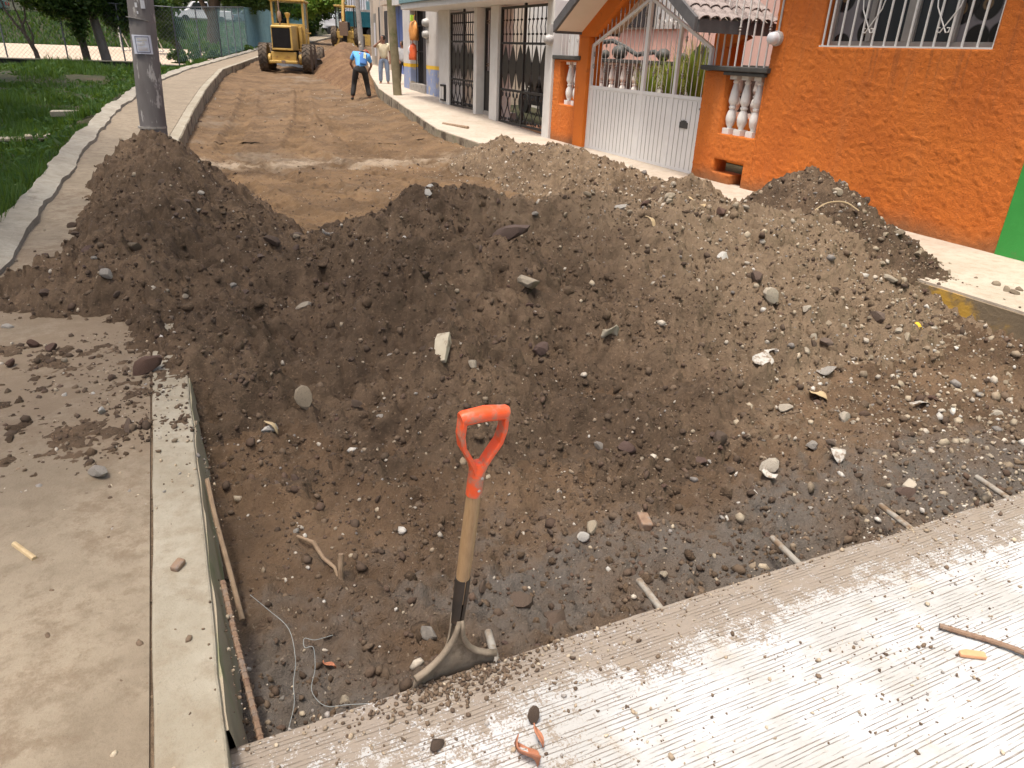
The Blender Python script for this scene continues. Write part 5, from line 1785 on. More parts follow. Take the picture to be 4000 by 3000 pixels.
# ------------------------------------------------------------------ parked cars on the bank
def car(label, x, y, z, rz, mat_, prof, win, L):
    c = thing('parked_car', label, 'car', (x, y, z), rz, 'cars parked above the sports court')
    MB().prism(prof, 'y', -.85, .85).build('body', mat_, c, local=True, bevel=.06)
    for w_ in win:
        MB().prism(w_, 'y', -.865, .865).build('window', 'glass_dark', c, local=True)
    for px_ in (-.31 * L, .30 * L):
        for sy in (-1, 1):
            wheel(c, px_, sy * .78, .33, .33, .22, 0, 'steel', 'rubber', 'y', .6)
    for sy in (-1, 1):
        MB().ell((prof[0][0] + .05, sy * .6, .72), (.06, .16, .09)).build('headlight', 'bag_white', c, local=True)
        MB().box(prof[-1][0] - .06, prof[-1][0] + .01, sy * .7 - .1, sy * .7 + .1, .6, .8).build('tail_light', 'cap_red', c, local=True)
    MB().box(prof[0][0] - .04, prof[0][0] + .1, -.8, .8, .35, .5).build('bumper', 'steel', c, local=True)
    return c


sedan = [(-2.15, .35), (-2.2, .75), (-1.3, .92), (-.65, 1.42), (.75, 1.45), (1.4, 1.0), (2.1, .95), (2.15, .35)]
sw = [[(-1.12, .95), (-.58, 1.36), (0, 1.38), (0, .95)], [(.06, .95), (.06, 1.38), (.70, 1.38), (1.2, .98)]]
truck_p = [(-2.4, .4), (-2.45, .95), (-1.3, 1.05), (-.75, 1.7), (.45, 1.72), (.55, 1.1), (2.4, 1.1), (2.45, .4)]
tw = [[(-1.05, 1.1), (-.68, 1.62), (-.12, 1.63), (-.12, 1.1)], [(-.05, 1.1), (-.05, 1.63), (.38, 1.63), (.44, 1.1)]]
tz = lambda x, y: float(terrain(np.array([x]), np.array([y]))[0])
for lab, x, y, rz, mt_, pf, wn2, L in (('white pickup parked above the court behind the dark tree trunk', 4.3, 75, rad(4), 'car_white', truck_p, tw, 4.8), ('blue-grey sedan parked on the bank at the right end of the row', 8.6, 76, rad(2), 'car_blue', sedan, sw, 4.4), ('white car half hidden by leaves left of the pickup', -6.2, 76, rad(180), 'car_white', sedan, sw, 4.4), ('pale car parked at the far left above the court', -12.2, 75, rad(0), 'car_green', sedan, sw, 4.4)):
    car(lab, x, y, tz(x, y) + .0, rz, mt_, pf, wn2, L)

# ------------------------------------------------------------------ goal on the court
gl = thing('football_goal', 'white football goal frame on the pale court behind the pole', 'goal', (-.9, 58, .7))
gz_ = .70
for x in (-1.9, .15):
    MB().cyl((x, 58, gz_), (x, 58, gz_ + 1.45), .045).build('goal_post', 'white_paint', gl)
    MB().cyl((x, 58.0, gz_ + 1.45), (x + .45, 59.3, gz_ + .02), .035).build('goal_stay', 'white_paint', gl)
    MB().cyl((x, 58, gz_ + .03), (x + .45, 59.3, gz_ + .03), .035).build('ground_bar', 'white_paint', gl)
MB().cyl((-1.95, 58, gz_ + 1.45), (.2, 58, gz_ + 1.45), .05).build('crossbar', 'white_paint', gl)


# ------------------------------------------------------------------ people
def skinmesh(name, mat_, parent, chains, sub=2, root=0):
    """chains: list of lists of (x, y, z, r); a point may be an int pointing at an earlier vertex"""
    bm = bmesh.new()
    sk_ = bm.verts.layers.skin.verify()
    allv = []
    for ch in chains:
        prev = None
        for p in ch:
            if isinstance(p, int):
                v = allv[p]
            else:
                v = bm.verts.new(p[:3])
                r = p[3]
                v[sk_].radius = (r, r) if not hasattr(r, '__len__') else r
                allv.append(v)
            if prev is not None and prev is not v:
                bm.edges.new((prev, v))
            prev = v
    allv[root][sk_].use_root = True
    me = bpy.data.meshes.new(name)
    bm.to_mesh(me)
    bm.free()
    o = link(name, me, mat_, parent, local=True)
    m_ = o.modifiers.new('skin', 'SKIN')
    m_.use_smooth_shade = True
    s_ = o.modifiers.new('sub', 'SUBSURF')
    s_.levels = sub
    s_.render_levels = sub
    return o


def hand(wrist, d, palm_n, s=1.0):
    """palm and five fingers as chains starting at the wrist point index placeholder"""
    w_, d, n_ = Vector(wrist), Vector(d).normalized(), Vector(palm_n).normalized()
    side = d.cross(n_).normalized()
    pc = w_ + d * .05 * s
    out = []
    for k, (off, L) in enumerate(((-.027, .055), (-.009, .065), (.009, .062), (.027, .05))):
        a = pc + side * off * s + d * .03 * s
        out.append([(*(a), .0095 * s), (*(a + d * L * .55 * s), .009 * s), (*(a + d * L * s + n_ * .02 * s), .0075 * s)])
    t = w_ + d * .025 * s - side * .03 * s
    out.append([(*t, .011 * s), (*(t - side * .022 * s + d * .035 * s), .0095 * s), (*(t - side * .025 * s + d * .065 * s + n_ * .01), .008 * s)])
    return pc, out


def person(label, loc, rz, h, J, shirt, trousers, hair, cap=None, vest=False):
    """J: joints in metres for a 1.7 m figure: pelvis, chest, neck, head, and l/r shoulder elbow wrist hip knee ankle toe"""
    p = thing('person', label, 'person', loc, rz)
    k = h / 1.7
    V = {a: Vector(q) * k for a, q in J.items()}

    def P(a, r):
        return (*V[a], r * k)
    mid = (V['pelvis'] + V['chest']) / 2
    ch = [[P('pelvis', .125), (*mid, .12 * k), P('chest', .14), P('neck', .055), P('head', .075)]]
    for s in 'lr':
        ch.append([2, P(s + 'sho', .06), P(s + 'elb', .042), P(s + 'wri', .030)])
        ch.append([0, P(s + 'hip', .085), P(s + 'kne', .058), P(s + 'ank', .042), P(s + 'toe', .040)])
    for s in 'lr':
        d = V[s + 'wri'] - V[s + 'elb']
        pc, fg = hand(V[s + 'wri'], d, Vector((0, 1, 0.2)), k * 1.05)
        wi = {'l': 7, 'r': 14}[s]
        ch.append([wi, (*pc, .034 * k)])
        base = sum(len([q for q in c if not isinstance(q, int)]) for c in ch) - 1
        for f in fg:
            ch.append([base] + f)
    skinmesh('body', 'skin', p, ch)
    hd = V['head']
    fw = Vector(J.get('face', (0, -1, 0))).normalized()
    up = (V['head'] - V['neck']).normalized()
    R = Matrix((fw.cross(up).normalized(), fw, up)).transposed()
    mb = MB()
    mb.lathe([(.001, -.12), (.045, -.115), (.068, -.07), (.078, 0), (.082, .05), (.070, .10), (.035, .125), (.001, .13)], 16, hd + up * .03 * k, R @ Matrix.Diagonal(Vector((k * .95, k * 1.12, k))))
    c = hd + up * .03 * k
    mb.ell(c + fw * .092 * k - up * .015 * k, (.013 * k, .016 * k, .02 * k), 8, 5)
    for sg in (-1, 1):
        mb.ell(c + R @ Vector((sg * .078 * k, -.005, -.01)), (.012 * k, .02 * k, .028 * k), 8, 5)
    face = mb.build('head', 'skin', p, smooth='all', local=True)
    ee = MB()
    for sg in (-1, 1):
        ee.ell(c + R @ Vector((sg * .03 * k, .082 * k, .005 * k)), (.011 * k, .008 * k, .006 * k), 8, 5)
    ee.ell(c + R @ Vector((0, .082 * k, -.055 * k)), (.022 * k, .008 * k, .006 * k), 8, 5)
    ee.build('face_features', 'hair', face)
    if cap:
        MB().lathe([(.087, .02), (.090, .06), (.075, .115), (.03, .14), (.001, .142)], 16, c, R @ Matrix.Diagonal(Vector((k, k * 1.12, k)))).obox(c + fw * .13 * k + up * .04 * k, (.13 * k, .12 * k, .012), R).build('cap', cap, p, smooth=True, local=True)
    else:
        MB().lathe([(.080, -.03), (.088, .02), (.089, .06), (.074, .115), (.03, .14), (.001, .142)], 16, c - fw * .012 * k, R @ Matrix.Diagonal(Vector((k, k * 1.1, k)))).build('hair', hair, p, smooth='all', local=True)
    # clothes follow the body a little outside it
    sh_ = [[(*(V['pelvis'] - (mid - V['pelvis']) * .35), .165 * k), (*mid, .150 * k), (*(V['chest']), .168 * k), (*(V['chest'] + (V['neck'] - V['chest']) * .62), .085 * k)]]
    for s in 'lr':
        sh_.append([2, P(s + 'sho', .082), (*(V[s + 'sho'] + (V[s + 'elb'] - V[s + 'sho']) * .72), .068 * k)])
    shirt_o = skinmesh('shirt', shirt, p, sh_)
    tr_ = [[(*(V['pelvis'] + (mid - V['pelvis']) * .35), .142 * k), P('pelvis', .155)]]
    for s in 'lr':
        tr_.append([1, P(s + 'hip', .112), P(s + 'kne', .088), (*(V[s + 'ank'] + Vector((0, 0, .03))), .075 * k)])
    skinmesh('trousers', trousers, p, tr_)
    for s in 'lr':
        a, t = V[s + 'ank'], V[s + 'toe']
        skinmesh('shoe', 'cloth_dark', p, [[(*(a + (a - t) * .25 - Vector((0, 0, .035 * k))), .045 * k), (*(a * .5 + t * .5 - Vector((0, 0, .01))), .048 * k), (*t, .04 * k)]], 1)
    return p, V, k


# worker bent over his tool, back towards the camera (-y)
WJ = dict(pelvis=(0, -.10, .92), chest=(.05, .15, 1.23), neck=(.13, .31, 1.36), head=(.20, .44, 1.37), face=(.1, .6, -.7),
          lsho=(-.15, .20, 1.33), lelb=(-.27, .26, 1.05), lwri=(-.16, .46, .86), rsho=(.29, .20, 1.27), relb=(.38, .34, 1.00), rwri=(.26, .52, .76),
          lhip=(-.13, -.10, .86), lkne=(-.20, .02, .47), lank=(-.27, -.10, .08), ltoe=(-.29, .08, .035), rhip=(.13, -.10, .86), rkne=(.20, .03, .46), rank=(.25, -.10, .08), rtoe=(.27, .08, .035))
wp, V, k = person('worker in blue shirt and vest bending over his shovel at the right kerb', (5.80, 24.2, .04), rad(-10), 1.72, WJ, 'shirt_blue', 'cloth_dark', 'hair', 'cap_red')
# vest panel and bright stripes on his back
bv = []
nrm_b = Vector((0, -.62, .78))
vst = MB()
for t in np.linspace(0, 1, 7):
    c = V['pelvis'] * (1 - t) + V['chest'] * t + Vector((.05, 0, 0))
    for a in np.linspace(-.35, 1.0, 7):
        rr_ = (.172 + .012 * math.sin(PI * t)) * k
        bv.append(c + (Vector((1, 0, 0)) * math.sin(a) + nrm_b * math.cos(a)) * rr_)
fs = [(i * 7 + j, i * 7 + j + 1, (i + 1) * 7 + j + 1, (i + 1) * 7 + j) for i in range(6) for j in range(6)]
vst.add(bv, fs)
vo = vst.build('vest', 'vest_blue', wp, smooth='all', local=True)
vo.modifiers.new('s', 'SOLIDIFY').thickness = .012
stp = MB()
for a0 in (.25, .48):
    for i in range(3, 6):
        q = [bv[i * 7 + 3], bv[(i + 1) * 7 + 3]]
        c0 = V['pelvis'] * (1 - i / 6) + V['chest'] * (i / 6) + Vector((.05, 0, 0))
        c1 = V['pelvis'] * (1 - (i + 1) / 6) + V['chest'] * ((i + 1) / 6) + Vector((.05, 0, 0))
        vs = []
        for c in (c0, c1):
            for a in (a0, a0 + .13):
                for rr_ in (.183, .192):
                    vs.append(c + (Vector((1, 0, 0)) * math.sin(a) + nrm_b * math.cos(a)) * rr_ * k)
        stp.add(vs, [(0, 2, 3, 1), (4, 5, 7, 6), (0, 4, 6, 2), (1, 3, 7, 5), (0, 1, 5, 4), (2, 6, 7, 3)])
stp.build('reflective_stripe', 'vest_stripe', vo)
ws = thing('shovel', "worker's long-handled shovel held low between his legs", 'shovel', (5.85, 24.6, .05))
MB().tube([(5.72, 24.78, .86), (5.92, 24.86, .62), (6.12, 24.55, .08)], .018, 8).build('shaft', 'wood_shaft', ws)
MB().prism([(6.02, 24.45), (6.2, 24.4), (6.24, 24.62), (6.1, 24.66)], 'z', .05, .065).build('blade', 'steel', ws)

BJ = dict(pelvis=(0, 0, .93), chest=(0, .0, 1.27), neck=(0, -.01, 1.46), head=(0, -.02, 1.55), face=(-.5, -.8, 0),
          lsho=(-.19, 0, 1.38), lelb=(-.34, -.16, 1.30), lwri=(-.12, -.20, 1.48), rsho=(.19, 0, 1.38), relb=(.25, .02, 1.10), rwri=(.24, -.06, .86),
          lhip=(-.10, 0, .88), lkne=(-.13, -.02, .48), lank=(-.14, .03, .08), ltoe=(-.17, -.12, .035), rhip=(.10, 0, .88), rkne=(.13, -.02, .48), rank=(.14, .03, .08), rtoe=(.17, -.12, .035))
person('boy in cream shirt and jeans with a hand raised to his face', (6.98, 25.7, .43), rad(-20), 1.52, BJ, 'cloth_cream', 'jeans', 'hair')
BJ2 = dict(BJ, lelb=(-.24, .02, 1.12), lwri=(-.15, -.1, .95), face=(-.8, -.5, -.2), relb=(.22, -.04, 1.10), rwri=(.18, -.16, .93))
person('boy in grey T-shirt and dark trousers standing at the shop corner', (7.60, 25.6, .43), rad(-15), 1.38, BJ2, 'cloth_grey', 'cloth_dark', 'hair')

# ------------------------------------------------------------------ the shovel in the foreground
SB, ST = Vector((.525, 1.425, .02)), Vector((.575, 1.345, .872))     # foot of the socket, top of the grip
ax = (ST - SB).normalized()
sx_ = Vector((1, .06, -.06))
sx_ = (sx_ - ax * sx_.dot(ax)).normalized()
sy_ = ax.cross(sx_)                                                   # away from the camera
if sy_.y < 0:
    sy_ = -sy_
L_ = (ST - SB).length
SP = lambda a, t, c=0.0: SB + sx_ * a + ax * t + sy_ * c
sv = thing('shovel', 'shovel with an orange D-shaped handle standing upright at the slab edge', 'shovel', SB)
hd = MB()
hd.tube([SP(-.061, L_ - .018), SP(-.055, L_ - .017), SP(0, L_ - .012), SP(.055, L_ - .017), SP(.061, L_ - .018)], [.0155, .0185, .0195, .0185, .0155], 16)
hd.build('grip', 'orange_plastic', sv, smooth=True)
yk = MB()
for sg in (-1, 1):
    pts = [(sg * .054, L_ - .02), (sg * .055, L_ - .06), (sg * .048, L_ - .095), (sg * .030, L_ - .125), (sg * .014, L_ - .155), (sg * .008, L_ - .175)]
    for (a0, t0_), (a1, t1_) in zip(pts[:-1], pts[1:]):
        p0, p1 = SP(a0, t0_), SP(a1, t1_)
        dd_ = (p1 - p0).normalized()
        yk.bar(p0 - dd_ * .003, p1 + dd_ * .003, .034 if True else 0, .0125, sx_)
yk.build('yoke_arm', 'orange_plastic', sv, smooth=True, bevel=.003)
MB().tube([SP(0, L_ - .150), SP(0, L_ - .165), SP(0, L_ - .19), SP(0, L_ - .245)], [.0145, .020, .0205, .0205], 18).build('handle_socket', 'orange_plastic', sv, smooth=True)
MB().tube([SP(.006, L_ - .185, -.0205), SP(.006, L_ - .185, -.0215)], [.0035, .0035], 8).tube([SP(.002, L_ - .222, -.0195), SP(.002, L_ - .222, -.0212)], [.004, .004], 8).build('rivet', 'meter_grey', sv)
MB().tube([SP(0, L_ - .24), SP(0, L_ - .40), SP(0, .325), SP(0, .25)], [.0188, .0195, .0185, .017], 18).build('shaft', 'wood_shaft', sv, smooth=True)
sk2 = MB()
n_ = 20
rings = [(.335, .0205), (.31, .0208), (.24, .0195), (.17, .0175)]
vs, fs = [], []
for t, r in rings:
    for i in range(n_ + 1):
        q = -PI / 2 + .12 + (2 * PI - .24) * i / n_          # a split seam faces the camera
        for rr_ in (r, r - .003):
            vs.append(SP(rr_ * math.cos(q), t, rr_ * math.sin(q)))
w2 = 2 * (n_ + 1)
for j in range(len(rings) - 1):
    for i in range(n_):
        a = j * w2 + 2 * i
        fs += [(a, a + 2, a + 2 + w2, a + w2), (a + 1, a + w2 + 1, a + w2 + 3, a + 3)]
    a = j * w2
    fs += [(a, a + w2, a + w2 + 1, a + 1), (a + 2 * n_, a + 2 * n_ + 1, a + w2 + 2 * n_ + 1, a + w2 + 2 * n_)]
fs += [(2 * i, 2 * i + 1, 2 * i + 3, 2 * i + 2) for i in range(n_)]
sk2.add(vs, fs)
sk2.build('socket', 'shovel_black', sv, smooth=True)
# blade: neck flares into two rolled shoulders and the dished plate below
bl = MB()
rows = [(.175, .0165, .016), (.15, .0175, .015), (.12, .021, .012), (.09, .030, .008), (.065, .045, .004), (.045, .068, .0), (.030, .095, -.004), (.018, .122, -.010), (.0, .126, -.012), (-.06, .124, -.006), (-.14, .112, .006), (-.20, .08, .012), (-.24, .02, .015)]
nc = 14
vs, fs = [], []
for t, hw, dep in rows:
    for i in range(nc + 1):
        u = -1 + 2 * i / nc
        curl = -.020 * abs(u) ** 2.2 * (1 if t > .1 else .75)
        if t > .1:
            curl = -.016 * abs(u) ** 2 + .014 * (1 - u * u)
        vs.append(SP(hw * u, t, dep + curl + .004))
for j in range(len(rows) - 1):
    for i in range(nc):
        a = j * (nc + 1) + i
        fs.append((a, a + 1, a + nc + 2, a + nc + 1))
bl.add(vs, fs)
bo = bl.build('blade', 'shovel_muddy', sv, smooth='all')
md = bo.modifiers.new('thick', 'SOLIDIFY')
md.thickness = .0035
for sg in (-1, 1):
    rim = MB().tube([SP(sg * .004, .19, -.019), SP(sg * .008, .155, -.020), SP(sg * .016, .12, -.018), SP(sg * .028, .092, -.016), SP(sg * .044, .066, -.016), SP(sg * .066, .046, -.018), SP(sg * .094, .033, -.024), SP(sg * .124, .028, -.032)], [.006, .0075, .0085, .009, .0095, .010, .0105, .011], 10)
    rim.build('rolled_shoulder', 'shovel_muddy', sv, smooth='all')

# steel dowels cast into the edge of the slab
for i, (x, l_, tl_, lab) in enumerate(((.665, .14, .02, 'steel dowel poking out beside the shovel blade'), (1.285, .165, -.01, 'second steel dowel along the slab edge from the shovel'), (1.905, .18, 0, 'middle steel dowel of the five in the slab edge'), (2.505, .18, 0, 'fourth steel dowel along the slab edge with white lime under it'), (3.115, .18, .01, 'rightmost steel dowel sticking out of the slab edge'))):
    a = Vector((x, 1.36, -.075))
    e = Vector((x + .02 + tl_, 1.41 + l_ + .03, -.062))
    tag(MB().tube([a, a.lerp(e, .5), e - (e - a).normalized() * .003, e], [.0125, .0125, .0125, .010], 14).build('steel_dowel', 'dowel_steel', smooth=True), lab, 'dowel', 'dowels in the slab edge')
# ------------------------------------------------------------------ vegetation
def leafcloud(centres, radii, n, size, seed, flat=.8, hang=0.0):
    """n leaf quads spread through ellipsoids; returns V, F"""
    r = np.random.default_rng(seed)
    c = np.asarray(centres, float)
    ra = np.asarray(radii, float)
    vol = ra.prod(1) ** .67
    k = r.choice(len(c), n, p=vol / vol.sum())
    u = r.normal(size=(n, 3))
    u /= np.linalg.norm(u, axis=1)[:, None]
    rad_ = r.random(n) ** .45
    # clumps: pull leaves towards twig points
    tw_ = r.normal(size=(max(8, n // 22), 3))
    tw_ /= np.linalg.norm(tw_, axis=1)[:, None]
    tw_ *= (r.random(len(tw_)) ** .4)[:, None]
    near = tw_[r.integers(0, len(tw_), n)]
    loc = near + u * rad_[:, None] * .22
    P_ = c[k] + loc * ra[k]
    P_[:, 2] -= hang * r.random(n) ** 2
    a = r.normal(size=(n, 3))
    a[:, 2] *= flat
    a /= np.linalg.norm(a, axis=1)[:, None]
    b_ = np.cross(a, r.normal(size=(n, 3)))
    b_ /= np.linalg.norm(b_, axis=1)[:, None]
    s = size * r.uniform(.55, 1.3, (n, 1))
    V_ = np.stack([P_ - a * s, P_ + b_ * s * .45, P_ + a * s, P_ - b_ * s * .45], 1).reshape(-1, 3)
    F_ = np.arange(4 * n).reshape(-1, 4)
    return V_, F_


def tree(name, label, base, trunk_path, trunk_r, limbs, blobs, n, size, leaf, bark='bark', seed=1, group=None, hang=0.0):
    t = thing(name, label, 'tree', base, group=group)
    mb = MB().tube(trunk_path, trunk_r, 10)
    mb.build('trunk', bark, t, smooth=True)
    if limbs:
        lb = MB()
        for pth, rr_ in limbs:
            lb.tube(pth, rr_, 7)
        lb.build('limb', bark, t, smooth=True)
    V_, F_ = leafcloud([q[:3] for q in blobs], [q[3:] for q in blobs], n, size, seed, hang=hang)
    o = npmesh('crown', V_, F_, leaf, parent=t)
    o.matrix_parent_inverse = t.matrix_basis.inverted()
    return t


# trees by the fence of the court
tree('slim_tree', 'slim forked tree leaning by the fence at the far left', (-4.4, 37.7, .5), [(-4.38, 37.7, .3), (-4.45, 37.7, .9), (-4.68, 37.7, 1.5), (-4.72, 37.7, 1.9)], [.11, .09, .065, .05],
     [([(-4.68, 37.7, 1.5), (-4.95, 37.7, 1.9), (-5.2, 37.7, 2.4), (-5.35, 37.7, 3.4)], [.05, .045, .04, .02]), ([(-4.72, 37.7, 1.85), (-4.55, 37.7, 2.1), (-4.5, 37.7, 2.6), (-4.6, 37.7, 3.6)], [.045, .035, .03, .015]), ([(-4.5, 37.7, 1.0), (-4.43, 37.7, 1.5), (-4.55, 37.7, 2.0)], [.05, .035, .025]), ([(-4.72, 37.7, 1.9), (-4.85, 37.7, 2.5), (-4.9, 37.7, 3.4)], [.04, .03, .015])],
     [(-5.2, 37.7, 4.0, 1.2, 1.2, .9), (-4.4, 37.9, 3.7, .9, 1, .7), (-4.0, 37.4, 2.75, .55, .5, .35)], 3200, .10, 'leaf_mid', seed=3, group='trees by the court')
tree('broad_tree', 'dark leafy tree with ivy-dark trunk at the court fence', (-2.75, 37.9, .5), [(-2.62, 37.9, .3), (-2.68, 37.9, 1.2), (-2.8, 37.9, 2.2), (-2.9, 37.9, 4.2)], [.16, .15, .14, .10],
     [([(-2.8, 37.9, 2.2), (-3.5, 38, 3.0), (-4.0, 38, 3.9)], [.07, .05, .02]), ([(-2.85, 37.9, 2.6), (-2.2, 38.1, 3.5), (-1.6, 38.2, 4.2)], [.07, .05, .02])],
     [(-2.7, 37.5, 2.15, .42, .3, .75), (-3.3, 37.6, 2.7, .7, .6, .5), (-2.3, 37.7, 2.9, .8, .8, .6), (-3.8, 37.4, 2.95, 1.0, .7, .5), (-3.0, 38, 4.0, 1.7, 1.6, 1.0)], 12500, .10, 'leaf_dark', seed=4, group='trees by the court', hang=.25)
tree('broad_tree', 'grey-barked tree leaning left of the concrete pole at the court fence', (-2.0, 38.1, .5), [(-1.88, 38.1, .3), (-1.98, 38.1, 1.2), (-2.12, 38.1, 2.2), (-2.3, 38.1, 3.2), (-2.4, 38.1, 4.6)], [.21, .20, .18, .16, .12],
     [([(-2.2, 38.1, 2.6), (-1.4, 38.2, 3.2), (-.7, 38.2, 4.0)], [.08, .06, .03])],
     [(-1.0, 38.2, 2.55, .8, .7, .75), (-.55, 38.3, 3.3, .9, .9, .8), (-1.6, 38.3, 4.1, 1.5, 1.4, 1.0), (-1.45, 38.5, 2.7, .5, .5, .6), (.3, 38.6, 2.9, .8, .7, .45)], 12500, .10, 'leaf_dark', 'bark_pale', seed=5, group='trees by the court', hang=.35)
tree('broad_tree', 'thick dark trunk tree behind the fence between the parked cars', (3.35, 50, 1.3), [(3.35, 50, .8), (3.32, 50, 1.8), (3.5, 50, 3.0), (3.75, 50, 4.2), (3.8, 50, 6)], [.46, .36, .33, .30, .2],
     [([(3.4, 50, 2.6), (3.0, 50, 3.4), (2.5, 50, 4.4)], [.2, .15, .08]), ([(3.7, 50, 3.6), (4.6, 50.2, 4.3), (5.8, 50.3, 4.7)], [.14, .1, .05])],
     [(5.3, 49.8, 3.95, 1.4, 1.2, .55), (7.0, 50.2, 4.2, 1.6, 1.4, .7), (3.6, 50, 5.2, 3.0, 2.6, 1.1), (1.5, 50.5, 4.6, 1.6, 1.4, .8)], 15000, .13, 'leaf_dark', seed=6, group='trees by the court', hang=.4)
tree('broad_tree', 'slanting dark tree behind the court fence beside the goal', (1.6, 54, .7), [(1.7, 54, .5), (1.2, 54, 1.6), (.6, 54, 2.8), (.2, 54, 4.4)], [.22, .2, .16, .1], [],
     [(.2, 54, 4.0, 1.8, 1.4, 1.0), (1.1, 53.6, 2.3, .9, .6, .8)], 5200, .14, 'leaf_dark', seed=8, group='trees by the court', hang=.4)
tree('broad_tree', 'bright yellow-green leafy tree overhanging the road behind the grader', (8.2, 62, 1.6), [(7.6, 62, 1.3), (7.8, 62, 3.0), (8.6, 61.5, 5.0)], [.3, .25, .15],
     [([(8.0, 62, 3.4), (9.6, 60.8, 4.2), (11, 60, 4.4)], [.14, .1, .05])],
     [(9.8, 59.8, 4.05, 1.9, 1.3, .85), (11.8, 60, 4.5, 1.5, 1.3, .75), (8.0, 61, 4.5, 2.2, 1.8, 1.2), (7.0, 58.5, 3.9, 1.0, 1, .6)], 15000, .15, 'leaf_bright', seed=9, group='trees up the street')
tree('broad_tree', 'dark shaded tree mass behind the backhoe loader', (12.5, 72, 2.2), [(12.3, 72, 1.8), (12.3, 72, 4.0), (12.8, 72, 6.0)], [.35, .3, .2], [],
     [(12.0, 71.5, 3.5, 1.9, 1.6, 1.5), (13.6, 72, 5.0, 2.5, 2, 1.4), (10.2, 72, 4.6, 2.4, 2, 1.6)], 12000, .18, 'leaf_dark', seed=10, group='trees up the street')
# wood on the rise behind the parked cars
for i, (x, y, s, lf, lab) in enumerate(((-22, 86, 4.0, 'leaf_mid', 'green tree on the rise at the far left'), (-13, 88, 4.4, 'leaf_dark', 'dark tree behind the leftmost parked cars'), (-5, 87, 4.0, 'leaf_dark', 'dark tree behind the half-hidden white car'), (2.5, 89, 4.5, 'leaf_dark', 'dark tree behind the white pickup'), (10, 90, 4.2, 'leaf_mid', 'green tree behind the blue-grey sedan'))):
    zz_ = tz(x, y)
    tree('backdrop_tree', lab, (x, y, zz_), [(x, y, zz_ - .2), (x, y, zz_ + 2.5), (x + .3, y, zz_ + 4)], [.35, .28, .2], [],
         [(x, y - 1, zz_ + 2.8, s, 2.2, 2.2), (x - s * .6, y, zz_ + 4.4, s * .7, 2, 1.8), (x + s * .6, y, zz_ + 4.6, s * .8, 2, 1.9)], 7000, .24, lf, seed=20 + i, group='trees on the rise')
# shade tree on the left verge, next to the photographer: unseen crown above the frame, spread to shade the heap
tree('shade_tree', 'nearest big shade tree on the left verge beside the photographer', (-4.4, 1.6, -.3), [(-4.4, 1.6, -.5), (-4.35, 1.6, 2), (-4.1, 1.8, 4.5), (-3.6, 2.0, 6.5)], [.42, .34, .28, .2],
     [([(-4.1, 1.8, 4.5), (-2.8, 2.6, 5.8), (-.4, 3.9, 6.9)], [.16, .12, .06]), ([(-4.2, 1.7, 4.0), (-4.8, 3.6, 5.6), (-4.9, 5.4, 7.0)], [.15, .1, .05])],
     [(-2.6, 2.6, 7.4, 2.6, 2.4, 1.2), (-.5, 3.7, 7.5, 2.0, 2.0, 1.0), (-2.6, 6.0, 7.4, 2.4, 2.4, 1.2), (.6, 5.0, 7.3, 1.3, 1.3, .8)], 2100, .17, 'leaf_mid', seed=31, group='shade trees on the verge')
for i, (x, y, lab) in enumerate(((-7.0, 9.5, 'second shade tree along the left verge'), (-7.8, 18, 'third shade tree along the left verge'), (-8.6, 27, 'farthest shade tree along the left verge'))):
    tree('shade_tree', lab, (x, y, -.3), [(x, y, -.5), (x, y, 3), (x + .6, y, 6)], [.4, .32, .2], [([(x + .3, y, 4), (x + 2, y + .5, 6), (x + 3.2, y + 1, 7)], [.15, .1, .05])],
         [(x + .5, y, 7.6, 3.2, 3.4, 1.5), (x + 2.6, y + 1.2, 7.8, 2.4, 2.8, 1.2), (x + 2.0, y - 2.4, 7.4, 2.2, 2.2, 1.1)], 4600, .19, 'leaf_mid', seed=50 + i, group='shade trees on the verge')

# shrubs along the fence
for i, (x, y, s, h_, lf, lab) in enumerate(((3.0, 46.2, .8, .75, 'leaf_mid', 'tall bright weeds behind the fence right of the dark trunk'), (4.4, 47.2, .95, .65, 'leaf_mid', 'low green bush behind the fence near the grader'), (1.9, 43.5, .35, .75, 'leaf_dark', 'narrow dark shrub at the fence post'), (1.0, 41.2, .45, .5, 'leaf_dark', 'small shrub with dark leaves at the fence corner'))):
    zz_ = tz(x, y)
    t = thing('shrub', lab, 'shrub', (x, y, zz_), group='shrubs behind the fence')
    V_, F_ = leafcloud([(x, y, zz_ + h_ * .6)], [(s, .5, h_ * .75)], int(2600 * s), .085, 40 + i)
    o = npmesh('foliage', V_, F_, lf, parent=t)
    o.matrix_parent_inverse = t.matrix_basis.inverted()
    MB().cyl((x, y, zz_ - .1), (x, y, zz_ + h_ * .6), .03, .015).build('stem', 'bark', t)

# grass on the verge and on the bank: one mass
r5 = np.random.default_rng(5)


def grassblades(n, gx, gy, hmin, hmax, wid):
    z = terrain(gx, gy)
    h_ = r5.uniform(hmin, hmax, n)
    a = r5.uniform(0, 2 * PI, n)
    lean = r5.uniform(.1, .7, n) * h_
    bx_, by_ = np.cos(a), np.sin(a)
    w_ = wid * r5.uniform(.6, 1.3, n)
    p = np.stack([gx, gy, z - .01], -1)
    sd_ = np.stack([-by_, bx_, np.zeros(n)], -1) * w_[:, None]
    tip = p + np.stack([bx_ * lean, by_ * lean, h_], -1)
    V_ = np.stack([p - sd_, p + sd_, tip], 1).reshape(-1, 3)
    return V_, np.arange(3 * n).reshape(-1, 3)


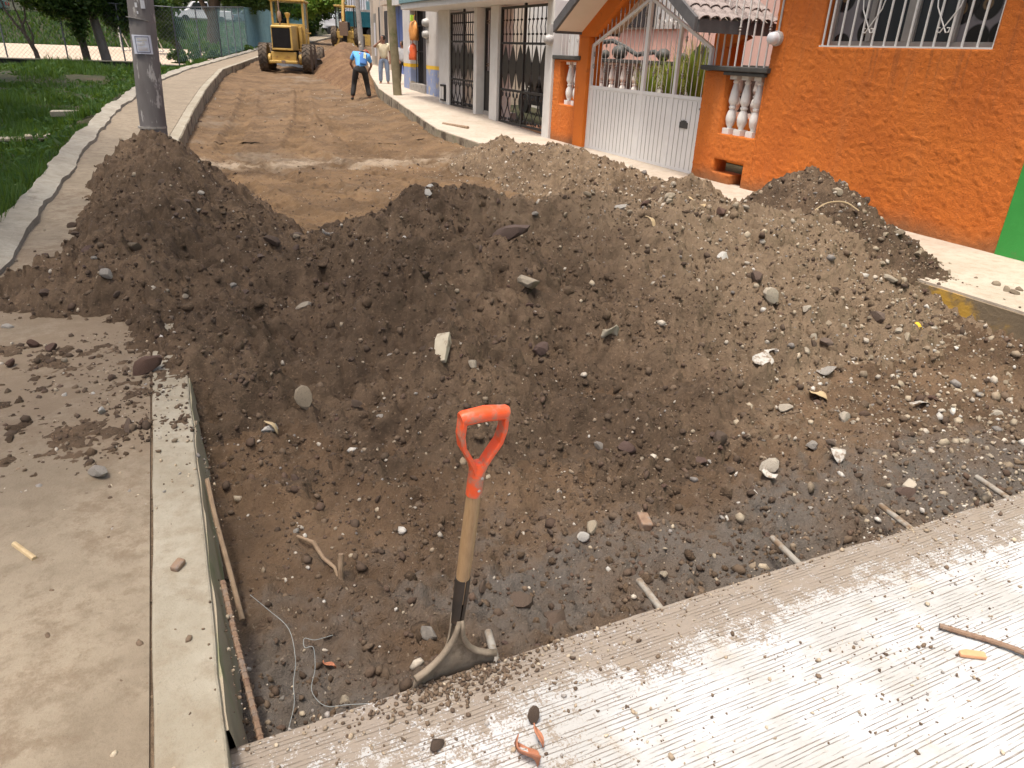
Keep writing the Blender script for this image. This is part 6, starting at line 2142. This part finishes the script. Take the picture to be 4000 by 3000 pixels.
gx, gy = [], []
n = 120000
yy_ = 5.5 + 31.5 * r5.random(n) ** 1.15
dd_ = .02 + 7.5 * r5.random(n) ** 1.4
xx_ = polyat(LO, yy_) - dd_
clump = vnoise(xx_ * .8, yy_ * .8, 200) + .5 * vnoise(xx_ * 2.3, yy_ * 2.3, 201)
ok = (clump > -.15) & (r5.random(n) < .4 + .7 * (clump + .25)) & (dd_ > .03)
ok &= ~((np.abs(yy_ - 15.7) < .35) & (dd_ < 2.5))
xx_, yy_ = xx_[ok], yy_[ok]
k_ = 1 + yy_ / 16
V1_, F1_ = grassblades(len(xx_), xx_, yy_, .07, .22, 1)
# widen the blades with distance to the pavement clumps
h0 = .05 + .42 * np.clip(.35 + clump[ok], 0, 1) ** 2
p = np.stack([xx_, yy_, terrain(xx_, yy_) - .01], -1)
a = r5.uniform(0, 2 * PI, len(xx_))
w_ = .006 * k_ * r5.uniform(.6, 1.4, len(xx_))
sd_ = np.stack([-np.sin(a), np.cos(a), np.zeros_like(a)], -1) * w_[:, None]
tip = p + np.stack([np.cos(a) * h0 * .5, np.sin(a) * h0 * .5, h0 * r5.uniform(.6, 1.3, len(h0))], -1)
V_ = np.stack([p - sd_, p + sd_, tip], 1).reshape(-1, 3)
n2 = 26000
bx2 = r5.uniform(-34, 22, n2)
by2 = r5.uniform(64.2, 76, n2)
okb = bx2 < polyat(LO, by2) - .5
V2_, F2_ = grassblades(int(okb.sum()), bx2[okb], by2[okb], .15, .45, .06)
VG = np.concatenate([V_, V2_])
# broad weed leaves among the grass, as triangles
nw = 15000
wy = 6 + 30 * r5.random(nw) ** 1.2
wx = polyat(LO, wy) - .1 - 6 * r5.random(nw)
okw = vnoise(wx * .9, wy * .9, 210) > .08
wx, wy = wx[okw], wy[okw]
wz_ = terrain(wx, wy) + .3 * r5.random(len(wx)) * np.clip(vnoise(wx * .9, wy * .9, 210) * 3, .2, 1)
a_ = r5.normal(size=(len(wx), 3))
a_ /= np.linalg.norm(a_, axis=1)[:, None]
b2_ = np.cross(a_, r5.normal(size=(len(wx), 3)))
b2_ /= np.linalg.norm(b2_, axis=1)[:, None]
sz = (.03 + .0022 * wy)[:, None] * r5.uniform(.6, 1.3, (len(wx), 1))
pw = np.stack([wx, wy, wz_], -1)
VG = np.concatenate([VG, np.stack([pw - a_ * sz, pw + b2_ * sz * .6, pw + a_ * sz], 1).reshape(-1, 3)])
tag(npmesh('grass', VG, np.arange(len(VG)).reshape(-1, 3), 'grass_blade'), 'green grass and weeds covering the left verge and the bank', 'grass', kind='stuff')

# broken concrete channel edge crossing the verge
for i, (pts, hh, lab) in enumerate((([(-3.6, 15.2), (-1.95, 15.05), (-1.95, 15.35), (-3.6, 15.5)], .05, 'long flat concrete channel edge running out of the grass at the left'), ([(-1.95, 16.6), (-1.45, 16.75), (-1.45, 17.0), (-1.95, 16.9)], .10, 'loose pale concrete block on the verge beside the outer kerb'), ([(-2.15, 14.6), (-1.85, 14.65), (-1.8, 14.95), (-2.2, 14.9)], .06, 'small broken concrete piece below the channel edge'))):
    zc = max(tz(x, y) for x, y in pts) + .03
    o = MB().prism(pts, 'z', zc, zc + hh).build('concrete_fragment', 'kerb_top', bevel=.01)
    tag(o, lab, 'concrete', 'broken concrete on the verge')
# low dark wall carrying the fence
bwl = thing('fence_wall', 'low dark wall at the foot of the court fence behind the grass', 'wall', (-3, 37.2, .3))
MB().box(-14, .2, 37.1, 37.3, .36, .60).build('wall', 'interior_dark', bwl)
MB().box(-14, .2, 37.05, 37.35, .601, .64).build('coping', 'kerb_old', bwl)

# ------------------------------------------------------------------ chain-link fences


def fence(label, pts, h, spacing, wire, mat_post, mat_wire, rr_=.006, wr=None, post_r=.03):
    """pts: polyline of (x, y, z)"""
    f = thing('chain_link_fence', label, 'fence', pts[0])
    P_ = [Vector(p) for p in pts]
    seg = [(a, b_) for a, b_ in zip(P_[:-1], P_[1:])]
    rl = MB()
    wm = MB()
    for a, b_ in seg:
        L = (b_ - a).length
        k = max(1, round(L / spacing))
        for i in range(k + 1):
            q = a.lerp(b_, i / k)
            MB().cyl(q - Vector((0, 0, .15)), q + Vector((0, 0, h + .02)), post_r, n=8).build('post', mat_post, f)
        rl.tube([a + Vector((0, 0, h)), b_ + Vector((0, 0, h))], post_r * .8, 6)
        d = (b_ - a) / L
        m_ = int((L + h) / wire)
        for i in range(m_ + 1):
            for sg in (1, -1):
                s0 = i * wire
                # wire climbing at 45 degrees
                if sg > 0:
                    u0, v0 = max(0, s0 - h), 0
                    u0 = s0 - h
                    va, vb = 0.0, h
                    if u0 < 0:
                        va = -u0
                        u0 = 0
                    u1 = s0
                    if u1 > L:
                        vb = h - (u1 - L)
                        u1 = L
                    if vb <= va:
                        continue
                    p0 = a + d * u0 + (b_ - a) * 0 + Vector((0, 0, va))
                    p1 = a + d * u1 + Vector((0, 0, vb))
                else:
                    u0 = s0 - h
                    va, vb = h, 0.0
                    if u0 < 0:
                        va = h + u0
                        u0 = 0
                    u1 = s0
                    if u1 > L:
                        vb = u1 - L
                        u1 = L
                    if va <= vb:
                        continue
                    p0 = a + d * u0 + Vector((0, 0, va))
                    p1 = a + d * u1 + Vector((0, 0, vb))
                wm.tube([p0, p1], wr or rr_, 3, caps=False)
    rl.build('top_rail', mat_post, f)
    wm.build('wire_mesh', mat_wire, f, recalc=False)
    return f


fence('dark chain-link fence along the court behind the grass', [(-14, 37.2, .64), (.95, 37.8, .62)], 2.2, 2.0, .16, 'fence_steel', 'fence_steel', .004)
fence('chain-link fence following the left pavement up to the grader', [(.95, 37.8, .65), (3.0, 41, .88), (5.0, 48, 1.2)], 2.15, 1.9, .17, 'fence_steel', 'fence_teal', .004)
fence('teal chain-link fence beyond the grader on the left pavement', [(5.0, 48, 1.22), (7.2, 55, 1.55), (13.0, 72, 2.35)], 2.1, 1.7, .11, 'fence_teal', 'fence_teal', .011)

# far houses that close the street
fh = thing('far_house', 'grey far house with corrugated front above the dump truck', 'house', (21, 92, 3))
MB().box(17, 30, 90, 100, 2.5, 9).build('wall', 'grey_wall', fh)
q = MB()
for x in np.arange(17.2, 23, .28):
    q.cyl((x, 89.95, 4.4), (x, 89.95, 8.5), .10, n=8)
q.build('corrugated_sheet', 'bag_white', fh, smooth=True)
MB().box(21.8, 26, 88.2, 90, 5.0, 5.25).build('balcony', 'concrete', fh)
MB().box(22.2, 25.8, 88.25, 88.3, 5.25, 6.1).build('balcony_rail', 'fence_teal', fh)
MB().box(23, 25.5, 89.9, 89.99, 3.2, 4.9).build('window', 'curtain', fh)

# rubble with a few grass tufts at the far right kerb
for i, (x, y, r_) in enumerate(((10.9, 47, .22), (11.5, 47.8, .18), (11.2, 46.2, .15), (11.8, 49, .2), (10.6, 45.5, .16), (12.3, 50.8, .2))):
    stone(x, y, r_ * .5, 'stone_pale', heap_b, z=float(far_ground(np.array([x - .8]), np.array([y]))[0][0]) + .0, sink=.2)

# ------------------------------------------------------------------ formwork board, bars and wires along the left kerb


def rebar(name, label, path, r, mat_='rusty', ribs=True, cat='rebar', group=None):
    if not ribs and not hasattr(r, '__len__') and len(path) > 2:
        q_ = [Vector(p) for p in path]
        q_ = [q_[0] * 2 - q_[1]] + q_ + [q_[-1] * 2 - q_[-2]]
        path = []
        for i in range(1, len(q_) - 2):
            for t in (0, .2, .4, .6, .8):
                a_, b1, c_, d_ = q_[i - 1], q_[i], q_[i + 1], q_[i + 2]
                path.append(.5 * (2 * b1 + (c_ - a_) * t + (2 * a_ - 5 * b1 + 4 * c_ - d_) * t * t + (3 * b1 - a_ - 3 * c_ + d_) * t ** 3))
        path.append(q_[-2])
    mb = MB().tube(path, r, 8)
    if ribs:
        P_ = [Vector(p) for p in path]
        for a, b_ in zip(P_[:-1], P_[1:]):
            L = (b_ - a).length
            for i in range(int(L / .022)):
                c = a.lerp(b_, (i + .5) * .022 / L)
                d = (b_ - a).normalized()
                mb.tube([c - d * .003, c + d * .003], [r * 1.18, r * 1.18], 8)
    return tag(mb.build(name, mat_, smooth=True), label, cat, group)


rebar('steel_bar', 'rusty ribbed steel bar leaning against the left kerb at the slab corner', [(-.045, 2.02, .03), (-.03, 1.8, -.04), (-.005, 1.50, -.13), (.005, 1.43, -.16)], .009, group='bars along the kerb')
rebar('wooden_stick', 'long grey stick leaning against the left kerb', [(-.052, 2.62, .06), (-.042, 2.42, .01), (-.022, 2.2, -.06), (-.005, 2.0, -.13)], .009, 'stick', False, 'stick')
rebar('steel_rod', 'rusty bent steel rod lying on the concrete slab at the right', [(2.015, .985, .014), (2.06, .935, .012), (2.105, .885, .012), (2.14, .83, .016), (2.16, .78, .020), (2.175, .66, .022)], .0085, group=None)
rebar('wire', 'thin tie wire curling over the trench beside the kerb', [(.03, 2.02, -.05), (.08, 1.98, -.1), (.13, 1.9, -.13), (.13, 1.78, -.15), (.11, 1.7, -.16), (.1, 1.62, -.16), (.07, 1.52, -.14), (.05, 1.45, -.12)], .0011, 'wire', False, 'wire')
rebar('wire', 'pale blue looped wire lying in the trench near the slab corner', [(.26, 1.84, -.15), (.2, 1.82, -.13), (.17, 1.84, -.13), (.165, 1.81, -.14), (.19, 1.80, -.14), (.18, 1.72, -.15), (.155, 1.64, -.15), (.18, 1.56, -.14), (.24, 1.53, -.13), (.3, 1.50, -.12)], .0011, 'wire', False, 'wire')
rebar('wooden_stake', 'short weathered stake stuck upright in the trench floor', [(.345, 2.13, -.28), (.352, 2.15, -.16), (.362, 2.17, -.09)], .0105, 'stick', False, 'stake')
rebar('tree_root', 'forked root lying in the trench beside the stake', [(.24, 2.42, -.15), (.29, 2.34, -.14), (.31, 2.26, -.16), (.34, 2.2, -.17), (.345, 2.15, -.2)], [.005, .009, .008, .007, .005], 'stick', False, 'root')
rebar('wood_splinter', 'pale wood splinter on the left pavement', [(-.645, 2.36, .107), (-.575, 2.25, .107)], .009, 'tan_leaf', False, 'splinter')
rebar('wood_plank', 'crossed laths lying on the right pavement edge before the black gate', [(5.3, 15.0, .20), (5.55, 14.2, .20)], .03, 'stick', False, 'lath')
rebar('twig', 'dry twig hanging out of the mound beside the orange house', [(5.2, 4.75, .42), (5.3, 4.7, .50), (5.4, 4.6, .52), (5.48, 4.5, .46)], .006, 'tan_leaf', False, 'twig')


def bent_sheet(name, label, cat, x, y, w_, l_, mat_, rz, tilt=(.2, .1), lift=.02, seed=0, bend=.25, th_=.003, z=None, nu=6, nv=6, shape=None):
    r = random.Random(seed)
    R = Matrix.Rotation(rz, 3, 'Z') @ Euler((tilt[0], tilt[1], 0)).to_matrix()
    zz_ = (float(zat(x, y)) if z is None else z) + lift
    ph = r.uniform(0, 6)
    vs, fs = [], []
    for i in range(nu + 1):
        for j in range(nv + 1):
            u, v_ = i / nu - .5, j / nv - .5
            sc = 1.0 if shape is None else shape(v_ + .5)
            zz2 = bend * w_ * (math.sin(u * 3 + ph) * .4 + (u * u * 1.6)) + bend * l_ * .25 * math.sin(v_ * 5 + ph) + r.uniform(-.06, .06) * w_ * bend
            vs.append(Vector((x, y, zz_)) + R @ Vector((u * w_ * sc, v_ * l_, zz2)))
    for i in range(nu):
        for j in range(nv):
            a = i * (nv + 1) + j
            fs.append((a, a + 1, a + nv + 2, a + nv + 1))
    o = MB().add(vs, fs).build(name, mat_, smooth=True)
    o.modifiers.new('t', 'SOLIDIFY').thickness = th_
    return tag(o, label, cat)


leafshape = lambda t: max(.05, math.sin(PI * min(1, t * .95 + .03)) ** .8)
ct = thing('crushed_carton', 'crushed greyish drink carton half buried in the wide heap', 'carton', (1.17, 3.34, float(zat(1.17, 3.34))))
zc = float(zat(1.17, 3.34))
Rm = Matrix.Rotation(rad(-38), 3, 'Z') @ Euler((rad(32), rad(-14), 0)).to_matrix()
cv = [(-.034, -.085, -.012), (.034, -.085, -.012), (.040, .05, -.02), (-.040, .05, -.02), (-.034, -.085, .012), (.034, -.085, .016), (.040, .05, .030), (-.040, .05, .026), (-.036, .10, .004), (.036, .10, .010), (-.036, .10, .016), (.036, .10, .020)]
cm = [Vector((1.17, 3.34, zc + .03)) + Rm @ Vector(p) for p in cv]
MB().add(cm, [(0, 1, 5, 4), (0, 4, 7, 3), (1, 2, 6, 5), (4, 5, 6, 7), (0, 3, 2, 1)]).build('carton_body', 'carton', ct, bevel=.004)
MB().add(cm, [(3, 8, 9, 2), (7, 6, 11, 10), (8, 10, 11, 9), (3, 7, 10, 8), (2, 9, 11, 6)]).build('folded_top', 'carton', ct)
bent_sheet('paper_sheet', 'torn flat white sheet lying on the stony right slope of the heap', 'paper', 3.12, 2.98, .13, .21, 'plastic_white', -.9, (.22, .05), .02, 3, .12, nu=6, nv=8, shape=lambda t: .6 + .4 * math.sin(t * 7))
bent_sheet('plastic_scrap', 'silvery plastic scrap lying at the foot of the heap on the right', 'plastic', 2.76, 2.06, .07, .11, 'plastic_white', -.5, (.1, .1), .015, 4, .7, shape=leafshape)
bent_sheet('plastic_scrap', 'white plastic strip caught between stones left of the heap crest', 'plastic', 1.02, 5.35, .05, .16, 'plastic_white', 1.2, (.2, .3), .03, 5, .5)
bent_sheet('plastic_scrap', 'pale crumpled scrap on the trench floor left of the middle dowel', 'plastic', 2.32, 2.05, .05, .07, 'plastic_white', .5, (.2, .1), .015, 6, .4)
bent_sheet('dry_leaf', 'tan star-shaped dead leaf on the right slope of the heap', 'leaf', 3.22, 2.62, .13, .11, 'tan_leaf', .4, (.2, .1), .025, 7, .4, shape=leafshape)
bent_sheet('dry_leaf', 'pale dead leaf standing among stones high on the heap', 'leaf', 3.4, 4.7, .06, .14, 'tan_leaf', .4, (.6, .3), .05, 8, .5, shape=leafshape)
bent_sheet('dry_leaf', 'grey curled leaf on the middle of the heap', 'leaf', 2.24, 3.37, .07, .10, 'carton', 1.4, (.3, .3), .04, 9, .9, shape=leafshape)
bent_sheet('dry_leaf', 'reddish curled leaf on the slab at the bottom edge', 'leaf', .60, 1.085, .06, .085, 'dry_leaf', .3, (.2, .2), .014, 10, .7, z=.0, shape=leafshape)
bent_sheet('dry_leaf', 'narrow reddish leaf standing beside the curled leaf on the slab', 'leaf', .645, 1.11, .02, .06, 'dry_leaf', .1, (.7, .1), .03, 11, .6, z=.0, shape=leafshape)
bent_sheet('dry_leaf', 'small brown leaf in the trench below the kerb bars', 'leaf', .23, 1.78, .03, .05, 'dry_leaf', .8, (.3, .1), .012, 12, .6, shape=leafshape)
bent_sheet('dry_leaf', 'folded brown leaf leaning on a white stone below the left heap', 'leaf', .25, 3.17, .03, .09, 'tan_leaf', 1.0, (.7, .2), .04, 13, .5, shape=leafshape)
bent_sheet('plastic_scrap', 'bright yellow scrap on the stones below the right pavement', 'plastic', 4.5, 3.0, .03, .06, 'shop_yellow', .3, (.5, .1), .025, 14, .4)
bent_sheet('plastic_scrap', 'yellowish rag lying on the crest near the kerb bank', 'plastic', 4.45, 5.45, .05, .2, 'tan_leaf', 1.3, (.2, .1), .02, 15, .5)
bent_sheet('plastic_scrap', 'clear plastic strip on the grey sub-base at the far right', 'plastic', 3.75, 2.35, .05, .16, 'plastic_white', 1.0, (.2, .1), .02, 16, .5)
bs = MB().prism([(1.965, .875), (2.03, .835), (2.045, .855), (2.0, .885), (1.975, .89)], 'z', .003, .016).build('brick_shard', 'brick_shard', bevel=.003)
tag(bs, 'flat orange brick shard beside the bent rod on the slab', 'brick')

# ------------------------------------------------------------------ stones one can point at
for x, y, r_, mn, lab, sq in (
        (1.92, 3.85, .095, 'stone_pale', 'largest tan boulder low in the hollow of the wide heap', (1, .8, .9)),
        (2.05, 4.50, .13, 'stone_dark', 'long brown flat rock tilted over the hollow of the heap', (1.5, .7, .6)),
        (3.52, 3.42, .085, 'stone_pale', 'big pale tan rock on the stony right slope of the heap', (1.1, .9, .9)),
        (3.68, 4.12, .075, 'stone_white', 'white rock high on the right slope of the heap', (1, .8, .8)),
        (1.86, 5.60, .085, 'stone_white', 'white broken rock on the crest of the wide heap', (1.4, .7, .6)),
        (.43, 3.29, .060, 'stone_pale', 'rounded tan cobble on the dark left flank of the heap', (.8, 1, 1.5)),
        (.62, 4.35, .055, 'stone_pale', 'pale rounded stone in the dip between the heaps', (1.2, .8, .8)),
        (2.38, 2.10, .060, 'stone_pale', 'smooth oval tan stone on the trench floor', (1.25, .8, .7)),
        (1.31, 2.01, .034, 'stone_white', 'small white pitted stone on the trench floor beside a tan one', (.8, 1.2, .9)),
        (1.375, 2.05, .045, 'stone_pale', 'tan stone beside the white pitted stone on the trench floor', (1.2, .8, .7)),
        (1.60, 2.00, .042, 'brick', 'brown brick fragment on the trench floor behind the dowels', (1, 1, 1)),
        (2.95, 1.78, .040, 'brick2', 'square tan block near the rightmost dowels', (1, 1, 1)),
        (2.75, 2.20, .046, 'stone_grey', 'grey concrete lump at the foot of the heap on the right', (1, .9, 1)),
        (3.47, 2.80, .055, 'stone_grey', 'dark grey concrete chunk on the right slope', (1.2, .8, .8)),
        (-.27, 3.70, .065, 'stone_red', 'large dark red rock on the kerb below the left heap', (1.4, .9, 1.0)),
        (-.80, 4.20, .032, 'stone_red', 'dark red stone lying left of its twin on the pavement', (1.1, 1.0, 1.3)),
        (-.71, 4.12, .030, 'stone_red', 'dark red stone lying right of its twin on the pavement', (1.1, 1.0, 1.3)),
        (-.87, 3.95, .030, 'stone_red', 'lone dark red stone near the left edge of the pavement', (1.0, 1.0, 1.3)),
        (-.44, 3.28, .026, 'stone_white', 'small white angular stone on the left pavement', (1, .8, 1)),
        (-.43, 2.74, .045, 'stone_grey', 'biggest pale grey stone on the left pavement', (1.4, .8, .7)),
        (-.165, 2.05, .024, 'brick', 'small brown brick bit on the kerb strip', (1, 1, 1)),
        (-.33, 3.08, .040, 'stone_dark', 'flat brown clod on the pavement beside the kerb strip', (1.5, .8, .5)),
        (-.45, 4.75, .050, 'stone_grey', 'greenish-grey lump on the lower left heap', (1, .9, 1)),
        (-.30, 5.10, .060, 'stone_pale', 'tan rounded rock on the left heap', (1.1, .9, .8)),
        (.245, 3.18, .038, 'stone_white', 'white stone at the foot of the left flank beside the kerb', (1.3, .8, .8)),
        (.665, 1.175, .026, 'stone_dark', 'dark earth clod standing on the slab near the red leaf', (.8, .8, 1.5)),
        (.40, 1.20, .022, 'stone_dark', 'dark earth clod on the slab left of the shovel', (1.2, 1, .9)),
        (3.36, 5.05, .07, 'stone_grey', 'grey crumbly lump on the heap crest', (1.4, .8, .6))):
    if mn.startswith('brick'):
        zz_ = float(zat(x, y))
        o = MB().obox((x, y, zz_ + r_ * .45), (r_ * 1.9, r_ * 1.2, r_ * .95), (.12, -.1, random.uniform(0, 3))).build('brick_fragment', 'stone_pale' if mn == 'brick2' else 'rusty', bevel=.006)
        tag(o, lab, 'brick')
    else:
        tag(stone(x, y, r_, mn, sink=.25, sq=sq), lab, 'stone')
